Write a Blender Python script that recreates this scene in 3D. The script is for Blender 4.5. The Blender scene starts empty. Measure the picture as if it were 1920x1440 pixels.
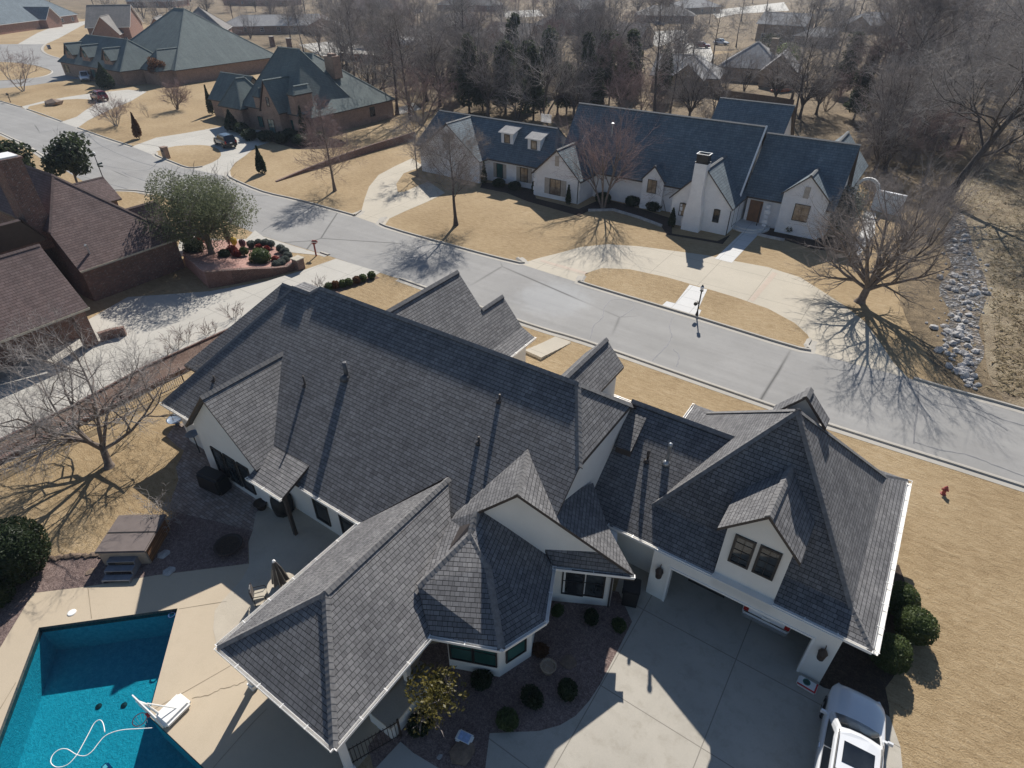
import bpy, bmesh, math, random
from mathutils import Vector, Matrix
R = math.radians
scene = bpy.context.scene
# ---------------------------------------------------------------- camera
CAM_H = 23.0; FPX = 1126.0; PITCH = 0.6186; YAW = -0.597
cam_d = bpy.data.cameras.new('camera'); cam = bpy.data.objects.new('camera', cam_d)
scene.collection.objects.link(cam); scene.camera = cam
cam_d.sensor_width = 36; cam_d.lens = FPX / 1920 * 36; cam_d.clip_start = 0.5; cam_d.clip_end = 4000
_cy, _sy, _cp, _sp = math.cos(YAW), math.sin(YAW), math.cos(PITCH), math.sin(PITCH)
RIGHT = Vector((_cy, -_sy, 0)); FH = Vector((_sy, _cy, 0))
FWD = FH * _cp + Vector((0, 0, -_sp)); DOWN = FWD.cross(RIGHT)
CAM = Vector((0, 0, CAM_H))
_m = Matrix((RIGHT, -DOWN, -FWD)).transposed().to_4x4(); _m.translation = CAM
cam.matrix_world = _m
# ---------------------------------------------------------------- light
SUN_EL = R(38.9); SUN_AZ = Vector((-0.39, 0.9208, 0))      # towards the sun, on the ground plane
SUN = Vector((SUN_AZ.x * math.cos(SUN_EL), SUN_AZ.y * math.cos(SUN_EL), math.sin(SUN_EL))).normalized()
world = bpy.data.worlds.new('World'); scene.world = world; world.use_nodes = True
wn = world.node_tree.nodes; wl = world.node_tree.links
sky = wn.new('ShaderNodeTexSky'); sky.sky_type = 'NISHITA'; sky.sun_disc = False
sky.sun_elevation = SUN_EL; sky.sun_rotation = math.atan2(SUN.x, SUN.y); sky.air_density = 1.0; sky.dust_density = 0.3; sky.ozone_density = 3.0
wl.new(sky.outputs[0], wn['Background'].inputs[0]); wn['Background'].inputs[1].default_value = 0.07
sl = bpy.data.lights.new('sun', 'SUN'); so = bpy.data.objects.new('sun', sl); scene.collection.objects.link(so)
sl.energy = 5.0; sl.angle = R(0.53); sl.color = (1.0, 0.955, 0.89)
so.rotation_euler = (-SUN).to_track_quat('-Z', 'Y').to_euler()
scene.view_settings.view_transform = 'Standard'; scene.view_settings.look = 'None'
scene.view_settings.exposure = 0.3; scene.view_settings.gamma = 1.0
scene.cycles.max_bounces = 6
# ---------------------------------------------------------------- geometry solvers (surveying from the photograph)
def ray(p): return RIGHT * ((p[0] - 960) / FPX) + DOWN * ((p[1] - 720) / FPX) + FWD
def G(p, z=0.0):
    d = ray(p); return CAM + d * ((z - CAM_H) / d.z)
def PX(p, x):
    d = ray(p); return CAM + d * ((x - CAM.x) / d.x)
def PY(p, y):
    d = ray(p); return CAM + d * ((y - CAM.y) / d.y)
def PL(p, o, n):
    d = ray(p); o = Vector(o); n = Vector(n); return CAM + d * ((o - CAM).dot(n) / d.dot(n))
def PP(p, y0, z0, m): return PL(p, (0, y0, z0), (0, -m, 1))       # slope rising to +y
def PPX(p, x0, z0, m): return PL(p, (x0, 0, z0), (-m, 0, 1))      # slope rising to +x
def gxy(p): v = G(p); return (v.x, v.y)
# ---------------------------------------------------------------- object helpers
COL = scene.collection
def tag(o, label=None, cat=None, group=None, kind=None):
    if label: o['label'] = label
    if cat: o['category'] = cat
    if group: o['group'] = group
    if kind: o['kind'] = kind
    return o
def thing(name, label, cat, loc=(0, 0, 0), rz=0.0, group=None):
    o = bpy.data.objects.new(name, None); COL.objects.link(o); o.empty_display_size = 0.3
    o.location = loc; o.rotation_euler = (0, 0, rz)
    return tag(o, label, cat, group)
def origin_of(o):
    v = Vector((0, 0, 0))
    while o is not None: v = v + o.location; o = o.parent
    return v
class MB:
    """collects faces; build() links them as ONE mesh object with a metre-true uv on every face"""
    def __init__(self): self.v = []; self.f = []; self.mi = []
    def poly(self, pts, mi=0):
        b = len(self.v); self.v += [Vector(p) for p in pts]; self.f.append(tuple(range(b, b + len(pts)))); self.mi.append(mi); return self
    def mesh(self, verts, faces, mi=0):
        b = len(self.v); self.v += [Vector(p) for p in verts]
        for f in faces: self.f.append(tuple(i + b for i in f)); self.mi.append(mi)
        return self
    def box(self, c, s, rz=0.0, mi=0, top=1.0, M=None):
        x, y, z = s[0] / 2, s[1] / 2, s[2] / 2; t = top
        pts = [(-x, -y, -z), (x, -y, -z), (x, y, -z), (-x, y, -z), (-x * t, -y * t, z), (x * t, -y * t, z), (x * t, y * t, z), (-x * t, y * t, z)]
        if M is None: M = Matrix.Rotation(rz, 4, 'Z')
        c = Vector(c)
        return self.mesh([c + M @ Vector(p) for p in pts], [(3, 2, 1, 0), (4, 5, 6, 7), (0, 1, 5, 4), (1, 2, 6, 5), (2, 3, 7, 6), (3, 0, 4, 7)], mi)
    def prism(self, pts, z0, z1, mi=0):
        n = len(pts); a = sum(pts[i][0] * pts[(i + 1) % n][1] - pts[(i + 1) % n][0] * pts[i][1] for i in range(n))
        if a < 0: pts = list(pts)[::-1]
        vs = [(p[0], p[1], z0) for p in pts] + [(p[0], p[1], z1) for p in pts]
        fs = [tuple(range(n - 1, -1, -1)), tuple(range(n, 2 * n))] + [(i, (i + 1) % n, n + (i + 1) % n, n + i) for i in range(n)]
        return self.mesh(vs, fs, mi)
    def slab(self, pts, th, mi=0, mis=None):
        """a sloping polygon given a thickness straight down; sides may carry another material"""
        pts = [Vector(p) for p in pts]; n = len(pts); mis = mi if mis is None else mis
        nz = sum((pts[i].x * pts[(i + 1) % n].y - pts[(i + 1) % n].x * pts[i].y) for i in range(n))
        if nz < 0: pts = pts[::-1]
        b = len(self.v); self.v += pts + [p - Vector((0, 0, th)) for p in pts]
        self.f.append(tuple(range(b, b + n))); self.mi.append(mi)
        self.f.append(tuple(range(b + 2 * n - 1, b + n - 1, -1))); self.mi.append(mis)
        for i in range(n):
            j = (i + 1) % n; self.f.append((b + j, b + i, b + n + i, b + n + j)); self.mi.append(mis)
        return self
    def tube(self, path, rad, n=6, mi=0, cap=True):
        path = [Vector(p) for p in path]; k = len(path)
        rs = rad if isinstance(rad, (list, tuple)) else [rad] * k
        vs = []; fs = []; u = None
        for i in range(k):
            t = (path[min(i + 1, k - 1)] - path[max(i - 1, 0)])
            if t.length < 1e-9: t = Vector((0, 0, 1))
            t.normalize()
            if u is None: u = t.orthogonal().normalized()
            else:
                u = u - t * u.dot(t)
                u = u.normalized() if u.length > 1e-6 else t.orthogonal().normalized()
            w = t.cross(u)
            for j in range(n):
                a = 2 * math.pi * j / n; vs.append(path[i] + (u * math.cos(a) + w * math.sin(a)) * rs[i])
        for i in range(k - 1):
            for j in range(n): fs.append((i * n + j, i * n + (j + 1) % n, (i + 1) * n + (j + 1) % n, (i + 1) * n + j))
        if cap: fs.append(tuple(range(n - 1, -1, -1))); fs.append(tuple(range((k - 1) * n, k * n)))
        return self.mesh(vs, fs, mi)
    def lathe(self, c, prof, n=16, mi=0, sy=1.0):
        c = Vector(c); k = len(prof); vs = []; fs = []
        for r, z in prof:
            for j in range(n):
                a = 2 * math.pi * j / n; vs.append(c + Vector((r * math.cos(a), r * math.sin(a) * sy, z)))
        for i in range(k - 1):
            for j in range(n): fs.append((i * n + j, i * n + (j + 1) % n, (i + 1) * n + (j + 1) % n, (i + 1) * n + j))
        fs.append(tuple(range(n - 1, -1, -1))); fs.append(tuple(range((k - 1) * n, k * n)))
        return self.mesh(vs, fs, mi)
    def build(self, name, mats, parent=None, smooth=False, kind=None, uv=True):
        o3 = origin_of(parent); me = bpy.data.meshes.new(name)
        me.from_pydata([tuple(p - o3) for p in self.v], [], self.f)
        mats = mats if isinstance(mats, (list, tuple)) else [mats]
        for m in mats: me.materials.append(m)
        if len(mats) > 1: me.polygons.foreach_set('material_index', self.mi)
        if uv:
            L = me.uv_layers.new(name='UVMap').data; Z = Vector((0, 0, 1))
            for pl in me.polygons:
                nn = pl.normal
                u = Z.cross(nn)
                if u.length < 0.05: u = Vector((1, 0, 0))
                u.normalize(); w = nn.cross(u)
                for li in pl.loop_indices:
                    co = me.vertices[me.loops[li].vertex_index].co + o3; L[li].uv = (co.dot(u), co.dot(w))
        if smooth: me.polygons.foreach_set('use_smooth', [True] * len(me.polygons))
        o = bpy.data.objects.new(name, me); COL.objects.link(o)
        if parent is not None: o.parent = parent
        if kind: o['kind'] = kind
        return o
def copy_tree(o, parent=None):
    c = o.copy(); COL.objects.link(c); c.parent = parent
    for ch in list(o.children): copy_tree(ch, c)
    return c
# ---------------------------------------------------------------- materials
def new_mat(name):
    m = bpy.data.materials.new(name); m.use_nodes = True; nt = m.node_tree
    return m, nt, nt.nodes['Principled BSDF']
def N(nt, t, **k):
    n = nt.nodes.new('ShaderNode' + t)
    for a, v in k.items(): setattr(n, a, v)
    return n
def c4(c): return (c[0], c[1], c[2], 1.0)
def ramp(nt, fac, stops):
    r = N(nt, 'ValToRGB'); e = r.color_ramp.elements
    while len(e) < len(stops): e.new(0.5)
    for i, (p, c) in enumerate(stops): e[i].position = p; e[i].color = c4(c)
    nt.links.new(fac, r.inputs[0]); return r.outputs[0]
def noise(nt, vec, scale, detail=4.0, rough=0.6, dist=0.0):
    n = N(nt, 'TexNoise'); n.inputs['Scale'].default_value = scale; n.inputs['Detail'].default_value = detail
    n.inputs['Roughness'].default_value = rough; n.inputs['Distortion'].default_value = dist
    nt.links.new(vec, n.inputs['Vector']); return n.outputs[0]
def mixc(nt, fac, a, b, mode='MIX'):
    m = N(nt, 'MixRGB', blend_type=mode)
    for s, v in ((0, fac), (1, a), (2, b)):
        if isinstance(v, (int, float)): m.inputs[s].default_value = v
        elif isinstance(v, (tuple, list)): m.inputs[s].default_value = c4(v)
        else: nt.links.new(v, m.inputs[s])
    return m.outputs[0]
def math_n(nt, op, a, b=None, clamp=False):
    m = N(nt, 'Math', operation=op); m.use_clamp = clamp
    for s, v in ((0, a), (1, b)):
        if v is None: continue
        if isinstance(v, (int, float)): m.inputs[s].default_value = v
        else: nt.links.new(v, m.inputs[s])
    return m.outputs[0]
def bump(nt, bsdf, h, dist=0.02, strength=1.0):
    b = N(nt, 'Bump'); b.inputs['Distance'].default_value = dist; b.inputs['Strength'].default_value = strength
    nt.links.new(h, b.inputs['Height']); nt.links.new(b.outputs[0], bsdf.inputs['Normal'])
def wpos(nt): return N(nt, 'NewGeometry').outputs['Position']
def uvc(nt): return N(nt, 'TexCoord').outputs['UV']
def plain(name, col, rough=0.6, metal=0.0, var=0.12, scale=3.0, bmp=0.0, spec=0.5):
    """one colour broken by two sizes of mottling"""
    m, nt, b = new_mat(name); p = N(nt, 'TexCoord').outputs['Object']
    f = noise(nt, p, scale, 6.0, 0.65)
    lo = tuple(c * (1 - var * 1.6) for c in col); hi = tuple(min(1, c * (1 + var * 1.6)) for c in col)
    nt.links.new(ramp(nt, f, [(0.25, lo), (0.75, hi)]), b.inputs['Base Color'])
    b.inputs['Roughness'].default_value = rough; b.inputs['Metallic'].default_value = metal; b.inputs['Specular IOR Level'].default_value = spec
    if bmp: bump(nt, b, noise(nt, p, scale * 12, 5.0, 0.7), bmp)
    return m
def shingle(name, cols, row=0.2, width=0.42, patch=0.35, depth=0.03, line=0.35):
    """laminated roof shingles: staggered tabs of differing tone, each course stepping over the one below"""
    m, nt, b = new_mat(name); uv = uvc(nt)
    def brick(w, off, c1, c2, sq):
        t = N(nt, 'TexBrick'); t.offset = 0.5; t.squash = sq; t.squash_frequency = 3; t.inputs['Scale'].default_value = 1.0
        t.inputs['Brick Width'].default_value = w; t.inputs['Row Height'].default_value = row; t.inputs['Mortar Size'].default_value = 0.012
        t.inputs['Mortar Smooth'].default_value = 0.3; t.inputs['Color1'].default_value = c4(c1); t.inputs['Color2'].default_value = c4(c2)
        t.inputs['Mortar'].default_value = c4(tuple(c * line for c in c1)); t.inputs['Bias'].default_value = 0.0  # dark lines: tab joints, plus the shadow under each course painted into the colour
        mp = N(nt, 'Mapping'); mp.inputs['Location'].default_value = (off, 0, 0); nt.links.new(uv, mp.inputs[0]); nt.links.new(mp.outputs[0], t.inputs['Vector'])
        return t.outputs[0]
    base = mixc(nt, 0.45, brick(width, 0, cols[0], cols[1], 1.3), brick(width * 0.63, 0.21, cols[1], cols[2], 0.8))
    f = noise(nt, uv, patch, 4.0, 0.6)
    base = mixc(nt, 0.55, base, ramp(nt, f, [(0.3, (0.72, 0.72, 0.74)), (0.7, (1.22, 1.2, 1.17))]), 'MULTIPLY')
    base = mixc(nt, 0.5, base, ramp(nt, noise(nt, uv, 45.0, 2.0, 0.7), [(0.3, (0.7, 0.7, 0.7)), (0.7, (1.3, 1.3, 1.3))]), 'MULTIPLY')
    mp = N(nt, 'Mapping'); mp.inputs['Scale'].default_value = (1.6, 0.22, 1); nt.links.new(uv, mp.inputs[0])
    base = mixc(nt, 0.55, base, ramp(nt, noise(nt, mp.outputs[0], 1.0, 5.0, 0.65), [(0.3, (0.74, 0.74, 0.75)), (0.55, (1.0, 1.0, 1.0)), (0.75, (1.28, 1.26, 1.22))]), 'MULTIPLY')
    nt.links.new(base, b.inputs['Base Color']); b.inputs['Roughness'].default_value = 0.88; b.inputs['Specular IOR Level'].default_value = 0.3
    sep = N(nt, 'SeparateXYZ'); nt.links.new(uv, sep.inputs[0])
    fr = math_n(nt, 'FRACT', math_n(nt, 'DIVIDE', sep.outputs[1], row)); h = math_n(nt, 'SUBTRACT', 1.0, fr)
    bw = N(nt, 'RGBToBW'); nt.links.new(base, bw.inputs[0])
    h = math_n(nt, 'ADD', h, math_n(nt, 'MULTIPLY', bw.outputs[0], 1.5))
    bump(nt, b, h, depth)
    return m
def bricks(name, c1, c2, mortar, w=0.23, h=0.08, ms=0.012, spots=None, mott=0.6):
    m, nt, b = new_mat(name); uv = uvc(nt)
    t = N(nt, 'TexBrick'); t.offset = 0.5; t.inputs['Scale'].default_value = 1.0; t.inputs['Brick Width'].default_value = w; t.inputs['Row Height'].default_value = h
    t.inputs['Mortar Size'].default_value = ms; t.inputs['Color1'].default_value = c4(c1); t.inputs['Color2'].default_value = c4(c2); t.inputs['Mortar'].default_value = c4(mortar)
    nt.links.new(uv, t.inputs['Vector']); col = t.outputs[0]
    col = mixc(nt, mott, col, ramp(nt, noise(nt, uv, 1.3, 5.0, 0.7), [(0.3, (0.62, 0.6, 0.6)), (0.72, (1.35, 1.3, 1.25))]), 'MULTIPLY')
    if spots: col = mixc(nt, ramp(nt, noise(nt, uv, 5.5, 3.0, 0.7), [(0.58, (0, 0, 0)), (0.64, (1, 1, 1))]), col, spots)
    nt.links.new(col, b.inputs['Base Color']); b.inputs['Roughness'].default_value = 0.9; bump(nt, b, t.outputs[1], -0.008)
    return m
def ground_mat(name, stops, s1=0.15, s2=2.5, s3=22.0, rough=0.95, bmp=0.03, streak=None, w2=0.5, w3=0.5):
    """turf, mulch, gravel: three sizes of noise in world metres"""
    m, nt, b = new_mat(name); p = wpos(nt)
    if streak:
        mp = N(nt, 'Mapping'); mp.inputs['Scale'].default_value = streak; nt.links.new(p, mp.inputs[0]); p2 = mp.outputs[0]
    else: p2 = p
    a = noise(nt, p, s1, 5.0, 0.6); c = noise(nt, p2, s2, 6.0, 0.72, 0.4); d = noise(nt, p, s3, 3.0, 0.75)
    f = math_n(nt, 'ADD', math_n(nt, 'MULTIPLY', a, 1 - w2 * 0.5 - w3 * 0.35), math_n(nt, 'ADD', math_n(nt, 'MULTIPLY', c, w2 * 0.5), math_n(nt, 'MULTIPLY', d, w3 * 0.35)))
    nt.links.new(ramp(nt, f, stops), b.inputs['Base Color']); b.inputs['Roughness'].default_value = rough; b.inputs['Specular IOR Level'].default_value = 0.2
    bump(nt, b, math_n(nt, 'ADD', c, d), bmp); return m
def paving(name, col, var=0.1, joint=None, stain=0.25, rough=0.85, crack=0.0, tint=(0.7, 0.68, 0.64), speck=0.12, bleach=False):
    """concrete or worn asphalt: blotches, aggregate speckle, optional hairline joints and tar-sealed cracks"""
    m, nt, b = new_mat(name); p = wpos(nt)
    a = noise(nt, p, 0.22, 6.0, 0.65); c = noise(nt, p, 1.7, 5.0, 0.7); s = noise(nt, p, 55.0, 2.0, 0.8)
    lo = tuple(x * (1 - var) for x in col); hi = tuple(min(1, x * (1 + var)) for x in col)
    k = ramp(nt, a, [(0.3, lo), (0.7, hi)])
    k = mixc(nt, ramp(nt, c, [(0.5, (0, 0, 0)), (0.8, (stain,) * 3)]), k, tuple(x * t for x, t in zip(col, tint)))
    k = mixc(nt, speck * 3, k, ramp(nt, s, [(0.3, (0.75,) * 3), (0.7, (1.25,) * 3)]), 'MULTIPLY')
    if bleach:
        q = G((1038, 560)); dv = N(nt, 'VectorMath', operation='DISTANCE'); dv.inputs[1].default_value = (q.x, q.y, 0); nt.links.new(p, dv.inputs[0])
        f = math_n(nt, 'SUBTRACT', math_n(nt, 'ADD', 1.15, math_n(nt, 'MULTIPLY', noise(nt, p, 0.7, 5.0, 0.65, 1.2), 2.2)), math_n(nt, 'MULTIPLY', dv.outputs[1], 0.62), True)
        k = mixc(nt, math_n(nt, 'MULTIPLY', f, 0.35), k, (0.42, 0.43, 0.435))
        mp = N(nt, 'Mapping'); mp.inputs['Scale'].default_value = (0.03, 1.4, 1); nt.links.new(p, mp.inputs[0])
        k = mixc(nt, 0.5, k, ramp(nt, noise(nt, mp.outputs[0], 1.0, 4.0, 0.6), [(0.3, (0.86, 0.86, 0.86)), (0.7, (1.12, 1.12, 1.11))]), 'MULTIPLY')
    if crack:
        def crackmask(scale, th, seedoff):
            v = N(nt, 'TexVoronoi', feature='DISTANCE_TO_EDGE'); v.inputs['Scale'].default_value = scale
            mp = N(nt, 'Mapping'); mp.inputs['Location'].default_value = (seedoff, seedoff * 2, 0); nt.links.new(p, mp.inputs[0])
            wob = mixc(nt, 0.09, mp.outputs[0], N(nt, 'TexNoise').outputs[1], 'ADD')
            nt.links.new(wob, v.inputs['Vector']); return ramp(nt, v.outputs['Distance'], [(0.0, (1, 1, 1)), (th, (0, 0, 0))])
        gate = ramp(nt, noise(nt, p, 0.05, 2.0, 0.5), [(0.47, (0, 0, 0)), (0.53, (1, 1, 1))])
        k = mixc(nt, mixc(nt, 1.0, crackmask(crack, 0.006, 3.0), gate, 'MULTIPLY'), k, tuple(x * 0.3 for x in col))
    if joint:
        t = N(nt, 'TexBrick'); t.offset = 0.0; t.inputs['Scale'].default_value = 1.0; t.inputs['Brick Width'].default_value = joint; t.inputs['Row Height'].default_value = joint
        t.inputs['Mortar Size'].default_value = 0.018; t.inputs['Mortar Smooth'].default_value = 0.0; nt.links.new(p, t.inputs['Vector'])
        k = mixc(nt, t.outputs[1], k, tuple(x * 0.55 for x in col))
    nt.links.new(k, b.inputs['Base Color']); b.inputs['Roughness'].default_value = rough; b.inputs['Specular IOR Level'].default_value = 0.25
    bump(nt, b, s, 0.004); return m
def translucent(nt, b, k):
    """thin blades and leaves let some of the sun through"""
    t = N(nt, 'BsdfTranslucent'); nt.links.new(b.inputs['Base Color'].links[0].from_socket, t.inputs[0]); mx = N(nt, 'MixShader'); mx.inputs[0].default_value = k
    nt.links.new(b.outputs[0], mx.inputs[1]); nt.links.new(t.outputs[0], mx.inputs[2]); nt.links.new(mx.outputs[0], nt.nodes['Material Output'].inputs[0])
def leafmat(name, c1, c2, rough=0.55, spec=0.35):
    m, nt, b = new_mat(name); p = wpos(nt)
    f = math_n(nt, 'ADD', math_n(nt, 'MULTIPLY', noise(nt, p, 1.3, 3.0), 0.5), math_n(nt, 'MULTIPLY', noise(nt, p, 9.0, 2.0), 0.5))
    nt.links.new(ramp(nt, f, [(0.35, c1), (0.65, c2)]), b.inputs['Base Color']); b.inputs['Roughness'].default_value = rough; b.inputs['Specular IOR Level'].default_value = spec
    translucent(nt, b, 0.4); return m
def glassy(name, c1, c2, scale=0.6, rough=0.04, spec=0.8):
    """a window pane seen from outside in daylight: dark room behind, glossy face"""
    m, nt, b = new_mat(name); p = N(nt, 'TexCoord').outputs['Object']
    nt.links.new(ramp(nt, noise(nt, p, scale, 2.0), [(0.4, c1), (0.62, c2)]), b.inputs['Base Color']); b.inputs['Roughness'].default_value = rough; b.inputs['Specular IOR Level'].default_value = spec
    return m
M = {}
M['roof'] = shingle('charcoal_shingle', [(0.088, 0.086, 0.09), (0.19, 0.186, 0.186), (0.325, 0.318, 0.316)], row=0.175, width=0.36, depth=0.045, line=0.22)
M['roof_cap'] = plain('charcoal_cap', (0.185, 0.178, 0.174), 0.9, var=0.25, scale=6, bmp=0.004)
M['roof_blue'] = shingle('slate_blue_shingle', [(0.095, 0.125, 0.15), (0.14, 0.18, 0.205), (0.22, 0.26, 0.28)], row=0.26, width=0.5, depth=0.04, line=.4)
M['roof_green'] = shingle('green_grey_shingle', [(0.12, 0.155, 0.155), (0.15, 0.185, 0.18), (0.19, 0.22, 0.21)], row=0.24, width=0.5, depth=0.012, line=0.55)
M['roof_brown'] = shingle('brown_shingle', [(0.10, 0.068, 0.062), (0.17, 0.12, 0.112), (0.225, 0.17, 0.158)], row=0.2, width=0.45, depth=0.03)
M['roof_grey'] = shingle('pale_grey_shingle', [(0.24, 0.24, 0.245), (0.31, 0.305, 0.30), (0.38, 0.37, 0.36)], row=0.3, width=0.6, depth=0.01, line=0.6)
M['roof_tan'] = shingle('tan_grey_shingle', [(0.17, 0.16, 0.15), (0.22, 0.205, 0.19), (0.28, 0.26, 0.24)], row=0.3, width=0.6, depth=0.01, line=0.6)
M['fascia'] = plain('dark_brown_fascia', (0.06, 0.048, 0.042), 0.6)
M['stucco'] = plain('cream_stucco', (0.75, 0.735, 0.69), 0.9, var=0.04, scale=0.8, bmp=0.003)
M['white_brick'] = bricks('white_painted_brick', (0.86, 0.875, 0.89), (0.83, 0.84, 0.85), (0.79, 0.80, 0.81), mott=.22)
M['white'] = plain('white_paint', (0.8, 0.79, 0.76), 0.5, var=0.04)
M['gutter'] = plain('white_gutter_metal', (0.82, 0.80, 0.76), 0.35, var=0.05, spec=0.6)
M['red_brick'] = bricks('red_brown_brick', (0.20, 0.085, 0.062), (0.10, 0.052, 0.045), (0.24, 0.20, 0.17), spots=(0.30, 0.25, 0.22))
M['orange_brick'] = bricks('rusty_brick', (0.30, 0.13, 0.085), (0.22, 0.10, 0.07), (0.32, 0.27, 0.22))
M['pink_brick'] = bricks('pinkish_brown_brick', (0.34, 0.21, 0.155), (0.22, 0.135, 0.105), (0.38, 0.32, 0.26))
M['tan_stone'] = bricks('tan_stone', (0.40, 0.31, 0.22), (0.30, 0.23, 0.17), (0.42, 0.36, 0.29), w=0.45, h=0.2)
M['frame'] = plain('dark_bronze_frame', (0.022, 0.02, 0.02), 0.4)
M['shutter'] = plain('greige_shutter', (0.42, 0.38, 0.33), 0.6)
M['fence_wood'] = bricks('weathered_fence_boards', (0.20, 0.145, 0.10), (0.15, 0.11, 0.08), (0.07, 0.05, 0.04), w=0.14, h=3.0)
M['pane'] = glassy('dark_window_pane', (0.012, 0.016, 0.02), (0.06, 0.07, 0.075), 1.1)
M['pane_teal'] = glassy('teal_blind_pane', (0.02, 0.07, 0.065), (0.04, 0.12, 0.11))
M['pane_warm'] = glassy('curtained_window_pane', (0.16, 0.12, 0.09), (0.32, 0.26, 0.19), 1.5)
M['wood_door'] = plain('brown_wood_door', (0.20, 0.095, 0.045), 0.5, var=0.2, scale=2)
M['steel'] = plain('galvanised_steel', (0.42, 0.43, 0.44), 0.4, 0.6)
M['dull_steel'] = plain('weathered_steel', (0.10, 0.10, 0.105), 0.5, 0.3)
M['deck_joint'] = plain('deck_joint', (0.24, 0.19, 0.13), 0.9)
M['black'] = plain('black_vinyl', (0.012, 0.012, 0.013), 0.55)
M['iron'] = plain('black_iron', (0.018, 0.017, 0.016), 0.5)
M['rust_iron'] = plain('rust_brown_iron', (0.045, 0.03, 0.022), 0.7)
M['lawn'] = ground_mat('dormant_lawn', [(0.36, (0.19, 0.13, 0.07)), (0.45, (0.31, 0.22, 0.12)), (0.53, (0.40, 0.295, 0.17)), (0.60, (0.45, 0.345, 0.22)), (0.68, (0.50, 0.405, 0.29))], 0.09, 2.6, 14.0, bmp=0.05, streak=(0.6, 1.5, 1), w2=0.7, w3=1.0)
M['woods_floor'] = ground_mat('leaf_litter', [(0.36, (0.075, 0.055, 0.035)), (0.46, (0.16, 0.12, 0.075)), (0.55, (0.26, 0.195, 0.12)), (0.66, (0.36, 0.285, 0.18))], 0.12, 1.2, 9.0, bmp=0.12, w2=0.8, w3=0.9)
M['dry_brush'] = ground_mat('dry_creek_grass', [(0.36, (0.14, 0.105, 0.07)), (0.45, (0.27, 0.21, 0.14)), (0.53, (0.38, 0.31, 0.21)), (0.60, (0.44, 0.38, 0.27)), (0.68, (0.24, 0.25, 0.13))], 0.15, 1.0, 8.0, bmp=0.2, w2=0.8, w3=0.9)
M['gravel'] = ground_mat('brown_gravel', [(0.34, (0.07, 0.05, 0.045)), (0.48, (0.19, 0.135, 0.12)), (0.6, (0.34, 0.26, 0.23)), (0.7, (0.5, 0.44, 0.41))], 0.3, 6.0, 20.0, bmp=0.05, w2=0.7, w3=1.3)
M['mulch'] = ground_mat('dark_mulch', [(0.36, (0.03, 0.022, 0.017)), (0.5, (0.07, 0.05, 0.038)), (0.66, (0.14, 0.10, 0.075))], 0.4, 4.0, 16.0, bmp=0.06, w2=0.7, w3=1.2)
M['red_mulch'] = ground_mat('red_mulch', [(0.36, (0.08, 0.052, 0.04)), (0.5, (0.165, 0.11, 0.085)), (0.66, (0.34, 0.26, 0.21))], 0.4, 4.0, 16.0, bmp=0.06, w2=0.7, w3=1.2)
M['pink_gravel'] = ground_mat('pink_gravel', [(0.36, (0.22, 0.11, 0.09)), (0.5, (0.42, 0.25, 0.21)), (0.66, (0.6, 0.43, 0.37))], 0.4, 4.0, 16.0, bmp=0.05, w2=0.7, w3=1.2)
M['road'] = paving('street_concrete', (0.295, 0.286, 0.272), 0.10, stain=0.28, crack=0.055, speck=0.12, bleach=True)
M['concrete'] = paving('pale_concrete', (0.47, 0.445, 0.395), 0.08, joint=3.6, stain=0.2)
M['concrete_tan'] = paving('tan_concrete', (0.48, 0.43, 0.345), 0.07, joint=4.4, stain=0.22)
M['concrete_white'] = paving('white_concrete', (0.62, 0.61, 0.585), 0.05, joint=1.5, stain=0.1)
M['deck'] = paving('buff_pool_deck', (0.50, 0.415, 0.305), 0.05, stain=0.2, speck=0.08)
M['patio'] = paving('exposed_aggregate', (0.50, 0.44, 0.35), 0.12, stain=0.4, speck=0.3)
M['drive'] = paving('broom_concrete', (0.44, 0.405, 0.345), 0.13, joint=4.0, stain=0.7)
M['kerb'] = paving('kerb_concrete', (0.42, 0.39, 0.34), 0.1, stain=0.4)
M['pavers'] = bricks('grey_brown_pavers', (0.26, 0.20, 0.17), (0.40, 0.34, 0.30), (0.14, 0.12, 0.10), w=0.3, h=0.16, ms=0.012)
M['rock'] = plain('pale_limestone', (0.46, 0.44, 0.42), 0.9, var=0.25, scale=2.0, bmp=0.03)
M['rock_brown'] = plain('brown_sandstone', (0.23, 0.165, 0.12), 0.9, var=0.25, scale=2.0, bmp=0.03)
M['bark'] = plain('grey_brown_bark', (0.18, 0.145, 0.122), 0.95, var=0.3, scale=5, bmp=0.02)
M['bark_dark'] = plain('dark_bark', (0.085, 0.07, 0.062), 0.95, var=0.3, scale=5, bmp=0.02)
M['bark_pale'] = plain('pale_sycamore_bark', (0.40, 0.365, 0.33), 0.95, var=0.3, scale=4, bmp=0.02)
M['twig'] = plain('brown_twigs', (0.235, 0.205, 0.19), 0.95, var=0.25, scale=1)
M['twig_red'] = plain('reddish_twigs', (0.25, 0.175, 0.165), 0.95, var=0.25, scale=1)
M['twig_grey'] = plain('grey_twigs', (0.33, 0.30, 0.28), 0.95, var=0.25, scale=1)
M['oak_leaf'] = leafmat('live_oak_leaves', (0.10, 0.12, 0.065), (0.22, 0.235, 0.14), .8, .1)
M['magnolia_leaf'] = leafmat('magnolia_leaves', (0.022, 0.036, 0.016), (0.07, 0.085, 0.04), 0.45, 0.3)
M['cedar_leaf'] = leafmat('cedar_foliage', (0.034, 0.046, 0.026), (0.085, 0.098, 0.058), 0.8, 0.15)
M['conifer_leaf'] = leafmat('conifer_needles', (0.02, 0.036, 0.024), (0.05, 0.075, 0.045), 0.7, 0.2)
M['brown_leaf'] = leafmat('rusty_foliage', (0.10, 0.045, 0.024), (0.19, 0.10, 0.05), 0.8, 0.2)
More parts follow.
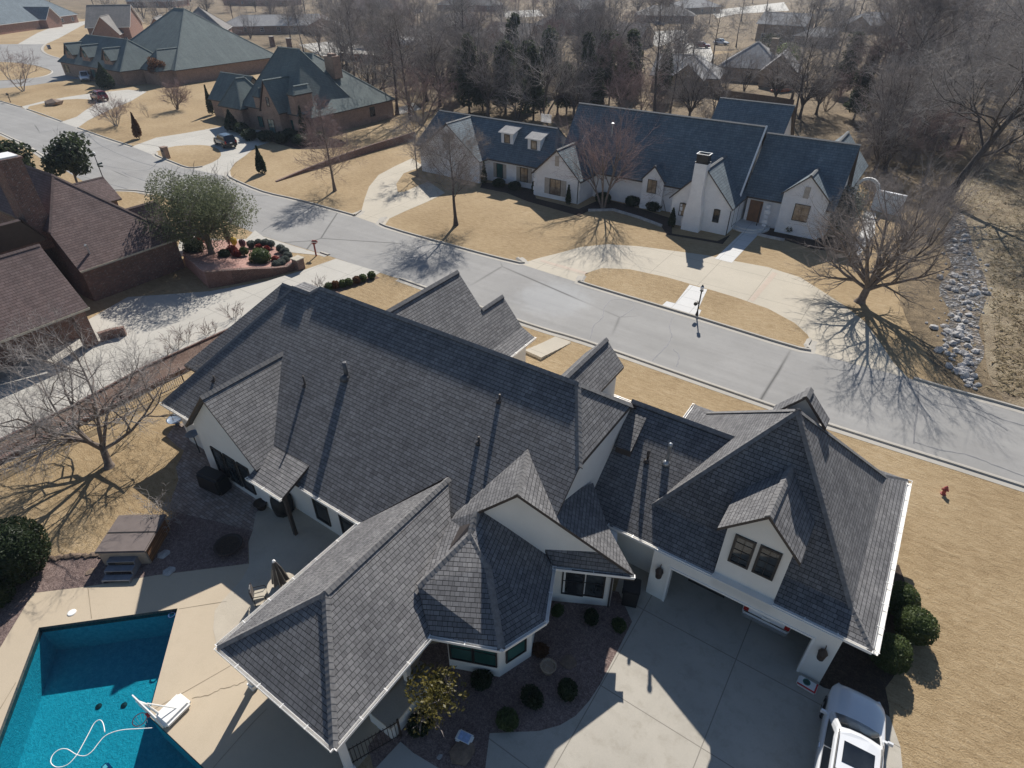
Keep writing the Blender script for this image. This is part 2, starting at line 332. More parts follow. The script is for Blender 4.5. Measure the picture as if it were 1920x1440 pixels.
M['box_leaf'] = leafmat('boxwood_leaves', (0.04, 0.062, 0.02), (0.12, 0.155, 0.055), 0.5, 0.25)
M['holly_leaf'] = leafmat('holly_leaves', (0.018, 0.032, 0.014), (0.055, 0.078, 0.034), 0.5, 0.25)
M['yellow_leaf'] = leafmat('yellow_green_leaves', (0.075, 0.075, 0.02), (0.21, 0.17, 0.04), 0.5, 0.4)
M['grey_leaf'] = leafmat('silver_green_foliage', (0.085, 0.10, 0.085), (0.19, 0.21, 0.185), 0.7, 0.2)
M['red_leaf'] = leafmat('red_foliage', (0.16, 0.022, 0.02), (0.30, 0.05, 0.035), 0.6, 0.3)
M['lime_leaf'] = leafmat('bright_green_foliage', (0.10, 0.16, 0.04), (0.20, 0.27, 0.08), 0.6, 0.3)
m, nt, b = new_mat('riprap'); p = wpos(nt)
v = N(nt, 'TexVoronoi'); v.inputs['Scale'].default_value = 2.6; nt.links.new(mixc(nt, 0.25, p, N(nt, 'TexNoise').outputs[1], 'ADD'), v.inputs['Vector']); v2 = N(nt, 'TexVoronoi'); v2.inputs['Scale'].default_value = 6.5; nt.links.new(p, v2.inputs['Vector'])
hgt_ = math_n(nt, 'ADD', v.outputs['Distance'], math_n(nt, 'MULTIPLY', v2.outputs['Distance'], 0.6)); bw = N(nt, 'RGBToBW'); nt.links.new(v.outputs['Color'], bw.inputs[0])
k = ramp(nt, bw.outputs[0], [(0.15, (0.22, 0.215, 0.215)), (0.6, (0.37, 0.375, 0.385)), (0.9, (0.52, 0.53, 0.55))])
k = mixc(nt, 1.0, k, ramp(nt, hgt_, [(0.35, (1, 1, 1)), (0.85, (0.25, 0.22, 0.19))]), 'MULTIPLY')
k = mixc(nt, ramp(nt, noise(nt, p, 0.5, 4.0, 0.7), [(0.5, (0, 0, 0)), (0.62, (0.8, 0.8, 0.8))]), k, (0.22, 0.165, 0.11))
nt.links.new(k, b.inputs['Base Color']); b.inputs['Roughness'].default_value = 0.9; bump(nt, b, hgt_, -0.22); M['riprap'] = m
# ================================================================ THE SETTING
from mathutils.geometry import tessellate_polygon
def smooth_path(pts, k=4, closed=True):
    n = len(pts); out = []
    for i in range(n if closed else n - 1):
        a, b, c, d = (pts[(i + j) % n] if closed else pts[max(0, min(n - 1, i + j))] for j in (-1, 0, 1, 2))
        for s in range(k):
            t = s / k; out.append(tuple(0.5 * (2 * b[q] + (c[q] - a[q]) * t + (2 * a[q] - 5 * b[q] + 4 * c[q] - d[q]) * t * t + (3 * b[q] - a[q] - 3 * c[q] + d[q]) * t ** 3) for q in (0, 1)))
    if not closed: out.append(tuple(pts[-1][:2]))
    return out
def flat(name, pts, level, m, holes=(), zf=None):
    z = 0.004 * level; loops = [[Vector((p[0], p[1], 0)) for p in l] for l in [pts] + list(holes)]
    allv = [v for l in loops for v in l]; mb = MB(); tris = []
    for t in tessellate_polygon(loops):
        a, b, c = (allv[i] for i in t)
        tris.append(t if (b - a).cross(c - a).z > 0 else t[::-1])
    mb.mesh([(v.x, v.y, z) for v in allv], tris); return mb.build(name, m, kind='structure')
def sheet(name, px, level, m, sm=0, holes=()):
    pts = [gxy(p) for p in px]
    if sm: pts = smooth_path(pts, sm)
    return flat(name, pts, level, m, holes)
POOL = [gxy(p) for p in ((73, 1177), (333, 1141), (279, 1342), (372, 1430))]
e_ = Vector(POOL[3]) - Vector(POOL[2]); POOL.append(tuple(Vector(POOL[3]) + e_ * 0.3)); POOL.append((-15.6, -2.6))
w_ = Vector(gxy((0, 1370))) - Vector(POOL[0]); POOL.append(tuple(Vector(POOL[0]) + w_ * 1.9))
big = 1500
flat('ground', [(-big, -60), (big, -60), (big, big), (-big, big)], 0, M['lawn'], [POOL])
# --- woodland floor and creek side
sheet('woods_floor', [(560, 178), (700, 182), (765, 200), (800, 204), (880, 222), (1000, 232), (1085, 246), (1250, 262), (1440, 290), (1560, 330), (1630, 352), (1690, 385), (1694, 420), (1688, 480), (1684, 540), (1700, 600), (1735, 660), (1790, 728), (1930, 772), (2300, 880), (2600, 700), (2500, 120), (1900, 12), (1640, 20), (1400, 95), (1250, 100), (1000, 105), (760, 120), (640, 130)], 1, M['woods_floor'], 2)
sheet('woods_floor', [(395, 108), (560, 120), (640, 130), (760, 118), (1000, 104), (1250, 99), (1400, 94), (1640, 18), (1900, 10), (2400, 0), (2400, -55), (-200, -55), (-100, 20), (180, 36), (330, 44)], 2, M['woods_floor'])
sheet('creek_bank', [(1770, 370), (1800, 480), (1840, 590), (1850, 690), (1880, 745), (1930, 765), (2300, 860), (2500, 600), (2200, 330), (1950, 290), (1830, 310)], 2, M['dry_brush'], 3)
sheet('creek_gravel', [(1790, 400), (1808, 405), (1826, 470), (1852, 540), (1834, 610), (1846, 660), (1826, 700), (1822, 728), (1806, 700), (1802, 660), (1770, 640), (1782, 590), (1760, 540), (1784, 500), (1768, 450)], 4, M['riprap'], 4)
# --- street
road_far = [(4000, 1400), (2300, 885), (1920, 770), (1800, 737), (1700, 708), (1505, 656), (1300, 594), (1090, 531), (975, 495), (850, 462), (720, 425), (655, 402), (560, 376), (493, 360), (440, 338), (425, 330), (353, 315), (293, 292), (247, 275), (145, 240), (115, 228), (50, 205), (0, 190), (-220, 124)]
road_near = [(-420, 132), (-200, 186), (0, 250), (95, 304), (140, 330), (175, 352), (213, 357), (293, 364), (330, 380), (420, 414), (493, 443), (617, 480), (745, 522), (985, 607), (1097, 641), (1330, 722), (1560, 800), (1920, 914), (2300, 1045), (4000, 1631)]
sheet('road', road_far + road_near, 2, M['road'])
sheet('side_street', [(-60, 83), (0, 83), (85, 82), (80, 97), (100, 107), (160, 119), (178, 152), (140, 148), (60, 160), (-20, 168), (-300, 200), (-300, 120)], 2, M['road'])
sheet('lawn_island', [(-80, 122), (0, 116), (60, 122), (95, 133), (82, 143), (40, 149), (-30, 153), (-120, 155)], 4, M['lawn'], 3)
kerbs = []
def kerb(px, m='kerb', h=0.13, side=1, gut=0.45, sm=3, closed=False):
    pts = [Vector(gxy(p)) for p in px]; pts = [Vector(p) for p in smooth_path([tuple(p) for p in pts], sm, closed)]
    nrm = []
    for i in range(len(pts)):
        t = (pts[min(i + 1, len(pts) - 1)] - pts[max(i - 1, 0)]).normalized(); nrm.append(Vector((-t.y, t.x)) * side)
    prof = [(-gut, 0.013), (-0.02, 0.012), (0.0, h), (0.16, h), (0.34, 0.002)]
    vs = []; fs = []; k = len(prof)
    for p, n in zip(pts, nrm):
        for d, z in prof: q = p + n * d; vs.append((q.x, q.y, z))
    for i in range(len(pts) - 1):
        for j in range(k - 1):
            f = (i * k + j, i * k + j + 1, (i + 1) * k + j + 1, (i + 1) * k + j); fs.append(f if side < 0 else f[::-1])
    mb = MB(); mb.mesh(vs, fs); kerbs.append(mb.build('kerb', M[m], kind='structure'))
kerb([(4000, 1400), (2300, 885), (1920, 770), (1800, 737), (1712, 711)], side=-1)
kerb([(1521, 638), (1515, 648), (1500, 655), (1300, 594), (1100, 534), (1089, 527), (1093, 518)], side=-1)
kerb([(972, 484), (975, 494), (850, 462), (722, 425), (716, 415), (722, 408)], side=-1)
kerb([(678, 396), (666, 404), (655, 402), (560, 376), (493, 360), (440, 338), (428, 330), (427, 322)], side=-1)
kerb([(380, 313), (353, 315), (322, 304), (293, 292), (293, 287)], side=-1)
kerb([(247, 275), (195, 258), (145, 240)], side=-1)
kerb([(115, 228), (82, 216), (50, 205)], side=-1)
kerb([(40, 201), (0, 190), (-220, 124)], side=-1)
kerb([(4000, 1631), (2300, 1045), (1920, 914), (1560, 800), (1330, 722), (1097, 641), (985, 607), (748, 523)], side=-1, h=0.10)
kerb([(615, 479), (600, 474)], side=-1, h=0.1)
kerb([(95, 304), (0, 250), (-200, 186)], side=-1, h=0.1)
kerb([(293, 364), (255, 358), (213, 357), (205, 362)], side=-1, h=0.1)
kerb([(85, 82), (78, 92), (86, 101), (110, 109), (160, 119)], side=-1, h=0.1, sm=4)
kerb([(-30, 153), (40, 149), (82, 143), (96, 133), (62, 122)], side=-1, h=0.1, sm=4)
# tar-sealed cracks that the photograph shows across the street
def seam(name, px, w, m, level=3, sm=5, wob=0.04):
    pts = [Vector(p) for p in smooth_path([gxy(p) for p in px], sm, False)]; vs = []; fs = []; rnd = random.Random(len(px))
    for i, p in enumerate(pts):
        t = (pts[min(i + 1, len(pts) - 1)] - pts[max(i - 1, 0)]).normalized(); n = Vector((-t.y, t.x)); ww = w * rnd.uniform(0.6, 1.3); o = n * rnd.uniform(-wob, wob)
        vs += [(*(p + o - n * ww), 0.004 * level), (*(p + o + n * ww), 0.004 * level)]
    for i in range(len(pts) - 1): fs.append((2 * i, 2 * i + 1, 2 * i + 3, 2 * i + 2)[::-1])
    return MB().mesh(vs, fs).build(name, m, kind='structure')
M['tar'] = plain('tar_seal', (0.135, 0.135, 0.14), 0.7, var=0.2)
for px in ([(1107, 636), (1113, 612), (1130, 595), (1134, 576), (1150, 562), (1185, 566), (1186, 580), (1165, 594)], [(1224, 677), (1250, 648), (1259, 632), (1256, 615), (1262, 594)], [(1268, 688), (1273, 668), (1262, 655)], [(1712, 832), (1718, 778), (1722, 748), (1716, 715)],
           [(1715, 830), (1760, 843), (1820, 855), (1870, 875), (1950, 905)], [(1790, 745), (1840, 770), (1890, 790), (1950, 805)], [(1760, 757), (1830, 775), (1890, 808)], [(160, 245), (185, 270), (250, 300), (330, 322), (380, 340)], [(170, 280), (240, 268), (300, 275)], [(190, 310), (270, 320), (300, 300)],
           [(230, 322), (240, 328), (275, 340), (300, 345)], [(490, 435), (505, 425), (540, 410), (560, 405)], [(30, 255), (90, 246), (120, 240)], [(150, 330), (230, 352), (300, 375)]):
    seam('road_crack', px, 0.05, M['tar'])
# --- drives and walks across the street
sheet('driveway', [(975, 495), (1010, 484), (1050, 474), (1090, 463), (1140, 458), (1200, 462), (1260, 470), (1320, 478), (1380, 490), (1440, 501), (1500, 520), (1540, 545), (1580, 571), (1620, 602), (1650, 642), (1675, 680), (1703, 709), (1505, 657), (1300, 595), (1090, 532)], 3, M['concrete_tan'])
sheet('lawn_island', [(1090, 527), (1098, 513), (1128, 503), (1180, 505), (1250, 520), (1330, 543), (1380, 558), (1440, 579), (1490, 606), (1514, 628), (1520, 641), (1508, 655), (1300, 592)], 5, M['lawn'])
M['exposed_band'] = paving('rust_exposed_band', (0.50, 0.41, 0.33), 0.1, stain=0.3, speck=0.3)
sheet('driveway_band', [(1404, 562), (1413, 566), (1458, 513), (1449, 510)], 5, M['exposed_band'])
sheet('driveway_band', [(1012, 490), (1016, 487), (1105, 512), (1096, 515)], 5, M['exposed_band'])
sheet('footpath', [(1408, 420), (1436, 425), (1372, 493), (1340, 485)], 5, M['concrete_white'])
sheet('footpath', [(1293, 534), (1326, 543), (1309, 580), (1315, 582), (1308, 596), (1240, 574), (1250, 565), (1266, 569)], 6, M['concrete_white'])
sheet('driveway', [(655, 402), (678, 394), (684, 372), (692, 350), (710, 328), (740, 312), (772, 297), (795, 312), (757, 325), (743, 345), (746, 361), (760, 359), (803, 340), (835, 362), (800, 379), (760, 396), (730, 410), (720, 425)], 3, M['concrete_tan'])
sheet('driveway', [(247, 275), (293, 258), (345, 250), (395, 241), (425, 236), (500, 246), (520, 262), (480, 275), (460, 292), (440, 306), (425, 331), (353, 316), (293, 293)], 3, M['concrete'])
sheet('lawn_island', [(293, 291), (302, 281), (330, 274), (375, 272), (402, 276), (414, 286), (410, 298), (382, 311), (353, 314)], 5, M['lawn'], 2)
sheet('driveway', [(40, 200), (80, 190), (130, 181), (180, 174), (240, 168), (275, 172), (245, 190), (205, 206), (165, 226), (145, 240), (115, 229), (50, 206)], 3, M['concrete'])
sheet('lawn_island', [(50, 205), (75, 195), (120, 187), (165, 186), (180, 193), (160, 207), (120, 227)], 5, M['lawn'], 2)
sheet('driveway', [(33, 83), (70, 62), (112, 45), (175, 38), (150, 50), (110, 72), (85, 83)], 3, M['concrete'])
sheet('driveway', [(165, 88), (230, 78), (300, 70), (300, 80), (180, 95)], 3, M['concrete'])
sheet('back_driveway', [(740, 205), (775, 192), (790, 205), (745, 215)], 3, M['concrete'])
sheet('garden_path', [(1620, 395), (1642, 400), (1640, 440), (1610, 480), (1590, 478), (1615, 430)], 4, M['concrete_white'])
sheet('planting_bed', [(905, 342), (1000, 352), (1005, 372), (1085, 392), (1130, 372), (1180, 385), (1260, 410), (1260, 438), (1345, 452), (1370, 440), (1355, 458), (1250, 440), (1240, 424), (1150, 394), (1105, 395), (1085, 405), (990, 378), (950, 362), (900, 352)], 3, M['mulch'])
sheet('planting_bed', [(1420, 425), (1520, 436), (1600, 455), (1580, 475), (1520, 466), (1470, 450), (1420, 440)], 3, M['mulch'])
sheet('planting_bed', [(530, 235), (570, 250), (640, 262), (640, 275), (560, 280), (500, 262), (470, 255), (490, 245)], 4, M['mulch'], 2)
# --- left neighbour
sheet('driveway', [(714, 511), (630, 485), (565, 508), (500, 527), (395, 546), (330, 551), (240, 557), (168, 598), (100, 640), (0, 690), (-150, 760), (-150, 900), (0, 830), (133, 766), (273, 690), (423, 621), (545, 566), (640, 529), (704, 516)], 3, M['concrete'])
sheet('planting_bed', [(545, 567), (640, 530), (704, 517), (712, 521), (640, 547), (560, 588)], 2, M['red_mulch'])
sheet('driveway', [(478, 432), (494, 444), (612, 480), (560, 475), (470, 464), (425, 464), (400, 480), (330, 480), (340, 440), (420, 450), (462, 448)], 4, M['concrete'])
sheet('planting_bed', [(-150, 902), (0, 832), (133, 768), (273, 692), (423, 623), (545, 569), (560, 585), (440, 640), (345, 693), (140, 797), (0, 862), (-150, 930)], 2, M['red_mulch'])
# --- the near garden
for px in ([(0, 1330), (30, 1280)], [(285, 1332), (360, 1290), (440, 1244)], [(425, 1128), (385, 1134), (336, 1142)], [(165, 1101), (172, 1160)], [(500, 1330), (470, 1360), (400, 1440)]): seam('deck_joint', px, 0.01, M['deck_joint'], 4, 2, 0.0)
seam('deck_crack', [(360, 1311), (390, 1303), (420, 1290), (450, 1283), (465, 1275)], 0.012, M['deck_joint'], 4, 5)
DECK = [(0, 1215), (62, 1112), (163, 1100), (290, 1079), (466, 1057), (470, 1063), (560, 1030), (840, 1080), (830, 1250), (760, 1330), (720, 1380), (620, 1500), (300, 1700), (-500, 1700), (-500, 1400), (-120, 1300)]
flat('pool_deck', [gxy(p) for p in DECK], 2, M['deck'], [POOL])
sheet('patio', [(503, 936), (480, 960), (474, 995), (466, 1017), (467, 1048), (467, 1062), (454, 1086), (417, 1127), (403, 1145), (400, 1180), (408, 1216), (520, 1160), (760, 960), (640, 900)], 4, M['patio'])
sheet('gravel_bed', [(62, 1112), (163, 1100), (290, 1079), (466, 1057), (466, 1017), (474, 995), (400, 975), (330, 960), (300, 1000), (200, 1042), (75, 1048), (30, 1080), (-40, 1100), (-160, 1250), (-100, 1290), (0, 1215)], 3, M['gravel'])
sheet('paver_patio', [(372, 792), (330, 795), (312, 818), (333, 838), (345, 845), (340, 858), (330, 876), (335, 900), (322, 935), (318, 958), (400, 977), (474, 996), (480, 962), (520, 930), (470, 880)], 5, M['pavers'])
sheet('driveway', [(1145, 1138), (1150, 1142), (1183, 1165), (1160, 1215), (1127, 1278), (1105, 1312), (1080, 1340), (1050, 1358), (1010, 1369), (918, 1373), (910, 1382), (905, 1470), (900, 1700), (1660, 1700), (1692, 1440), (1688, 1400), (1668, 1345), (1620, 1310), (1545, 1290), (1500, 1262), (1370, 1120), (1180, 1020)], 3, M['drive'])
sheet('planting_bed', [(1030, 1090), (1160, 1110), (1185, 1166), (1160, 1216), (1127, 1280), (1105, 1314), (1080, 1342), (1050, 1360), (1010, 1371), (918, 1375), (905, 1480), (820, 1470), (750, 1420), (700, 1440), (690, 1400), (740, 1330), (800, 1210), (940, 1180)], 4, M['gravel'])
sheet('footpath', [(690, 1480), (705, 1440), (751, 1391), (775, 1412), (830, 1445), (870, 1500), (760, 1600)], 5, M['concrete'])
sheet('planting_bed', [(1500, 1270), (1545, 1290), (1600, 1330), (1668, 1345), (1660, 1290), (1690, 1240), (1700, 1100), (1660, 1050), (1560, 1180)], 2, M['mulch'], 2)
# front steps and walk on the street side
sheet('front_walk', [(983, 659), (1013, 673), (1071, 641), (1041, 631)], 3, M['concrete_tan'])
mb = MB()
a0, a1, b0, b1 = (Vector(gxy(p)) for p in ((984, 661), (1015, 675), (1041, 633), (1071, 643)))
for i in range(6):
    t = i / 6; l = a0.lerp(b0, t); r = a1.lerp(b1, t); l2 = a0.lerp(b0, t + 0.16); r2 = a1.lerp(b1, t + 0.16)
    mb.prism([l, r, r2, l2], 0.0, 0.03 + 0.035 * (5 - i))
mb.build('front_steps', M['concrete_tan'], kind='structure')
# pool: basin, coping, water
wat, nt, b = new_mat('pool_water'); p = wpos(nt)
b.inputs['Base Color'].default_value = (0.55, 0.93, 0.97, 1); b.inputs['Roughness'].default_value = 0.03; b.inputs['IOR'].default_value = 1.33; b.inputs['Transmission Weight'].default_value = 1.0
bump(nt, b, noise(nt, p, 7.0, 3.0, 0.6, 0.6), 0.004)
lt = N(nt, 'BsdfTransparent'); lt.inputs[0].default_value = (0.34, 0.69, 0.77, 1); gl = N(nt, 'BsdfGlossy'); gl.inputs['Roughness'].default_value = 0.03
fr = N(nt, 'LayerWeight'); mx = N(nt, 'MixShader'); nt.links.new(math_n(nt, 'ADD', 0.02, math_n(nt, 'MULTIPLY', math_n(nt, 'POWER', fr.outputs['Facing'], 4.0), 0.8), True), mx.inputs[0]); nt.links.new(lt.outputs[0], mx.inputs[1]); nt.links.new(gl.outputs[0], mx.inputs[2])
bp = [n for n in nt.nodes if n.type == 'BUMP'][0]; nt.links.new(bp.outputs[0], gl.inputs['Normal']); nt.links.new(bp.outputs[0], fr.inputs['Normal'])
nt.links.new(mx.outputs[0], nt.nodes['Material Output'].inputs[0])
M['plaster'] = ground_mat('teal_pool_plaster', [(0.35, (0.04, 0.36, 0.43)), (0.5, (0.065, 0.47, 0.54)), (0.62, (0.12, 0.58, 0.64))], 0.25, 5.0, 14.0, bmp=0.05, w2=1.0, w3=1.0)
M['pool_tile'] = bricks('dark_waterline_tile', (0.03, 0.06, 0.08), (0.09, 0.10, 0.09), (0.12, 0.12, 0.11), w=0.15, h=0.15)
n = len(POOL); mb = MB(); dz = -1.75
ar = sum(POOL[i][0] * POOL[(i + 1) % n][1] - POOL[(i + 1) % n][0] * POOL[i][1] for i in range(n)); PO = POOL if ar > 0 else POOL[::-1]
for i in range(n):
    a, c = PO[i], PO[(i + 1) % n]; mb.poly([(*c, -0.35), (*a, -0.35), (*a, dz), (*c, dz)], 0); mb.poly([(*c, 0.012), (*a, 0.012), (*a, -0.35), (*c, -0.35)], 1)
for t in tessellate_polygon([[Vector((*p, 0)) for p in PO]]):
    a, c, d = (Vector((*PO[i], dz)) for i in t)
    mb.poly([a, c, d] if (c - a).cross(d - a).z > 0 else [a, d, c], 0)
mb.build('pool_basin', [M['plaster'], M['pool_tile']], kind='structure')
mb = MB()
for t in tessellate_polygon([[Vector((*p, 0)) for p in PO]]):
    a, c, d = (Vector((*PO[i], -0.14)) for i in t)
    mb.poly([a, c, d] if (c - a).cross(d - a).z > 0 else [a, d, c], 0)
mb.build('water', wat, kind='structure')
# ================================================================ THE NEAR HOUSE
class Lines:
    """several runs of one trim, each built as a part of its own"""
    def __init__(self): self.l = []
    def new(self): self.l.append(MB()); return self.l[-1]
    def build(self, name, m, parent):
        for b in self.l: b.build(name, m, parent)
def cap(mb, p, q, drop=0.12, w=0.15, step=0.2, lift=0.03):
    """folded cap shingles laid one over the next along a ridge or hip, starting from the lower end"""
    p, q = Vector(p), Vector(q)
    if isinstance(mb, Lines): mb = mb.new()
    if p.z > q.z: p, q = q, p
    d = q - p; L = d.length; t = d.normalized(); s = Vector((-t.y, t.x, 0)).normalized(); n = max(1, int(L / step)); k = L / n
    for i in range(n):
        a = p + t * (k * i); b = p + t * (k * (i + 1) + 0.04); ua, ub = lift + 0.014, lift
        A = [a + s * w + Vector((0, 0, ua - drop)), a + Vector((0, 0, ua)), a - s * w + Vector((0, 0, ua - drop))]
        B = [b + s * w + Vector((0, 0, ub - drop)), b + Vector((0, 0, ub)), b - s * w + Vector((0, 0, ub - drop))]
        dn = Vector((0, 0, -ua - 0.02))
        mb.mesh(A + B + [x + dn for x in (A[0], A[1], A[2])], [(0, 1, 4, 3), (1, 2, 5, 4), (1, 0, 6, 7), (2, 1, 7, 8)])
def gutter(mb, p, q, w=0.12, h=0.11, out=None, br=1.1):
    """open box gutter with its hangers"""
    p, q = Vector(p), Vector(q); t = (q - p).normalized(); s = Vector((t.y, -t.x, 0)).normalized()
    if isinstance(mb, Lines): mb = mb.new()
    if out is not None and s.dot(Vector((*out, 0))) < 0: s = -s
    z = Vector((0, 0, 1)); L = (q - p).length
    for off, sw, zz, hh in ((0.008, 0.012, -h / 2, h), (w, 0.014, -h / 2 + 0.01, h + 0.02), (w / 2, w, -h, 0.012)):
        c = (p + q) / 2 + s * off + z * zz
        Mx = Matrix((t, s, t.cross(s))).transposed().to_4x4(); mb.box(c, (L, sw, hh), M=Mx)
    k = int(L / br)
    for i in range(k + 1):
        c = p + t * (L * i / max(1, k)) + s * (w / 2) + z * 0.012
        mb.box(c, (0.035, w + 0.05, 0.02), M=Matrix((t, s, t.cross(s))).transposed().to_4x4())
def window(root, c, n, w, h, fm='frame', pm='pane', nx=1, ny=1, bar=0.035, fr=0.06, shutters=None, arch=False):
    """frame standing proud of the wall, the pane set back inside it; c is the centre on the wall"""
    c = Vector(c); n = Vector((n[0], n[1], 0)).normalized(); u = Vector((-n.y, n.x, 0)); z = Vector((0, 0, 1))
    Mx = Matrix((u, n, u.cross(n))).transposed().to_4x4(); Mx2 = Matrix((u, n, z)).transposed().to_4x4()
    mb = MB()
    for du, dz, sw, sh in ((-w / 2 + fr / 2, 0, fr, h), (w / 2 - fr / 2, 0, fr, h), (0, h / 2 - fr / 2, w - 2 * fr, fr), (0, -h / 2 + fr / 2, w - 2 * fr, fr)):
        mb.box(c + u * du + z * dz + n * 0.02, (sw, 0.10, sh), M=Mx2)
    for i in range(1, nx): mb.box(c + u * (-w / 2 + w * i / nx) + n * 0.015, (bar, 0.07, h - 2 * fr), M=Mx2)
    for i in range(1, ny): mb.box(c + z * (-h / 2 + h * i / ny) + n * 0.012, (w - 2 * fr, 0.06, bar), M=Mx2)
    if arch: 
        for i in range(5): mb.box(c + u * (-w / 2 + w * (i + .5) / 5) + z * (h / 2 + 0.05 * (1 - ((i - 2) / 2.2) ** 2)) + n * 0.02, (w / 5, 0.10, 0.10), M=Mx2)
    wi = mb.build('window', M[fm], root)
    pb = MB(); a, b_ = w / 2 - fr * 0.8, h / 2 - fr * 0.8
    pb.poly([c + u * x + z * y + n * 0.022 for x, y in ((a, -b_), (-a, -b_), (-a, b_), (a, b_))]); pb.build('pane', M[pm], wi)
    if shutters:
        for s in (-1, 1):
            sb = MB(); sw = w * 0.46; cc = c + u * s * (w / 2 + sw / 2 + 0.03)
            sb.box(cc + n * 0.02, (sw, 0.05, h), M=Mx2)
            for k in range(3): sb.box(cc + n * 0.055 + u * (-sw / 3 + sw / 3 * k), (sw * 0.28, 0.022, h - 0.1), M=Mx2)
            sb.build('shutter', M[shutters], root)
    return wi
def winpx(root, wp, n, quad, **k):
    P = [PL(q, (wp[0], wp[1], 0), (n[0], n[1], 0)) for q in quad]; u = Vector((-n[1], n[0], 0)).normalized()
    c = sum(P, Vector()) / 4; us = sorted((p - c).dot(u) for p in P); zs = sorted(p.z for p in P)
    return window(root, c, n, (us[2] + us[3] - us[0] - us[1]) / 2, (zs[2] + zs[3] - zs[0] - zs[1]) / 2, **k)
ZE = 2.9; PM = 0.82; TH = 0.16
H1 = thing('house', 'large cream stucco house with steep charcoal shingle roofs, nearest to the viewer', 'house', (-12, 16, 0))
rf = MB(); cp = Lines(); gt = Lines(); wl_ = MB()
def mf(p): return PP(p, 11.0, ZE, PM)
def ev(p, z=ZE): return G(p, z)
def roofp(*pts): rf.slab(pts, TH, 0, 1)
V = Vector
# --- main block
rR = mf((1083, 718)); yr, zr = rR.y, rR.z
rL = mf((604, 531)); rL = V((rL.x, yr, zr))
wR0 = mf((578, 550)); wR1 = mf((548.5, 538)); wz = (wR0.z + wR1.z) / 2; wy = 11 + (wz - ZE) / PM
wR0 = V((wR0.x, wy, wz)); wR1 = V((wR1.x, wy, wz))
jA = mf((1085, 875)); rk = mf((1053, 948)); xw = (jA.x + rk.x) / 2; jA.x = xw; rk.x = xw
sw_ = V((ev((302, 755)).x, 11.0, ZE)); eR = V((ev((677, 978.5)).x, 11.0, ZE)); yb = 2 * yr - 11.0
jB = V((xw, 2 * yr - jA.y, jA.z))
fV1 = mf((990, 860)); fV2 = mf((845, 975)); fV3 = mf((1041, 974)); pV = mf((840, 893))
roofp(sw_, eR, pV, fV2, fV1, fV3, rk, jA, rR, rL, wR0, wR1)
wyb = 2 * yr - wy
roofp(V((sw_.x, yb, ZE)), V((wR1.x, wyb, wz)), V((wR0.x, wyb, wz)), rL, rR, jB, V((xw, yb, ZE)))
roofp(wR1, wR0, V((wR0.x, wyb, wz)), V((wR1.x, wyb, wz)))
roofp(rL, V((wR0.x, wyb, wz)), wR0)
roofp(rR, jA, jB)
roofp(sw_, wR1, V((wR1.x, wyb, wz)), V((sw_.x, yb, ZE)))
cap(cp, rL, rR, 0.13, lift=0.07); cap(cp, jA, rR); cap(cp, jB, rR); cap(cp, sw_, wR1, 0.09); cap(cp, wR1, wR0, 0.13, lift=0.08); cap(cp, wR0, rL, 0.1)
# rear lower wing at the west end
w2 = V((ev((340, 687)).x, 13.85, ZE)); r2 = PP((529.6, 531), 13.85, ZE, PM)
roofp(w2, V((-24, 13.85, ZE)), V((-24, r2.y, r2.z)), r2); roofp(r2, V((-24, r2.y, r2.z)), V((-24, 2 * r2.y - 13.85, ZE)), V((w2.x, 2 * r2.y - 13.85, ZE)))
roofp(w2, r2, V((w2.x, 2 * r2.y - 13.85, ZE))); cap(cp, r2, V((-24, r2.y, r2.z)), 0.13)
wl_.prism([(w2.x + .45, 14.2), (-25, 14.2), (-25, 22.6), (w2.x + .45, 22.6)], -0.1, 2.8)
# body walls and the cream gable end over the link roof
wl_.prism([(sw_.x + .45, 11.45), (-8.0, 11.45), (-8.0, yb - .5), (sw_.x + .45, yb - .5)], -0.1, 2.78)
d_ = 0.2
xg = xw - 0.22
def mz(y): return min(ZE + PM * (y - 11.0), ZE + PM * (2 * yr - 11 - y), jA.z + (0.0)) - d_
ys = [14.0, jA.y, jB.y, 2 * yr - 12.6]
gw = [(xg, ys[0], 2.5), (xg, ys[3], 2.5), (xg, ys[3], mz(ys[3])), (xg, ys[2], jA.z - d_), (xg, ys[1], jA.z - d_), (xg, ys[0], mz(ys[0]))]
wl_.mesh([V(p) for p in gw] + [V(p) - V((0.2, 0, 0)) for p in gw], [(0, 1, 2, 3, 4, 5), (11, 10, 9, 8, 7, 6)] + [(i, 6 + i, 6 + (i + 1) % 6, (i + 1) % 6) for i in range(6)])
# --- south-west gable (the one over three tall windows) and its lean-to corner
lgR = mf((527, 660)); lgP = PX((375, 745), lgR.x); lgP.z = lgR.z
lgP = G((375, 745), lgR.z); lgR2 = V((lgP.x, lgR.y, lgR.z)); lgV = mf((513, 838)); sl_ = (lgR.z - lgV.z) / (lgV.x - lgP.x)
nR = V((sl_, 0, 1)); nL = V((-sl_, 0, 1))
rkR = PL((478, 884), lgP, nR); rkL = PL((346, 798), lgP, nL); rkR.y = lgP.y; rkL.y = lgP.y
roofp(lgP, rkR, V((rkR.x, lgV.y - .3, rkR.z)), lgV, V((lgV.x - .5, lgV.y + 2.5, lgR.z - sl_ * (lgV.x - .5 - lgP.x))), lgR2 + V((0, 1.2, 0)))
roofp(lgP, lgR2 + V((0, 1.2, 0)), V((rkL.x, 12.0, rkL.z)), rkL)
cap(cp, lgP, lgR2, 0.16, lift=0.06)
yg = lgP.y + 0.3; gx0, gx1 = rkL.x + 0.35, rkR.x - 0.2
zl = lgR.z - sl_ * (lgP.x - gx0) - .2; zr_ = lgR.z - sl_ * (gx1 - lgP.x) - .2
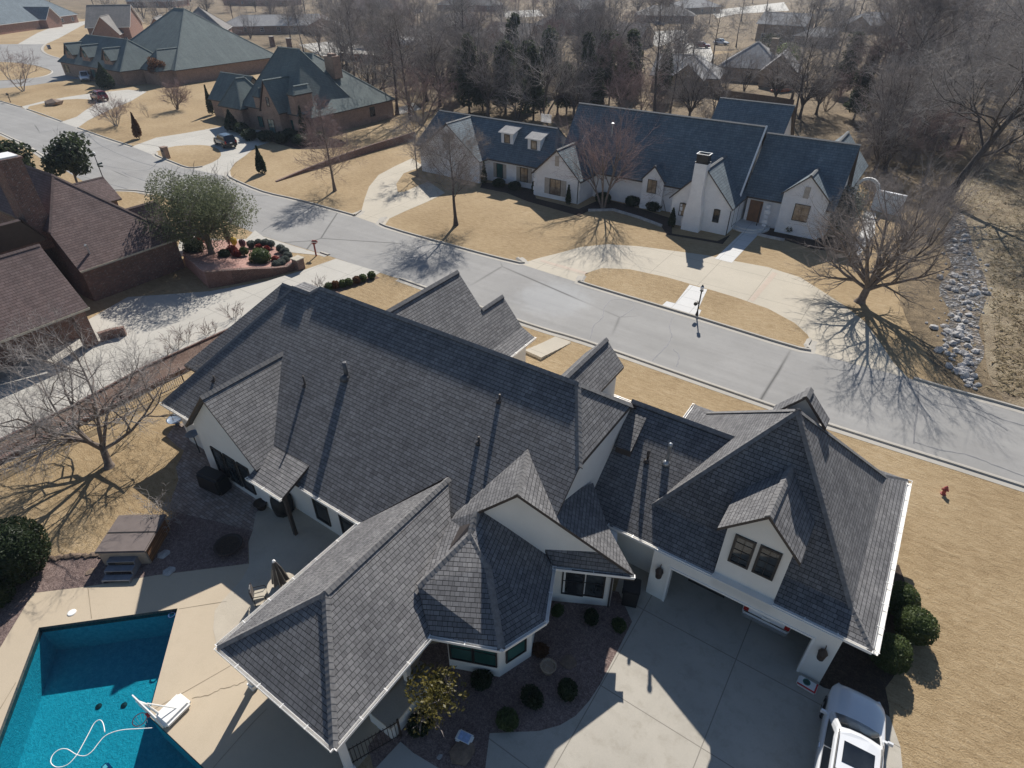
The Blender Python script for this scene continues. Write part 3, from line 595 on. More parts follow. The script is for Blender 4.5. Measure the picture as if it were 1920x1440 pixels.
pr = [(gx0, -.1), (gx1, -.1), (gx1, zr_), (lgP.x, lgR.z - .2), (gx0, zl)]
wl_.mesh([V((x, yg, z)) for x, z in pr] + [V((x, yg + 1.6, z)) for x, z in pr], [(0, 1, 2, 3, 4), (9, 8, 7, 6, 5)] + [(i, 5 + i, 5 + (i + 1) % 5, (i + 1) % 5) for i in range(5)])
sA, sB = ev((465, 894)), ev((527, 936)); sB.y = sA.y = (sA.y + sB.y) / 2; sC, sD = mf((577, 873)), mf((513, 838)); up = V((0, 0, .06))
sC.x = sB.x; sD.x = sA.x
roofp(sA, sB, sC + up, sD + up); gutter(gt, sA, sB, out=(0, -1))
gutter(gt, sB + V((0, .9, 0)) + V((.02, 0, 0)), V((eR.x, 11, ZE)), out=(0, -1)) if False else gutter(gt, V((sB.x + .1, 11, ZE)), eR, out=(0, -1))
gutter(gt, sw_, V((gx0 - .3, 11, ZE)), out=(0, -1))
# --- the wing turned by 24 degrees: front gable, then the octagonal bay
A_ = R(24.2); E2 = V((math.cos(A_), math.sin(A_), 0)); N2 = V((-math.sin(A_), math.cos(A_), 0))       # along its front / into the house
fP = G((970, 927), 6.62); fm = 0.79
nFR = V((0, 0, 1)) + E2 * fm; nFL = V((0, 0, 1)) - E2 * fm
fE = PL((1190, 1079), fP, nFR); fB = PL((1137, 981), fP, nFR)
frl = fP - E2 * 1.6 - V((0, 0, 1.6 * fm)); frb = PL((990, 860), fP, nFR); fback = fP + N2 * 2.6
roofp(fP, fE, fB, PL((1112, 905), fP, nFR), PL((1062, 925), fP, nFR), fback)
b1 = PL((783, 1098), fP, nFL); ap = G((882, 1000), 4.95)
roofp(fP, fback, fV2 + V((0, .6, .2)), PL((845, 975), fP, nFL), b1, ap, frl)
b2, b3, b4, b5 = (ev(p) for p in ((806, 1191), (940, 1216), (1022, 1164), (1037, 1062)))
dR = (b4 - ap).dot(E2); mR = (ap.z - ZE) / dR; nBR = V((0, 0, 1)) + E2 * mR
bk = PL((914, 1062), ap, nBR)
wq = PL((1012, 1019), ap, nBR)
roofp(ap, b1, b2, b3, bk); roofp(bk, b3, b4); roofp(ap, bk, b4, b5, wq + N2 * .4, frl + N2 * .4)
# strip of the bay's roof running on in front of the long right gable, down to its own gutter
fwo = fP + N2 * .24
roofp(b5, fE - N2 * .06 - V((0, 0, .12)), PL((1119, 1036), fwo, N2), PL((1010, 1018), fwo, N2) + N2 * .25 + V((0, 0, .05)))
cap(cp, fP, fback, 0.13); cap(cp, ap, frl, 0.13); cap(cp, b1, ap, 0.09); cap(cp, bk, ap, 0.09); cap(cp, b3, bk, 0.07)
gutter(gt, b2, b3, out=(.4, -.9)); gutter(gt, b3, b4, out=(.9, -.3)); gutter(gt, b4, b5, out=(.9, .4)); gutter(gt, b5, fE, out=(.4, -.9))
wo = N2 * 0.22
fw = [frl + E2 * .25 - V((0, 0, .4)), frl + E2 * .25 - V((0, 0, .02)) - V((0, 0, 0)), fP - V((0, 0, .2)), fE - E2 * .3 + V((0, 0, .05)), fE - E2 * .3 - V((0, 0, .45)), fP - V((0, 0, 3.9))]
fw = [p + wo for p in fw]
wl_.mesh(fw + [p + N2 * .2 for p in fw], [(0, 5, 4, 3, 2, 1), (6, 7, 8, 9, 10, 11)] + [(i, (i + 1) % 6, 6 + (i + 1) % 6, 6 + i) for i in range(6)])
def inset(poly, d):
    out = []; n = len(poly)
    for i in range(n):
        a, b, c = V(poly[i - 1]).xy, V(poly[i]).xy, V(poly[(i + 1) % n]).xy
        e1, e2 = (b - a).normalized(), (c - b).normalized(); n1, n2 = V((-e1.y, e1.x)), V((-e2.y, e2.x)); bi = (n1 + n2).normalized()
        out.append(b + bi * (d / max(.3, bi.dot(n1))))
    return out
bay = inset([b2, b3, b4, b5, V((-9.5, 15, 0)), V((-11.2, 11.4, 0))], 0.5)
wl_.prism(bay, -0.1, 2.78)
mud0 = b5 + N2 * .42; mud1 = V((fE.x, fE.y, 0)) + N2 * .42 - E2 * .75
mudp = [(mud0.x, mud0.y), (mud1.x, mud1.y), ((mud1 + N2 * 1.9).x, (mud1 + N2 * 1.9).y), (-9, 16)]
wl_.prism(mudp, -0.1, 2.78)
# --- covered patio wing
pW, pS = ev((407, 1213)), ev((627, 1403)); px0, px1, py0 = pW.x, (pS.x + b2.x) / 2, (pW.y + pS.y) / 2
pA = V(((px0 + px1) / 2, PX((610, 1110), (px0 + px1) / 2).y, PX((610, 1110), (px0 + px1) / 2).z)); pB = PX((840, 893), pA.x); pB.z = pA.z
pW, pS = V((px0, py0, ZE)), V((px1, py0, ZE)); pm = (pA.z - ZE) / (px1 - pA.x); nPE = V((pm, 0, 1))
roofp(pW, pA, pB, V((px0, 11.0, ZE))); roofp(pW, pS, pA)
roofp(pS, V((px1, b2.y - .02, ZE)), PL((783, 1098), pS, nPE), PL((845, 975), pS, nPE), pB, pA)
cap(cp, pA, pB, 0.12, lift=0.06); cap(cp, pW, pA, 0.09); cap(cp, pS, pA, 0.09)
gutter(gt, pW, pS, out=(0, -1)); gutter(gt, pS, V((px1, b2.y - .1, ZE)), out=(1, 0)); gutter(gt, V((px0, 10.9, ZE)), pW, out=(-1, 0))
# --- link
lr = PP((1300, 793), 17.05, ZE, 0.8); ly, lz = lr.y, lr.z
roofp(V((-6.5, 17.05, ZE)), V((-1.95, 17.05, ZE)), V((-1.95, ly, lz)), V((xg - .05, ly, lz)), V((xg - .05, 16.3, ZE - .6)))
roofp(V((-1.95, ly, lz)), V((-1.95, 25.6, ZE)), V((xg - .05, 25.6, ZE)), V((xg - .05, ly, lz)))
cap(cp, V((xg - .1, ly, lz)), V((-2.6, ly, lz)), 0.13, lift=0.08)
gutter(gt, V((-6.45, 25.6, ZE)), V((-11.5, 25.6, ZE)), out=(0, 1))
# raised saddle where the link meets the main gable
k0 = [PP(q, 17.05, ZE + .75, 0.62) for q in ((1177, 764), (1218, 771), (1183, 847), (1155, 837))]
rf.slab([k0[0], k0[3], k0[2], k0[1]], 0.55, 0, 1)
# --- garage block
gA = PY((1497, 768), 21.05); gx0_, gx1_, gy0, gy1 = -6.45, 3.92, 17.05, 27.4; fi, fz = 1.0, 3.45
def gz(y): return fz + (gA.z - fz) * (y - gy0 - fi) / (gA.y - gy0 - fi)
cA, cB = [V((x, y, fz)) for x, y in ((gx0_ + fi, gy0 + fi), (gx1_ - fi, gy0 + fi))]; cC, cD = V((gx1_ - fi, gy1 - fi, fz)), V((gx0_ + fi, gy1 - fi, fz))
e0, e1, e2, e3 = V((gx0_, gy0, ZE)), V((gx1_, gy0, ZE)), V((gx1_, gy1, ZE)), V((gx0_, gy1, ZE))
dx0, dx1, dyw = -1.87, 0.47, 17.2
def fl(x, y): return V((x, y, ZE + (fz - ZE) * (y - gy0) / fi if y < gy0 + fi else gz(y)))
roofp(e0, V((dx0, gy0, ZE)), V((dx0, gy0 + fi, fz)), cA); roofp(V((dx1, gy0, ZE)), e1, cB, V((dx1, gy0 + fi, fz)))
roofp(cA, cB, gA); roofp(e1, e2, cC, cB); roofp(cB, cC, gA); roofp(e2, e3, cD, cC); roofp(cC, cD, gA); roofp(e3, e0, cA, cD); roofp(cD, cA, gA)
for a, b in ((cA, gA), (cB, gA), (cC, gA), (cD, gA), (e0, cA), (e1, cB), (e2, cC), (e3, cD)): cap(cp, a, b, 0.11)
gutter(gt, e0 + V((-.05, 0, 0)), V((dx0, gy0, ZE)), out=(0, -1)); gutter(gt, V((dx1, gy0, ZE)), e1, out=(0, -1)); gutter(gt, e1, e2, w=0.2, h=0.16, out=(1, 0)); gutter(gt, e3, V((gx0_, 25.6, ZE)), out=(-1, 0))
# garage walls round the open door
dL, dR_, dH, gw0, gw1, gyw = -3.44, 2.11, 2.24, -4.3, 2.98, 16.88
wl_.box(((gw0 + dL) / 2, gyw + .15, 1.38), (dL - gw0, .3, 2.96)); wl_.box(((gw1 + dR_) / 2, gyw + .15, 1.38), (gw1 - dR_, .3, 2.96)); wl_.box(((dL + dR_) / 2, gyw + .15, (dH + 2.86) / 2), (dR_ - dL, .3, 2.86 - dH))
wl_.box((gw1 - .15, 22, 1.38), (.3, 9.6, 2.96)); wl_.box((gw0 + .15, 22, 1.38), (.3, 9.6, 2.96)); wl_.box(((gw0 + gw1) / 2, 26.9, 1.38), (gw1 - gw0, .3, 2.96))
wl_.prism([(gw0 + .05, gyw + .3), (gw1 - .05, gyw + .3), (gw1 - .05, 26.8), (gw0 + .05, 26.8)], 2.78, 2.85); flat('garage_floor', [(gw0, gyw - .1), (gw1, gyw - .1), (gw1, 27), (gw0, 27)], 5, M['drive'])
wl_.prism([(-7.8, 17.9), (-4.32, 17.9), (-4.32, 25.2), (-7.8, 25.2)], -.1, 2.8)
# garage dormer
dP = PY((1443, 968), dyw - .25); dEl = PY((1345, 990), dyw - .25); dEr = PY((1502, 1057), dyw - .25)
def backto(p):                                   # where a line running in from the dormer's front meets the garage slope
    y = gy0 + fi + (p.z - fz) / (gA.z - fz) * (gA.y - gy0 - fi); return V((p.x, y, p.z))
roofp(dP, backto(dP), backto(dEl), dEl); roofp(dP, dEr, backto(dEr), backto(dP)); cap(cp, dP, backto(dP), 0.13, lift=0.05)
s2_ = (dP.z - dEl.z) / (dP.x - dEl.x); s3_ = (dP.z - dEr.z) / (dEr.x - dP.x)
dw = [(dx0, 2.5), (dx1, 2.5), (dx1, dP.z - s3_ * (dx1 - dP.x) - .18), (dP.x, dP.z - .2), (dx0, dP.z - s2_ * (dP.x - dx0) - .18)]
wl_.mesh([V((x, dyw, z)) for x, z in dw] + [V((x, dyw + 2.6, z)) for x, z in dw], [(0, 1, 2, 3, 4), (9, 8, 7, 6, 5)] + [(i, 5 + i, 5 + (i + 1) % 5, (i + 1) % 5) for i in range(5)])
wl_.box(((dx0 + dx1) / 2, (gyw + dyw) / 2 + .1, 2.7), (dx1 - dx0, dyw - gyw + .2, .4))
# gable over the garage towards the street
gp = G((1520, 727), gA.z - .05); ge = PY((1556, 786), gp.y); gl_ = PY((1453, 760), gp.y); gb = V((0, 22.2 - gp.y, 0))
roofp(gp, gp + gb, ge + gb, ge); roofp(gp, gl_, gl_ + gb, gp + gb); cap(cp, gp, gp + gb, 0.12)
wl_.mesh([V((gl_.x + .3, gp.y - .3, 2)), V((ge.x - .3, gp.y - .3, 2)), V((ge.x - .3, gp.y - .3, ge.z - .1)), V((gp.x, gp.y - .3, gp.z - .2)), V((gl_.x + .3, gp.y - .3, gl_.z - .1)), V((ge.x - .3, 24, 2)), V((ge.x - .3, 24, ge.z - .1))], [(4, 3, 2, 1, 0), (1, 2, 6, 5)])
# --- nested entry gables and the side gable towards the street
qx, qm = -18.2, 1.2
def Q(p): return PPX(p, qx, ZE, -qm)
g1 = Q((858, 508)); g2 = Q((942, 554)); qe = Q((990, 621)); y0_ = 19.5
roofp(V((g1.x, y0_, g1.z)), V((qx + .4, y0_, ZE - .3)), V((qx - .4, g2.y, ZE + .48)), V((g2.x, g2.y, g2.z)), V((g2.x, g1.y, g2.z)), g1)
roofp(V((qx - .4, y0_, ZE + .48)), V((qx + .6, y0_, ZE)), V((qx + .6, g2.y, ZE)), V((qx - .4, g2.y, ZE + .48)))
roofp(g1, V((g1.x - 3.6, g1.y, ZE)), V((g1.x - 3.6, y0_, ZE)), V((g1.x, y0_, g1.z))); roofp(g2, V((g2.x - 2, g2.y, ZE)), V((g2.x - 2, y0_, ZE)), V((g2.x, y0_, g2.z)))
cap(cp, g1, V((g1.x, y0_, g1.z)), 0.15, lift=0.07); cap(cp, g2, V((g2.x, g1.y, g2.z)), 0.15, lift=0.07); gutter(gt, V((qx + .6, y0_, ZE)), V((qx + .6, g2.y, ZE)), out=(1, 0))
wl_.prism([(g1.x - 3.2, 23), (qx + .2, 23), (qx + .2, g2.y - .4), (g1.x - 3.2, g2.y - .4)], -.1, 2.8)
h1 = PY((1137, 635), 25.9); h2 = V((h1.x, 18.6, h1.z)); he = PY((1170, 687), 25.9)
roofp(h1, h2, V((he.x, 18.6, he.z)), he); roofp(h1, V((2 * h1.x - he.x, 25.9, he.z)), V((2 * h1.x - he.x, 18.6, he.z)), h2); cap(cp, h1, h2, 0.13, lift=0.08)
wl_.prism([(2 * h1.x - he.x + .25, 19), (he.x - .25, 19), (he.x - .25, 25.6), (2 * h1.x - he.x + .25, 25.6)], 2.5, he.z)
roof = rf.build('roof', [M['roof'], M['fascia']], H1); cp.build('ridge_cap', M['roof_cap'], roof)
gt.build('gutter', M['gutter'], H1); wl_.build('wall', M['stucco'], H1)
# --- windows and doors
for q in (((1380, 1000), (1419.5, 1017), (1402.7, 1066.4), (1364.4, 1049.6)), ((1427, 1020.4), (1468.4, 1037.7), (1449, 1088), (1409, 1070))):
    winpx(H1, (0, dyw), (0, -1), q, pm='pane_dormer' if 'pane_dormer' in M else 'pane', nx=2, ny=4, bar=0.022, fr=0.09)
for q in (((394, 834), (413, 848), (434, 896), (413, 882)), ((417.5, 848), (440, 864), (457.7, 913), (436, 898)), ((443, 865), (464, 877.5), (482.7, 928.5), (461, 913))):
    winpx(H1, (0, yg), (0, -1), q, ny=2)
for (x, w) in ((-18.9, 1.0), (-17.0, 1.1), (-15.7, 1.1)): window(H1, (x, 11.45, 1.45), (0, -1), w, 2.1, ny=2)
def seg(i, ts, w, z0, z1, pm='pane_teal'):
    a, c = bay[i], bay[i + 1]; d = (c - a).normalized(); n = (d.y, -d.x)
    for t in ts: p = a.lerp(c, t); window(H1, (p.x, p.y, (z0 + z1) / 2), n, w, z1 - z0, pm=pm, ny=2, bar=0.03)
seg(0, (0.27, 0.73), 0.95, 0.75, 2.35); seg(1, (0.5,), 0.95, 0.75, 2.35); seg(2, (0.5,), 0.9, 0.75, 2.35)
for t in (0.34, 0.68): p = V(mudp[0]).lerp(V(mudp[1]), t); window(H1, (p.x, p.y, 1.5), (-N2.x, -N2.y), 0.95, 1.75, pm='pane', ny=2)
mb = MB()
for x0, x1, z0, z1 in ((dL - .09, dL, 0, dH), (dR_, dR_ + .09, 0, dH), (dL - .09, dR_ + .09, dH, dH + .09)): mb.box(((x0 + x1) / 2, gyw - .012, (z0 + z1) / 2), (x1 - x0, .05, z1 - z0))
mb.build('door_surround', M['white'], H1)
for x in ((gw0 + dL) / 2, (gw1 + dR_) / 2 + .05):
    mb = MB(); c = V((x, gyw - .16, 1.75))
    mb.box(c + V((0, .13, 0)), (.2, .05, .42)); mb.lathe(c + V((0, 0, -.28)), [(.02, 0), (.06, .05), (.13, .1), (.16, .45), (.18, .47), (.1, .6), (.03, .7)], 8); mb.tube([c + V((0, .12, .5)), c + V((0, 0, .55)), c + V((0, 0, .4))], .02, 5)
    mb.build('wall_lantern', M['rust_iron'], H1)
for px, py in ((mud1.x - .02, mud1.y - .12),):
    MB().tube([(px, py, 0.1), (px, py, 2.75)], .05, 6).build('downspout', M['fascia'], H1)
for q, h, r in (((572, 722), .55, .045), ((650, 705), .8, .105), ((937, 750), .3, .05), ((898, 829), .3, .05), ((402, 712), .25, .05)):
    p = mf(q); mb = MB(); mb.lathe(p - V((0, 0, .3)), [(r, 0), (r, h + .3), (r * .7, h + .3)], 12); mb.lathe(p - V((0, r * 1.5, r * 1.2)), [(r * 2.3, 0), (r * 2.0, r * 1.5), (r * 1.02, r * 2.6)], 12); mb.build('vent_pipe', M['fascia'] if r < .1 else M['dull_steel'], H1, smooth=True)
for q, h, r in (((1214, 862), .35, .055), ((1251, 865), .85, .075)):
    p = PP(q, 17.05, ZE, 0.8); mb = MB(); mb.lathe(p - V((0, 0, .3)), [(r, 0), (r, h + .3), (r * 1.4, h + .32), (r * 1.2, h + .45), (r * .3, h + .5)], 12); mb.lathe(p - V((0, r * 1.5, r * 1.2)), [(r * 2.3, 0), (r * 2.0, r * 1.5), (r * 1.02, r * 2.6)], 12); mb.build('vent_pipe', M['steel'] if h > .5 else M['fascia'], H1, smooth=True)
# posts of the covered patio and of the lean-to
mb = MB()
for x, y in ((px1 - .35, py0 + .4), (px0 + .4, py0 + .4), (px1 - .35, 7.6)): MB().box((x, y, 1.4), (.22, .22, 2.8)).box((x, y, .12), (.32, .32, .24)).build('porch_post', M['white'], H1)
MB().box((sB.x - .3, sB.y + .3, 1.4), (.16, .16, 2.8)).build('porch_post', M['fascia'], H1)
MB().prism([(px0 + .3, py0 + .3), (px1 - .3, py0 + .3), (px1 - .3, 10.9), (px0 + .3, 10.9)], 2.66, 2.72).build('porch_ceiling', M['fascia'], H1)
# ================================================================ THE OTHER HOUSES
def frame(o, ang):
    o = V((o[0], o[1], 0)); u = V((math.cos(ang), math.sin(ang), 0)); v = V((-math.sin(ang), math.cos(ang), 0))
    return lambda x, y, z=0.0: o + u * x + v * y + V((0, 0, z))
WORLD = lambda x, y, z=0.0: V((x, y, z))
def wing(rf, wl, cp, T, x0, x1, y0, y1, ze, zr, axis='x', a='gable', b='gable', ins=0.4, th=0.16, cw=0.17, lift=0.05, wall=True, z0=-0.1, hipf=1.0):
    """one rectangular block: walls, a ridge along one axis, each end a gable or a hip"""
    if axis == 'y': S = lambda s, t, z: T(t, s, z); s0, s1, t0, t1 = y0, y1, x0, x1
    else: S = lambda s, t, z: T(s, t, z); s0, s1, t0, t1 = x0, x1, y0, y1
    tm = (t0 + t1) / 2; hw = (t1 - t0) / 2; ra = s0 + (hw * hipf if a == 'hip' else 0); rb = s1 - (hw * hipf if b == 'hip' else 0)
    if ra > rb: ra = rb = (ra + rb) / 2
    A, B = S(ra, tm, zr), S(rb, tm, zr); c00, c10, c01, c11 = S(s0, t0, ze), S(s1, t0, ze), S(s0, t1, ze), S(s1, t1, ze)
    rf.slab([c00, c10, B, A], th, 0, 1); rf.slab([c01, A, B, c11], th, 0, 1)
    if a == 'hip': rf.slab([c00, A, c01], th, 0, 1)
    if b == 'hip': rf.slab([c10, c11, B], th, 0, 1)
    if cp is not None:
        if (B - A).length > .5: cap(cp, A, B, .1, w=cw, lift=lift, step=.4)
        if a == 'hip': cap(cp, c00, A, .07, w=cw, lift=lift, step=.4); cap(cp, c01, A, .07, w=cw, lift=lift, step=.4)
        if b == 'hip': cap(cp, c10, B, .07, w=cw, lift=lift, step=.4); cap(cp, c11, B, .07, w=cw, lift=lift, step=.4)
    if wall:
        m = (zr - ze) / hw; i0, i1, j0, j1 = s0 + ins, s1 - ins, t0 + ins, t1 - ins; zt = ze + m * ins - th * 1.15; zp = zr - th * 1.15
        if a == 'hip' or b == 'hip': zt = min(zt, ze - .02)
        def pt(s, t, z): return S(s, t, z)
        for (s, e) in ((i0, a), (i1, b)):
            pts = [pt(s, j0, z0), pt(s, j1, z0), pt(s, j1, zt)] + ([pt(s, tm, zp - (m * ins if False else 0))] if e == 'gable' else []) + [pt(s, j0, zt)]
            if e == 'gable': pts[3] = pt(s, tm, zt + m * (hw - ins))
            n = (pts[1] - pts[0]).cross(pts[-1] - pts[0]); want = S(s, tm, 0) - S((i0 + i1) / 2, tm, 0)
            wl.poly(pts if n.dot(want) > 0 else pts[::-1])
        for t in (j0, j1):
            pts = [pt(i0, t, z0), pt(i1, t, z0), pt(i1, t, zt), pt(i0, t, zt)]; n = (pts[1] - pts[0]).cross(pts[-1] - pts[0]); want = S(0, t, 0) - S(0, tm, 0)
            wl.poly(pts if n.dot(want) > 0 else pts[::-1])
def rake_board(root, p, q, m='white', w=0.24, t=0.08):
    p, q = V(p), V(q); d = (q - p).normalized(); s = V((-d.y, d.x, 0)); s = s.normalized() if s.length > .01 else V((1, 0, 0))
    MB().tube([p, q], w / 2, 4).build('rake_board', M[m], root)
# ---- white painted brick house across the street
H2 = thing('house', 'long white painted brick house with steep slate-blue roofs and a tall white chimney', 'house', (-28, 66, 0))
rf, wl, cp = MB(), MB(), Lines(); W = WORLD
wing(rf, wl, cp, W, -57.2, -36.0, 61.4, 68.4, 2.75, 6.6, 'x', 'hip', 'hip', hipf=.45)
wing(rf, wl, cp, W, -36.6, -15.0, 63.2, 72.6, 2.9, 9.0, 'x', 'gable', 'gable')
wing(rf, wl, cp, W, -14.98, -6.2, 64.6, 73.0, 2.9, 8.25, 'x', 'gable', 'gable')
wing(rf, wl, cp, W, -38.0, -31.5, 59.85, 66.0, 2.6, 5.6, 'y', 'gable', 'gable', ins=.28)
wing(rf, wl, cp, W, -55.4, -45.4, 59.8, 64.9, 2.7, 6.5, 'y', 'gable', 'gable', ins=.28)
ck_ = PP((1361, 291), 63.2, 2.9, 6.1 / 4.7); wing(rf, wl, cp, W, 2 * ck_.x + 14.6, -14.6, 60.0, ck_.y + 1, 2.8, ck_.z, 'y', 'gable', 'gable', ins=.28)
rg_ = PY((1521.6, 329), 63.9); rl_, rr_ = PY((1460, 367), 63.9), PY((1556, 373), 63.9); wing(rf, wl, cp, W, rg_.x - (rr_.x - rl_.x) / 2, rg_.x + (rr_.x - rl_.x) / 2, 63.9, 69.0, (rl_.z + rr_.z) / 2, rg_.z, 'y', 'gable', 'gable', ins=.25)
print('WH', ck_, rg_, rl_, rr_)
bk_ = PY((1590, 247), 83.5)
wing(rf, wl, cp, W, bk_.x - 3.2, bk_.x + 3.2, 71.0, 83.8, 2.9, bk_.z, 'y', 'gable', 'gable')
by = 88.0; gr = [PY(q, by) for q in ((1357, 185), (1492, 196))]
wing(rf, wl, cp, W, gr[0].x - .5, gr[1].x, by - 4.5, by + 4.5, 2.9, (gr[0].z + gr[1].z) / 2, 'x', 'gable', 'gable')
# little gable over the stair window
eg = PY((1228, 311), 62.9); wing(rf, wl, cp, W, eg.x - 1.35, eg.x + 1.35, 62.9, 64.9, eg.z - 1.55, eg.z, 'y', 'gable', 'gable', ins=.12)
roof = rf.build('roof', [M['roof_blue'], M['fascia']], H2); cp.build('ridge_cap', plain('grey_ridge_cap', (0.16, 0.165, 0.165), .8), roof)
wl.build('wall', M['white_brick'], H2)
for p, q in (((-15.0, 63.2, 2.95), (-15.0, 67.9, 9.05)),): rake_board(H2, p, q)
# two shed dormers
m1 = (6.6 - 2.75) / 3.5
for q in ((951, 269), (1001, 281)):
    p = PP(q, 61.4, 2.75, m1); mb = MB(); w = 1.0; d = 1.9; z0 = p.z - .25; z1 = p.z + 1.25
    mb.box((p.x, p.y + d / 2, (z0 + z1) / 2), (2 * w * .88, d, z1 - z0)); dm = mb.build('dormer', M['white_brick'], H2)
    r_ = MB(); r_.slab([V((p.x - w - .12, p.y - .28, z1 + .02)), V((p.x + w + .12, p.y - .28, z1 + .02)), V((p.x + w + .12, p.y + d, z1 + .62)), V((p.x - w - .12, p.y + d, z1 + .62))], .1, 0, 1); r_.build('roof', [M['roof_grey'], M['white']], dm)
    window(H2, (p.x, p.y, p.z + .55), (0, -1), .82, 1.0, pm='pane_warm')
# chimney with sloped shoulders and a dark metal cap
cx, cy = -18.35, 59.95
mb = MB(); prof = [(.92, 0), (.88, 1.9), (.62, 3.6), (.6, 6.7)]
for (a, z0), (c, z1) in zip(prof, prof[1:]): mb.mesh([V((cx + sx * (a if i < 4 else c), cy + (sy * .55), (z0 if i < 4 else z1))) for i, (sx, sy) in enumerate([(-1, -1), (1, -1), (1, 1), (-1, 1)] * 2)], [(0, 1, 5, 4), (1, 2, 6, 5), (2, 3, 7, 6), (3, 0, 4, 7), (4, 5, 6, 7)])
ch = mb.build('chimney', M['white_brick'], H2)
mb = MB()
for sx, sy, lx, ly_ in ((0, -.42, 1.12, .06), (0, .42, 1.12, .06), (-.53, 0, .06, .78), (.53, 0, .06, .78)): mb.box((cx + sx, cy + sy, 7.12), (lx, ly_, .8))
mb.box((cx, cy, 6.76), (1.3, 1.0, .1)); mb.build('chimney_cap', M['black'], ch)
MB().box((cx, cy - .44, 7.56), (1.3, .06, .06)).box((cx, cy + .44, 7.56), (1.3, .06, .06)).box((cx - .6, cy, 7.56), (.06, .82, .06)).box((cx + .6, cy, 7.56), (.06, .82, .06)).build('chimney_rim', M['white'], ch)
for q, wp, kw in ((((932, 306), (945, 308), (942, 334), (931, 332)), (0, 61.8), dict(pm='pane_teal', shutters='shutter')), (((975, 313), (992, 316), (988, 342), (976, 340)), (0, 61.8), dict(pm='pane_warm', nx=2, shutters='shutter')),
                  (((1031, 335), (1052, 337), (1051, 367), (1031, 364)), (0, 60.13), dict(pm='pane_warm', nx=2, shutters='shutter')), (((1215, 336), (1232, 338), (1230, 363), (1213, 361)), (0, 63.0), dict(pm='pane_warm', nx=2)),
                  (((1274, 381), (1287, 382), (1284, 405), (1273, 404)), (0, 60.28), dict(pm='pane_warm', arch=True)), (((1338, 393), (1350, 394), (1348, 418), (1336, 416)), (0, 60.28), dict(pm='pane', arch=True)),
                  (((1491, 381), (1520, 386), (1513, 417), (1484, 413)), (0, 64.15), dict(pm='pane_warm', nx=2))):
    winpx(H2, wp, (0, -1), q, **kw)
window(H2, (-14.93, 62.6, 1.4), (1, 0), 1.6, 2.0, nx=2)
for x, y, z in ((-34.75, 60.1, 4.35), (rg_.x, 64.12, rg_.z - 1.7)): MB().box((x, y, z), (.5, .06, 1.1)).build('gable_vent', M['shutter'], H2)
window(H2, (-13.6, 65.0, 1.35), (0, -1), 1.3, 2.3, fm='wood_door', pm='wood_door', nx=2).name = 'door'
MB().lathe((-13.7, 64.2, 0), [(2.1, 0), (2.1, .15), (2.0, .16)], 24).lathe((-13.7, 64.2, .16), [(1.75, 0), (1.75, .14)], 24).build('porch_step', M['concrete_white'], H2)
for x in (-14.75, -31.85, -12.9): MB().tube([(x, 60.0 if x < -14 else 64.0, .1), (x, 60.0 if x < -14 else 64.0, 2.6)], .05, 5).build('downspout', M['black'], H2)
for x, y in ((-37.7, 60.12), (-31.78, 60.12), (-20.1, 60.27), (-14.95, 60.27), (-12.35, 64.24)):
    mb = MB()
    for i in range(5): mb.box((x + (.12 if x < -30 and x < -35 or x in (-20.1, -12.35) else -.12), y, .3 + i * .5), (.55 if i % 2 else .38, .07, .42))
    mb.build('corner_quoin', M['white_brick'], H2)
p = PP((1147, 254), 63.2, 2.9, 6.1 / 4.7); MB().lathe(p - V((0, 0, .3)), [(.09, 0), (.09, 1.5), (.22, 1.52), (.22, 1.62), (.05, 1.68)], 10).build('vent_pipe', M['steel'], H2)
# garden wall with a round-headed gate
gw_ = thing('garden_wall', 'white garden wall with an arched gateway beside the white house', 'wall', (-5, 77, 0)); mb = MB()
ga, gb_ = V((-8.2, 77.9, 0)), V((-1.0, 76.5, 0)); d = (gb_ - ga).normalized(); nn = V((-d.y, d.x, 0)); Lw = (gb_ - ga).length; Mx = Matrix((d, nn, V((0, 0, 1)))).transposed().to_4x4()
for s0, s1 in ((0, 2.3), (4.3, Lw)): mb.box(ga + d * (s0 + s1) / 2 + V((0, 0, 1.05)), (s1 - s0, .3, 2.1), M=Mx); mb.box(ga + d * (s0 + s1) / 2 + V((0, 0, 2.15)), (s1 - s0 + .05, .42, .1), M=Mx)
mb.build('wall_panel', M['white_brick'], gw_); mb = MB()
for i in range(10):
    a0_, a1_ = math.pi * i / 10, math.pi * (i + 1) / 10; c = ga + d * 3.3 + V((0, 0, 2.0)); P = []
    for aa in (a0_, a1_):
        for rr in (1.0, 1.28): P.append(c + d * (rr * math.cos(aa)) + V((0, 0, rr * math.sin(aa))))
    vs = [q - nn * .17 for q in P] + [q + nn * .17 for q in P]; mb.mesh(vs, [(0, 1, 3, 2), (4, 6, 7, 5), (0, 2, 6, 4), (1, 5, 7, 3)])
mb.build('gate_arch', M['white'], gw_)
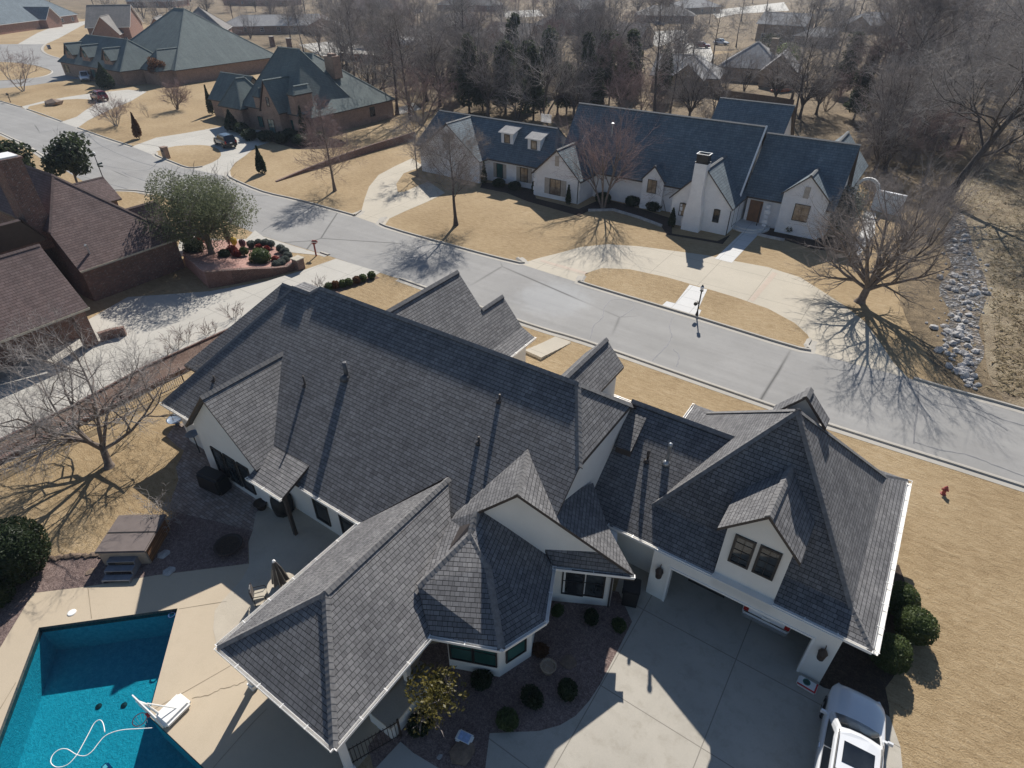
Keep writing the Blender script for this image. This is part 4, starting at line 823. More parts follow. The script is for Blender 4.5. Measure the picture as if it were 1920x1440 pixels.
# ---- brown brick neighbour
H3 = thing('house', 'dark red brick house with purplish brown shingle roofs left of the pale driveway', 'house', (-56, 18, 0))
rf, wl, cp = MB(), MB(), Lines()
xe = -52.4; a_ = V((-58.1, 19.8, 8.75)); wv = G((30, 306), 8.75); awst = V((-72, 19.8, 8.75)); rs = V((-55.0, 16.87, 5.55)); se = V((xe, 16.87, ZE)); ne = V((xe, 25.6, ZE))
rf.slab([a_, rs, se, ne], TH, 0, 1); rf.slab([awst, V((-72, 16.87, 5.55)), rs, a_], TH, 0, 1); rf.slab([a_, ne, V((-72, 25.6, ZE)), awst], TH, 0, 1)
cap(cp, a_, rs, .1); cap(cp, a_, ne, .09); cap(cp, awst, a_, .12)
wl.prism([(-72, 17.15), (xe - .5, 17.15), (xe - .5, 25.1), (-72, 25.1)], -.1, ZE - .1); wl.mesh([V((-55.1, 17.15, ZE - .1)), V((xe - .5, 17.15, ZE - .1)), V((-55.1, 17.15, 5.3)), V((-72, 17.15, 5.3)), V((-72, 17.15, ZE - .1))], [(0, 1, 2), (4, 0, 2, 3)])
x2, rx, rz_ = -45.7, -49.5, 6.7
rf.slab([V((x2, -2, ZE)), V((x2, 14.3, ZE)), V((rx, 14.3, rz_)), V((rx, -2, rz_))], TH, 0, 1); rf.slab([V((rx, -2, rz_)), V((rx, 14.3, rz_)), V((2 * rx - x2, 14.3, ZE)), V((2 * rx - x2, -2, ZE))], TH, 0, 1); cap(cp, V((rx, -2, rz_)), V((rx, 14.3, rz_)), .13)
wl.prism([(2 * rx - x2 + .4, -2), (x2 - 2.2, -2), (x2 - 2.2, 13.8), (2 * rx - x2 + .4, 13.8)], -.1, ZE - .1); wl.mesh([V((x2 - .5, 13.85, 2.7)), V((2 * rx - x2 + .4, 13.85, 2.7)), V((rx, 13.85, rz_ - .25))], [(0, 1, 2)])
wl.box((x2 - .55, 13.6, 1.35), (.8, .8, 2.7)); wl.box((x2 - .55, 7.0, 1.35), (.8, .8, 2.7))
h_ = [G(q, 5.3) for q in ((6, 469), (86, 445))]; tp = G((36, 411), 7.4)
rf.slab([h_[0] + V((0, -3, 0)), h_[1], tp, tp + V((0, -5, 0))], TH, 0, 1); rf.slab([h_[1], h_[1] + V((-7, 0.2, 0)), tp], TH, 0, 1); cap(cp, h_[1], tp, .09); cap(cp, tp, tp + V((0, -5, 0)), .12)
wl.prism([(h_[1].x - 6, 6), (h_[1].x - .4, 6), (h_[1].x - .4, h_[1].y - .4), (h_[1].x - 6, h_[1].y - .4)], -.1, 5.15)
for pk, rt, y_, back in (((193, 331), (228, 372), 31.0, 22.0), ((294, 375), (326, 428), 29.0, 23.0)):
    P = PY(pk, y_); Q_ = PY(rt, y_); dx = Q_.x - P.x
    rf.slab([P, Q_, V((Q_.x, back, Q_.z)), V((P.x, back, P.z))], TH, 0, 1); rf.slab([P, V((P.x, back, P.z)), V((P.x - dx, back, Q_.z)), V((P.x - dx, y_, Q_.z))], TH, 0, 1); cap(cp, P, V((P.x, back, P.z)), .12)
    wl.prism([(P.x - dx + .4, back), (Q_.x - .4, back), (Q_.x - .4, y_ - .4), (P.x - dx + .4, y_ - .4)], -.1, Q_.z - .1)
rf.build('roof', [M['roof_brown'], M['fascia']], H3); roof = H3.children[-1]; cp.build('ridge_cap', plain('brown_cap', (.12, .085, .078), .9, var=.2), roof); wl.build('wall', M['red_brick'], H3)
gt = Lines(); gutter(gt, V((xe, 16.9, ZE)), V((xe, 25.6, ZE)), out=(1, 0)); gutter(gt, V((x2, -2, ZE)), V((x2, 14.3, ZE)), out=(1, 0)); gt.build('gutter', plain('tan_gutter', (.42, .38, .30), .5), H3)
ct = G((8, 297), 10.8); MB().box((ct.x, ct.y, 7.4), (1.9, 1.5, 6.8)).box((ct.x, ct.y, 10.85), (2.1, 1.7, .16)).build('chimney', M['red_brick'], H3)
MB().box((ct.x, ct.y, 10.98), (1.7, 1.3, .1)).build('chimney_cap', M['white'], H3)
for q in ((34, 355), (168, 475)):
    p = PPX(q, xe, ZE, -1.0) if q[0] > 100 else PP(q, 16.87, 5.55, 1.1); MB().tube([p - V((0, 0, .2)), p + V((0, 0, .7)), p + V((.12, -.1, .78)), p + V((.22, -.2, .7))], .07, 7).build('vent_pipe', M['steel'], H3)
# raised brick bed in front of it
bedw = thing('retaining_wall', 'curved red brick retaining wall holding up the front garden bed', 'retaining wall', (-47, 27, 0)); mb = MB()
wp = [gxy(q) for q in ((393, 541), (440, 533), (480, 525), (510, 519), (540, 511), (560, 505))]; hs = [1.5, 1.3, 1.05, .8, .55, .7]
for i in range(len(wp) - 1):
    a, c = V((*wp[i], 0)), V((*wp[i + 1], 0)); n_ = V((-(c - a).y, (c - a).x, 0)).normalized() * .4
    mb.mesh([a, c, c + V((0, 0, hs[i + 1])), a + V((0, 0, hs[i])), a + n_, c + n_, c + n_ + V((0, 0, hs[i + 1])), a + n_ + V((0, 0, hs[i]))], [(0, 1, 2, 3), (5, 4, 7, 6), (3, 2, 6, 7), (1, 5, 6, 2), (4, 0, 3, 7)])
mb.build('wall_run', M['red_brick'], bedw)
c = V((*wp[-1], 0)); MB().box(c + V((0, .1, .5)), (.75, .75, 1.0)).build('end_pier', M['red_brick'], bedw); MB().box(c + V((0, .1, 1.04)), (.9, .9, .09)).build('pier_cap', M['concrete_tan'], bedw)
bed = [V((*p, 0)) for p in wp] + [V((*gxy(q), 0)) for q in ((552, 488), (535, 470), (490, 458), (440, 452), (380, 456), (352, 480), (350, 500))]
bz_ = hs + [.35, .25, .2, .2, .4, .9, 1.3]; mb = MB(); cc = sum((p for p in bed), V()) / len(bed) + V((0, 0, .6))
for i in range(len(bed)):
    j = (i + 1) % len(bed); mb.poly([bed[i] + V((0, 0, bz_[i] - .08)), bed[j] + V((0, 0, bz_[j] - .08)), cc])
    mb.poly([bed[i], bed[j], bed[j] + V((0, 0, bz_[j] - .08)), bed[i] + V((0, 0, bz_[i] - .08))])
mb.build('garden_soil', M['pink_gravel'], kind='structure')
BEDC = cc
# ---- generic surveyed house: front foot from one pixel to another, depth behind it
def ranch(label, pa, pb, depth, ze, zr, roofm, wallm, ends=('gable', 'gable'), axis='x', extra=(), nwin=3, fm='white', garage=None, dz=0.5, chim=None, pm='pane', steps=0):
    a, b = V((*gxy(pa), 0)), V((*gxy(pb), 0)); u = (b - a); L = u.length; ang = math.atan2(u.y, u.x); T = frame((a.x, a.y), ang)
    h = thing('house', label, 'house', (a.x, a.y, 0)); rf, wl, cp = MB(), MB(), Lines()
    wing(rf, wl, cp, T, -dz, L + dz, -dz, depth + dz, ze, zr, axis, ends[0], ends[1], ins=dz, cw=.22)
    for e in extra: wing(rf, wl, cp, T, *e[:6], *e[6:], ins=.4, cw=.22)
    ro = rf.build('roof', [M[roofm], M['fascia' if fm == 'frame' else 'white']], h); cp.build('ridge_cap', M['roof_cap'] if roofm in ('roof', 'roof_green') else M[roofm], ro); wl.build('wall', M[wallm], h)
    n = T(0, -1) - T(0, 0); u = u.normalized()
    for i in range(nwin):
        x = L * (i + .5) / nwin; p = T(x, -0.0, 1.5); window(h, p, (n.x, n.y), 1.2, 1.4, fm=fm, pm=pm, nx=2, ny=2)
    if garage is not None:
        p = T(garage, -.02, 1.15); window(h, p, (n.x, n.y), 4.6, 2.2, fm='white', pm='white', nx=4, ny=4, bar=.03).name = 'garage_door'
    if chim: 
        p = T(chim[0], chim[1], 0); MB().box((p.x, p.y, chim[2] / 2 + 1), (1.3, 1.0, chim[2] - 2)).box((p.x, p.y, chim[2] + .06), (1.5, 1.2, .15)).build('chimney', M[wallm], ro)
    return h, T, L
# the green-roofed brick house with the steep entry gable
H4 = thing('house', 'pinkish brick house with a very steep blue-green hip roof beside the dark parked car', 'house', (-90, 70, 0)); rf, wl, cp = MB(), MB(), Lines()
wing(rf, wl, cp, W, -99.5, -80.4, 64, 82.4, 2.9, 10.2, 'x', 'hip', 'hip', hipf=.92); 
tA, tB = PY((527, 88), 68.5), PY((560, 91), 68.5)
wing(rf, wl, cp, W, tA.x - 5.2, tB.x + 4.6, 62.5, 74.5, 3.4, tA.z, 'x', 'hip', 'hip', hipf=.75)
wing(rf, wl, cp, W, -100.5, -94.5, 61.5, 68, 3.0, 7.0, 'y', 'hip', 'hip', hipf=.8); wing(rf, wl, cp, W, -108, -99, 64.5, 72, 2.8, 6.6, 'x', 'gable', 'gable')
gk = PY((489, 150), 61.0); wing(rf, wl, cp, W, gk.x - 2.1, gk.x + 2.6, 61.0, 68, 3.6, gk.z, 'y', 'gable', 'gable', ins=.25)
for q in ((545, 175), (480, 178)):
    p = PY(q, 62.6); wing(rf, wl, cp, W, p.x - .8, p.x + .8, 62.4, 66, p.z - .2, p.z + .9, 'y', 'hip', 'gable', ins=.12)
roof = rf.build('roof', [M['roof_green'], M['fascia']], H4); cp.build('ridge_cap', M['roof_green'], roof); wl.build('wall', M['pink_brick'], H4)
cc_ = PY((622, 106), 74); MB().box((cc_.x, 74, cc_.z - 1.5), (2.0, 1.6, 3.2)).box((cc_.x, 74, cc_.z + .2), (1.1, .9, .5)).build('chimney', M['pink_brick'], H4)
for x, z0, w, h in ((gk.x - .1, 1.3, 1.5, 2.4), (gk.x + 3.2, 1.6, 1.2, 1.7), (gk.x - 3.6, 1.6, 1.1, 1.6), (-104, 1.5, 1.3, 1.6)):
    window(H4, (x, (61.25 if abs(x - gk.x) < 1 else 62.9 if x > gk.x else 61.9 if x > -103 else 64.9), z0), (0, -1), w, h, pm='pane_teal', nx=2, ny=2)
window(H4, (gk.x + .2, 61.25, 5.0), (0, -1), .7, 1.3, ny=2); window(H4, (-80.8, 77, 1.7), (1, 0), 1.1, 1.5, nx=2)
# the larger green-roofed house behind it
H5 = thing('house', 'big brick house with a broad dull green hip roof and dormers behind the red car', 'house', (-155, 90, 0)); rf, wl, cp = MB(), MB(), Lines()
wing(rf, wl, cp, W, -172, -141.8, 79, 106.5, 2.9, 13.2, 'x', 'hip', 'hip', hipf=.95)
wing(rf, wl, cp, W, -178, -150, 71.5, 84, 2.9, 8.2, 'x', 'hip', 'hip', hipf=.8); wing(rf, wl, cp, W, -150.5, -143.5, 76, 84, 2.9, 6.6, 'y', 'hip', 'gable', hipf=.9)
for x in (-173, -165.5, -156): wing(rf, wl, cp, W, x - 2, x + 2, 72.2, 79, 4.6, 6.9, 'y', 'gable', 'gable', ins=.3)
roof = rf.build('roof', [M['roof_green'], M['fascia']], H5); cp.build('ridge_cap', M['roof_green'], roof); wl.build('wall', M['pink_brick'], H5)
for x in (-173, -165.5, -156): window(H5, (x, 72.5, 5.2), (0, -1), 1.2, 1.4, pm='pane_teal', nx=2, ny=2)
for x in (-175.5, -163, -158): window(H5, (x, 71.9, 1.5), (0, -1), 1.3, 1.7, fm='frame', pm='pane_teal', nx=2, ny=2, shutters='frame')
for y in (84, 92, 100): window(H5, (-142.3, y, 1.6), (1, 0), 1.2, 1.5, nx=2)
ranch('red brick two-storey house with grey gables and white garage doors near the cul-de-sac', (175, 86), (252, 84), 16, 5.0, 10.5, 'roof_tan', 'orange_brick', ('gable', 'gable'), extra=((2, 10, -5, 8, 3.4, 8.2, 'y', 'gable', 'gable'), (17, 24, -3, 8, 3.4, 7.6, 'y', 'gable', 'gable'), (24, 40, 2, 18, 3.2, 9.5, 'x', 'hip', 'hip')), nwin=3, garage=20)
ranch('brick house with a blue-grey roof and white garage at the top left corner', (48, 56), (148, 42), 16, 3.0, 9.5, 'roof_blue', 'orange_brick', ('hip', 'hip'), extra=((-28, 4, -4, 12, 3.0, 10, 'x', 'gable', 'gable'), (5, 14, -6, 8, 3.0, 7, 'y', 'gable', 'gable')), nwin=5, garage=8)
ranch('long low brick ranch house with a pale weathered roof behind the iron fence', (415, 66), (600, 62), 14, 2.7, 5.6, 'roof_grey', 'pink_brick', ('hip', 'gable'), extra=((30, 42, -5, 8, 2.7, 5.2, 'y', 'gable', 'gable'),), nwin=6)
ranch('grey roofed house behind the trees with a flat white carport', (690, 86), (790, 92), 12, 2.7, 5.6, 'roof_tan', 'tan_stone', ('hip', 'hip'), nwin=4)
ranch('grey shingled house half hidden by the tall dark cedars', (880, 86), (985, 92), 14, 2.7, 6.2, 'roof_tan', 'tan_stone', ('hip', 'gable'), extra=((8, 17, -5, 6, 2.7, 5.6, 'y', 'gable', 'gable'),), nwin=4)
ranch('pale grey roofed house behind the wooden fence with several valleys', (1220, 168), (1340, 176), 12, 2.8, 6.2, 'roof_grey', 'tan_stone', ('gable', 'hip'), extra=((4, 11, -4, 6, 2.8, 5.6, 'y', 'gable', 'gable'),), nwin=3, fm='frame')
ranch('tan house with light grey pyramid roof beside the wooden fence', (1345, 150), (1460, 158), 13, 2.8, 7.4, 'roof_grey', 'tan_stone', ('hip', 'hip'), extra=((9, 17, -5, 6, 2.8, 6.4, 'y', 'gable', 'gable'),), nwin=3, chim=(10, 7, 8), fm='frame')
ranch('split-level house with two pale grey roofs near the top right', (1415, 76), (1500, 82), 11, 5.0, 8.0, 'roof_grey', 'tan_stone', ('gable', 'gable'), extra=((14, 26, -6, 4, 2.8, 5.0, 'x', 'hip', 'gable'),), nwin=3)
ranch('distant brown roofed house right of the bare treetops', (1190, 42), (1300, 44), 14, 2.8, 6.0, 'roof_tan', 'pink_brick', ('hip', 'hip'), nwin=4)
ranch('distant reddish roofed house at the top edge left of centre', (640, 28), (740, 32), 14, 2.8, 6.5, 'roof_brown', 'orange_brick', ('hip', 'hip'), nwin=4)
ranch('distant grey roofed house at the top edge above the cedars', (820, 20), (930, 22), 14, 2.8, 6.5, 'roof_tan', 'pink_brick', ('hip', 'hip'), nwin=4)
ranch('distant blue-grey roofed house at the top edge left of the ranch', (240, 14), (330, 14), 18, 3.0, 8.5, 'roof_blue', 'orange_brick', ('hip', 'hip'), nwin=4)
ranch('distant pale roofed house at the top edge right of the red gables', (420, 10), (540, 12), 16, 3.0, 6.5, 'roof_grey', 'orange_brick', ('hip', 'hip'), nwin=5)
ranch('distant small house by the pale driveway at the upper right', (1280, 28), (1350, 24), 14, 2.8, 6.0, 'roof_grey', 'tan_stone', ('hip', 'hip'), nwin=3)
for l, a, b, rm, wm in (('brown roofed house glimpsed between trunks above the middle of the white house', (1000, 62), (1085, 66), 'roof_tan', 'pink_brick'), ('grey roofed house glimpsed right of the tall cedars', (1110, 86), (1195, 92), 'roof_grey', 'tan_stone'), ('pale roofed house half hidden in the wood at the upper right', (1570, 58), (1650, 64), 'roof_grey', 'tan_stone'),
        ('low brown roofed house at the far top centre', (1040, 28), (1125, 30), 'roof_tan', 'orange_brick'), ('low grey roofed house at the top right edge of the wood', (1700, 24), (1800, 28), 'roof_tan', 'tan_stone'), ('tan roofed house between the cedars and the carport', (800, 62), (870, 66), 'roof_tan', 'tan_stone')):
    ranch(l, a, b, 13, 2.8, 6.2, rm, wm, ('hip', 'gable'), extra=((5, 13, -4, 6, 2.8, 5.6, 'y', 'gable', 'gable'),), nwin=4)
for px in ([(1280, 80), (1330, 82), (1340, 110), (1310, 130), (1265, 118), (1240, 95)], [(1330, 20), (1470, 4), (1480, 20), (1380, 26), (1345, 34)], [(560, 84), (640, 75), (700, 90), (720, 110), (660, 112), (600, 104)], [(700, 100), (760, 84), (790, 92), (770, 110)], [(1200, 60), (1290, 56), (1290, 74), (1230, 88)], [(940, 22), (1010, 18), (1020, 30), (950, 34)]):
    sheet('driveway', px, 3, M['concrete'])
# ================================================================ TREES AND SHRUBS
def rot_about(d, ang, rnd):
    a = Vector((rnd.uniform(-1, 1), rnd.uniform(-1, 1), rnd.uniform(-1, 1))); a = a - d * a.dot(d)
    a = a.normalized() if a.length > 1e-3 else d.orthogonal().normalized()
    return (d * math.cos(ang) + a * math.sin(ang)).normalized()
def tube_fast(vs, fs, pts, rads, n):
    b = len(vs); k = len(pts); u = None
    for i in range(k):
        t = (pts[min(i + 1, k - 1)] - pts[max(i - 1, 0)]); u = t.orthogonal().normalized() if u is None else u
        w = t.cross(u).normalized(); r = rads[i]; p = pts[i]
        for j in range(n):
            a = 6.28318 * j / n; c, s = math.cos(a) * r, math.sin(a) * r
            vs.append((p.x + u.x * c + w.x * s, p.y + u.y * c + w.y * s, p.z + u.z * c + w.z * s))
    for i in range(k - 1):
        for j in range(n): fs.append((b + i * n + j, b + i * n + (j + 1) % n, b + (i + 1) * n + (j + 1) % n, b + (i + 1) * n + j))
def make_mesh(name, vs, fs, mat, smooth=True):
    me = bpy.data.meshes.new(name); me.from_pydata(vs, [], fs); me.materials.append(mat)
    if smooth: me.polygons.foreach_set('use_smooth', [True] * len(me.polygons))
    return me
class Skel:
    def __init__(self, seed, C, rmin=0.006, up=0.06, wob=0.16, ang=(28, 55), lr=(.42, .68), tw=2):
        self.r = random.Random(seed); self.C = C; self.rmin = rmin; self.up = up; self.wob = wob; self.ang = ang; self.lr = lr; self.tw = tw
        self.tv, self.tf, self.cv, self.cf, self.tips = [], [], [], [], []
    def br(self, p, d, L, r, lev):
        R_ = self.r; k = 4 if lev == 0 else 3 if lev < 3 else 2; pts = [p.copy()]; q = p.copy(); dirs = [d]
        for i in range(k):
            d = (d + Vector((R_.gauss(0, 1), R_.gauss(0, 1), R_.gauss(0, 1))) * self.wob + Vector((0, 0, self.up))).normalized(); q = q + d * (L / k); pts.append(q.copy()); dirs.append(d)
        rads = [max(self.rmin * .6, r * (1 - .62 * i / k)) for i in range(k + 1)]
        if lev < self.tw: tube_fast(self.tv, self.tf, pts, rads, 6 if lev == 0 else 5)
        else: tube_fast(self.cv, self.cf, pts, [max(self.rmin, x) for x in rads[:-1]] + [self.rmin * .45], 3)
        if lev >= len(self.C): self.tips.append(q); return
        nc = self.C[lev]
        for j in range(nc):
            t = R_.uniform(.22, 1.0) * k if j else k; i = min(int(t), k - 1); pt = pts[i].lerp(pts[i + 1], min(1, t - i))
            cd = rot_about(dirs[min(i + 1, k)], R(R_.uniform(*self.ang)) * (0.6 if not j else 1), R_)
            self.br(pt, cd, L * R_.uniform(*self.lr), max(self.rmin, rads[i] * R_.uniform(.5, .68)), lev + 1)
    def leader(self, H, r0, wob=0.03, lean=(0, 0), segs=8, topr=.12, flare=1.6):
        R_ = self.r; pts = []; p = Vector((0, 0, -.15)); d = Vector((lean[0], lean[1], 1)).normalized()
        for i in range(segs + 1):
            pts.append(p.copy()); d = (d + Vector((R_.gauss(0, wob), R_.gauss(0, wob), .02))).normalized(); p = p + d * (H / segs)
        rads = [r0 * (1 - (1 - topr) * (i / segs) ** .9) for i in range(segs + 1)]; rads[0] *= flare
        tube_fast(self.tv, self.tf, pts, rads, 9); return pts, rads
def at_path(pts, t):
    k = len(pts) - 1; x = t * k; i = min(int(x), k - 1); return pts[i].lerp(pts[i + 1], x - i)
def bare_tree(seed, H, r0, kind, C, rmin=.006, n=14, base=.3, spread=4.0, lean=(0, 0), **kw):
    s = Skel(seed, C, rmin, **kw); R_ = s.r
    if kind == 'leader':
        pts, rads = s.leader(H * .92, r0, lean=lean)
        for i in range(n):
            t = base + (1 - base) * ((i + .5) / n) ** .85; az = i * 2.4 + R_.uniform(-.5, .5); el = R(R_.uniform(15, 40) + 35 * max(0, t - .5)); prof = math.sin(math.pi * min(1, (t - base) / (1 - base) * .72 + .26))
            d = Vector((math.cos(az) * math.cos(el), math.sin(az) * math.cos(el), math.sin(el)))
            s.br(at_path(pts, t), d, spread * prof * R_.uniform(.85, 1.15), max(rmin * 2, r0 * .36 * (1.1 - t)), 0)
    elif kind == 'cone':
        pts, rads = s.leader(H, r0, lean=lean, topr=.06)
        for i in range(n):
            t = base + (.98 - base) * (i + .5) / n; az = i * 2.4 + R_.uniform(-.5, .5); el = R(R_.uniform(12, 38)); d = Vector((math.cos(az) * math.cos(el), math.sin(az) * math.cos(el), math.sin(el)))
            s.br(at_path(pts, t), d, max(.5, spread * (1 - .8 * (t - base) / (1 - base))) * R_.uniform(.8, 1.15), max(rmin * 2, r0 * .2 * (1.1 - t)), 0)
    elif kind == 'vase':
        pts, rads = s.leader(H * base, r0, lean=lean, segs=4, topr=.75)
        for i in range(n):
            az = i * 6.283 / n + R_.uniform(-.35, .35); el = R(R_.uniform(28, 72)); d = Vector((math.cos(az) * math.cos(el), math.sin(az) * math.cos(el), math.sin(el)))
            L = min(H * (1 - base) / max(.55, math.sin(el)), spread / max(.2, math.cos(el))) * .62
            s.br(at_path(pts, R_.uniform(.7, 1)), d, L, r0 * R_.uniform(.38, .6), 0)
    elif kind == 'multi':
        for i in range(n):
            az = i * 6.283 / n + R_.uniform(-.4, .4); el = R(R_.uniform(58, 78)); d = Vector((math.cos(az) * math.cos(el), math.sin(az) * math.cos(el), math.sin(el)))
            s.br(Vector((math.cos(az) * .12, math.sin(az) * .12, -.1)), d, H * .62, r0, 0)
    return s
def plant_tree(name, label, xy, s, bark, twig, cat='tree', group=None, rz=0.0, z=0.0):
    t = thing(name, label, cat, (xy[0], xy[1], z), rz, group)
    for nm, v, f, m in (('trunk', s.tv, s.tf, bark), ('crown', s.cv, s.cf, twig)):
        if f: o = bpy.data.objects.new(nm, make_mesh(nm, v, f, M[m])); COL.objects.link(o); o.parent = t
    return t
def leaves(rnd, c, rad, n, size, shell=.55, lobes=5, amp=.22, shape='ball', zcut=-1.0, droop=0.0, asp=1.6):
    """leaf-sized quads through an uneven crown: denser towards its skin, gaps between its lobes"""
    vs, fs = [], []; L = [(Vector((rnd.gauss(0, 1), rnd.gauss(0, 1), rnd.gauss(0, 1))).normalized(), rnd.uniform(-1, 1)) for _ in range(lobes * 3)]
    c = Vector(c); k = 0; tries = 0
    while k < n and tries < n * 6:
        tries += 1; d = Vector((rnd.gauss(0, 1), rnd.gauss(0, 1), rnd.gauss(0, 1))).normalized()
        if d.z < zcut: continue
        m = 1.0 + sum(w * max(0, d.dot(l)) ** 6 for l, w in L) * amp; u = rnd.random(); rr = (shell + (1 - shell) * u ** .6) if rnd.random() < .85 else rnd.random() ** .5
        rr *= m; p = Vector((d.x * rad[0], d.y * rad[1], d.z * rad[2])) * rr
        if shape == 'cone': tz = (p.z / rad[2] + 1) / 2; f = max(.04, 1.15 * (1 - tz)); p.x *= f; p.y *= f
        p = p + c; e1 = Vector((rnd.gauss(0, 1), rnd.gauss(0, 1), rnd.gauss(0, .8))); e1 = (e1 + Vector((0, 0, -droop * 2))).normalized(); e2 = e1.cross(Vector((rnd.gauss(0, 1), rnd.gauss(0, 1), rnd.gauss(0, 1)))).normalized()
        sz = size * rnd.uniform(.6, 1.35); b = len(vs); a1, a2 = e1 * sz * asp, e2 * sz
        vs += [tuple(p - a1), tuple(p + a2 * .8), tuple(p + a1), tuple(p - a2 * .8)]; fs.append((b, b + 1, b + 2, b + 3)); k += 1
    return vs, fs
def core(rnd, c, rad, k=.8, n=14, shape='ball'):
    mb = MB(); prof = []
    for i in range(9):
        a = -math.pi / 2 + math.pi * i / 8; f = 1.0
        if shape == 'cone': f = max(.05, 1.15 * (1 - (math.sin(a) + 1) / 2)) 
        prof.append((max(.01, math.cos(a) * rad[0] * k * f), math.sin(a) * rad[2] * k))
    mb.lathe(c, prof, n, sy=rad[1] / rad[0]); return [tuple(v) for v in mb.v], mb.f
def join(*parts):
    V_, F_ = [], []
    for v, f in parts: b = len(V_); V_ += v; F_ += [tuple(i + b for i in q) for q in f]
    return V_, F_
SHRUBS = {}
def shrub(name, label, xy, rad, mat, seed=1, n=1200, size=.06, shape='ball', dense=True, cat='shrub', group=None, z=None, stem=True, droop=0.0, core_k=.82):
    key = (mat, shape, round(rad[2] / rad[0], 1), n, size, seed)
    t = thing(name, label, cat, (xy[0], xy[1], 0 if z is None else z), random.Random(seed * 7 + int(xy[0] * 10)).uniform(0, 6), group); rnd = random.Random(seed)
    zc = rad[2] * .92; p = leaves(rnd, (0, 0, zc), rad, n, size, .8 if dense else .5, shape=shape, zcut=-.85, droop=droop, amp=.09 if dense else .2)
    if dense: p = join(p, core(rnd, (0, 0, zc), rad, core_k, shape=shape))
    o = bpy.data.objects.new('foliage', make_mesh('foliage', p[0], p[1], M[mat], False)); COL.objects.link(o); o.parent = t
    if stem:
        mb = MB(); mb.tube([(0, 0, -.1), (0, 0, zc * .6)], .05, 6); mb.tube([(.0, 0, .1), (rad[0] * .4, 0, zc)], .03, 5); mb.tube([(0, 0, .1), (-rad[0] * .3, rad[1] * .3, zc)], .03, 5); mb.v = [v + t.location for v in mb.v]; mb.build('stem', M['bark'], t)
    return t
# ---- named trees of the front gardens
plant_tree('bare_tree', 'slender conical leafless tree with pinkish twigs standing below the low brick wall', gxy((628, 358)), bare_tree(11, 10.2, .17, 'cone', [7, 5, 3], .008, 58, .18, 2.9), 'bark', 'twig_red')
plant_tree('bare_tree', 'round-headed leafless tree with a single trunk near the kerb of the white house', gxy((855, 422)), bare_tree(12, 9.4, .2, 'leader', [8, 7, 5, 3], .006, 17, .3, 3.4), 'bark_dark', 'twig')
plant_tree('bare_tree', 'leafless tree with several stems and reddish twigs before the white house gable', gxy((1131, 392)), bare_tree(13, 10.6, .13, 'multi', [7, 7, 5, 3], .006, 4, .3, 4.2, ang=(22, 46), wob=.1), 'bark', 'twig_red')
plant_tree('bare_tree', 'wide spreading leafless tree whose shadow falls over the curved drive and street', gxy((1612, 566)), bare_tree(14, 9.8, .34, 'vase', [7, 6, 5, 4], .0055, 11, .17, 5.6, lean=(.12, .1), ang=(22, 48), wob=.11), 'bark', 'twig')
plant_tree('bare_tree', 'low gnarled leafless tree on the back lawn beside the iron fence', gxy((205, 875)), bare_tree(15, 7.4, .22, 'vase', [7, 6, 5, 4], .0045, 8, .2, 5.4, lean=(-.45, .25), ang=(25, 60), wob=.2), 'bark', 'twig_grey')
plant_tree('bare_tree', 'slim leafless tree at the left end of the white house', gxy((783, 332)), bare_tree(16, 7.4, .11, 'leader', [7, 6, 4], .009, 14, .3, 2.4), 'bark', 'twig')
plant_tree('bare_tree', 'leafless tree with low branches between the brick house and the white house', gxy((790, 235)), bare_tree(17, 9.5, .18, 'multi', [8, 7, 5], .011, 4, .2, 4), 'bark', 'twig_red')
plant_tree('crape_myrtle', 'small leafless crape myrtle with fanned stems beside the kerb', gxy((218, 236)), bare_tree(18, 4.6, .07, 'multi', [7, 6, 4], .012, 7, .2, 3), 'bark_pale', 'twig_red')
plant_tree('crape_myrtle', 'purplish leafless crape myrtle on the lawn before the larger green roof', gxy((333, 205)), bare_tree(19, 5.0, .07, 'multi', [7, 6, 5], .014, 7, .2, 3), 'bark', 'twig_red')
plant_tree('bare_tree', 'two-stemmed leafless tree on the lawn beside the cul-de-sac', gxy((44, 171)), bare_tree(20, 8.2, .13, 'multi', [7, 6, 5], .014, 3, .2, 3), 'bark_pale', 'twig_red')
plant_tree('sapling', 'thin leafless sapling at the middle of the tan lawn', gxy((278, 220)), bare_tree(21, 2.8, .03, 'multi', [5, 4], .012, 3, .2, 1), 'bark', 'twig', group=None)
plant_tree('sapling', 'thin pinkish sapling in the bed under the little stair gable', gxy((1250, 396)), bare_tree(22, 4.6, .035, 'multi', [6, 5, 3], .008, 3, .2, 1), 'bark', 'twig_red')
plant_tree('dead_shrub', 'pale twisted leafless shrub growing against the hot tub', gxy((320, 975)), bare_tree(23, 1.5, .04, 'vase', [5, 4, 4], .008, 8, .12, 1.8, ang=(30, 75), wob=.3), 'bark_pale', 'twig_grey', 'shrub')
plant_tree('bare_tree', 'tall pale sycamore leaning right above the rocky creek', gxy((1768, 378)), bare_tree(24, 20, .5, 'leader', [7, 7, 5, 4], .010, 20, .26, 8.5, lean=(.28, .12), wob=.17, up=.03), 'bark_dark', 'twig_grey')
plant_tree('bare_tree', 'huge pale branched tree at the right edge of the wood', gxy((1935, 330)), bare_tree(25, 17, .42, 'leader', [7, 7, 5, 4], .010, 17, .22, 8.0, lean=(-.1, 0), wob=.18, up=.02), 'bark_pale', 'twig_grey')
plant_tree('bare_tree', 'dark thick trunked tree leaning right amid the wood', gxy((1645, 238)), bare_tree(26, 19, .5, 'leader', [7, 7, 5, 4], .015, 18, .36, 7.5, lean=(.16, .05), wob=.15), 'bark_dark', 'twig')
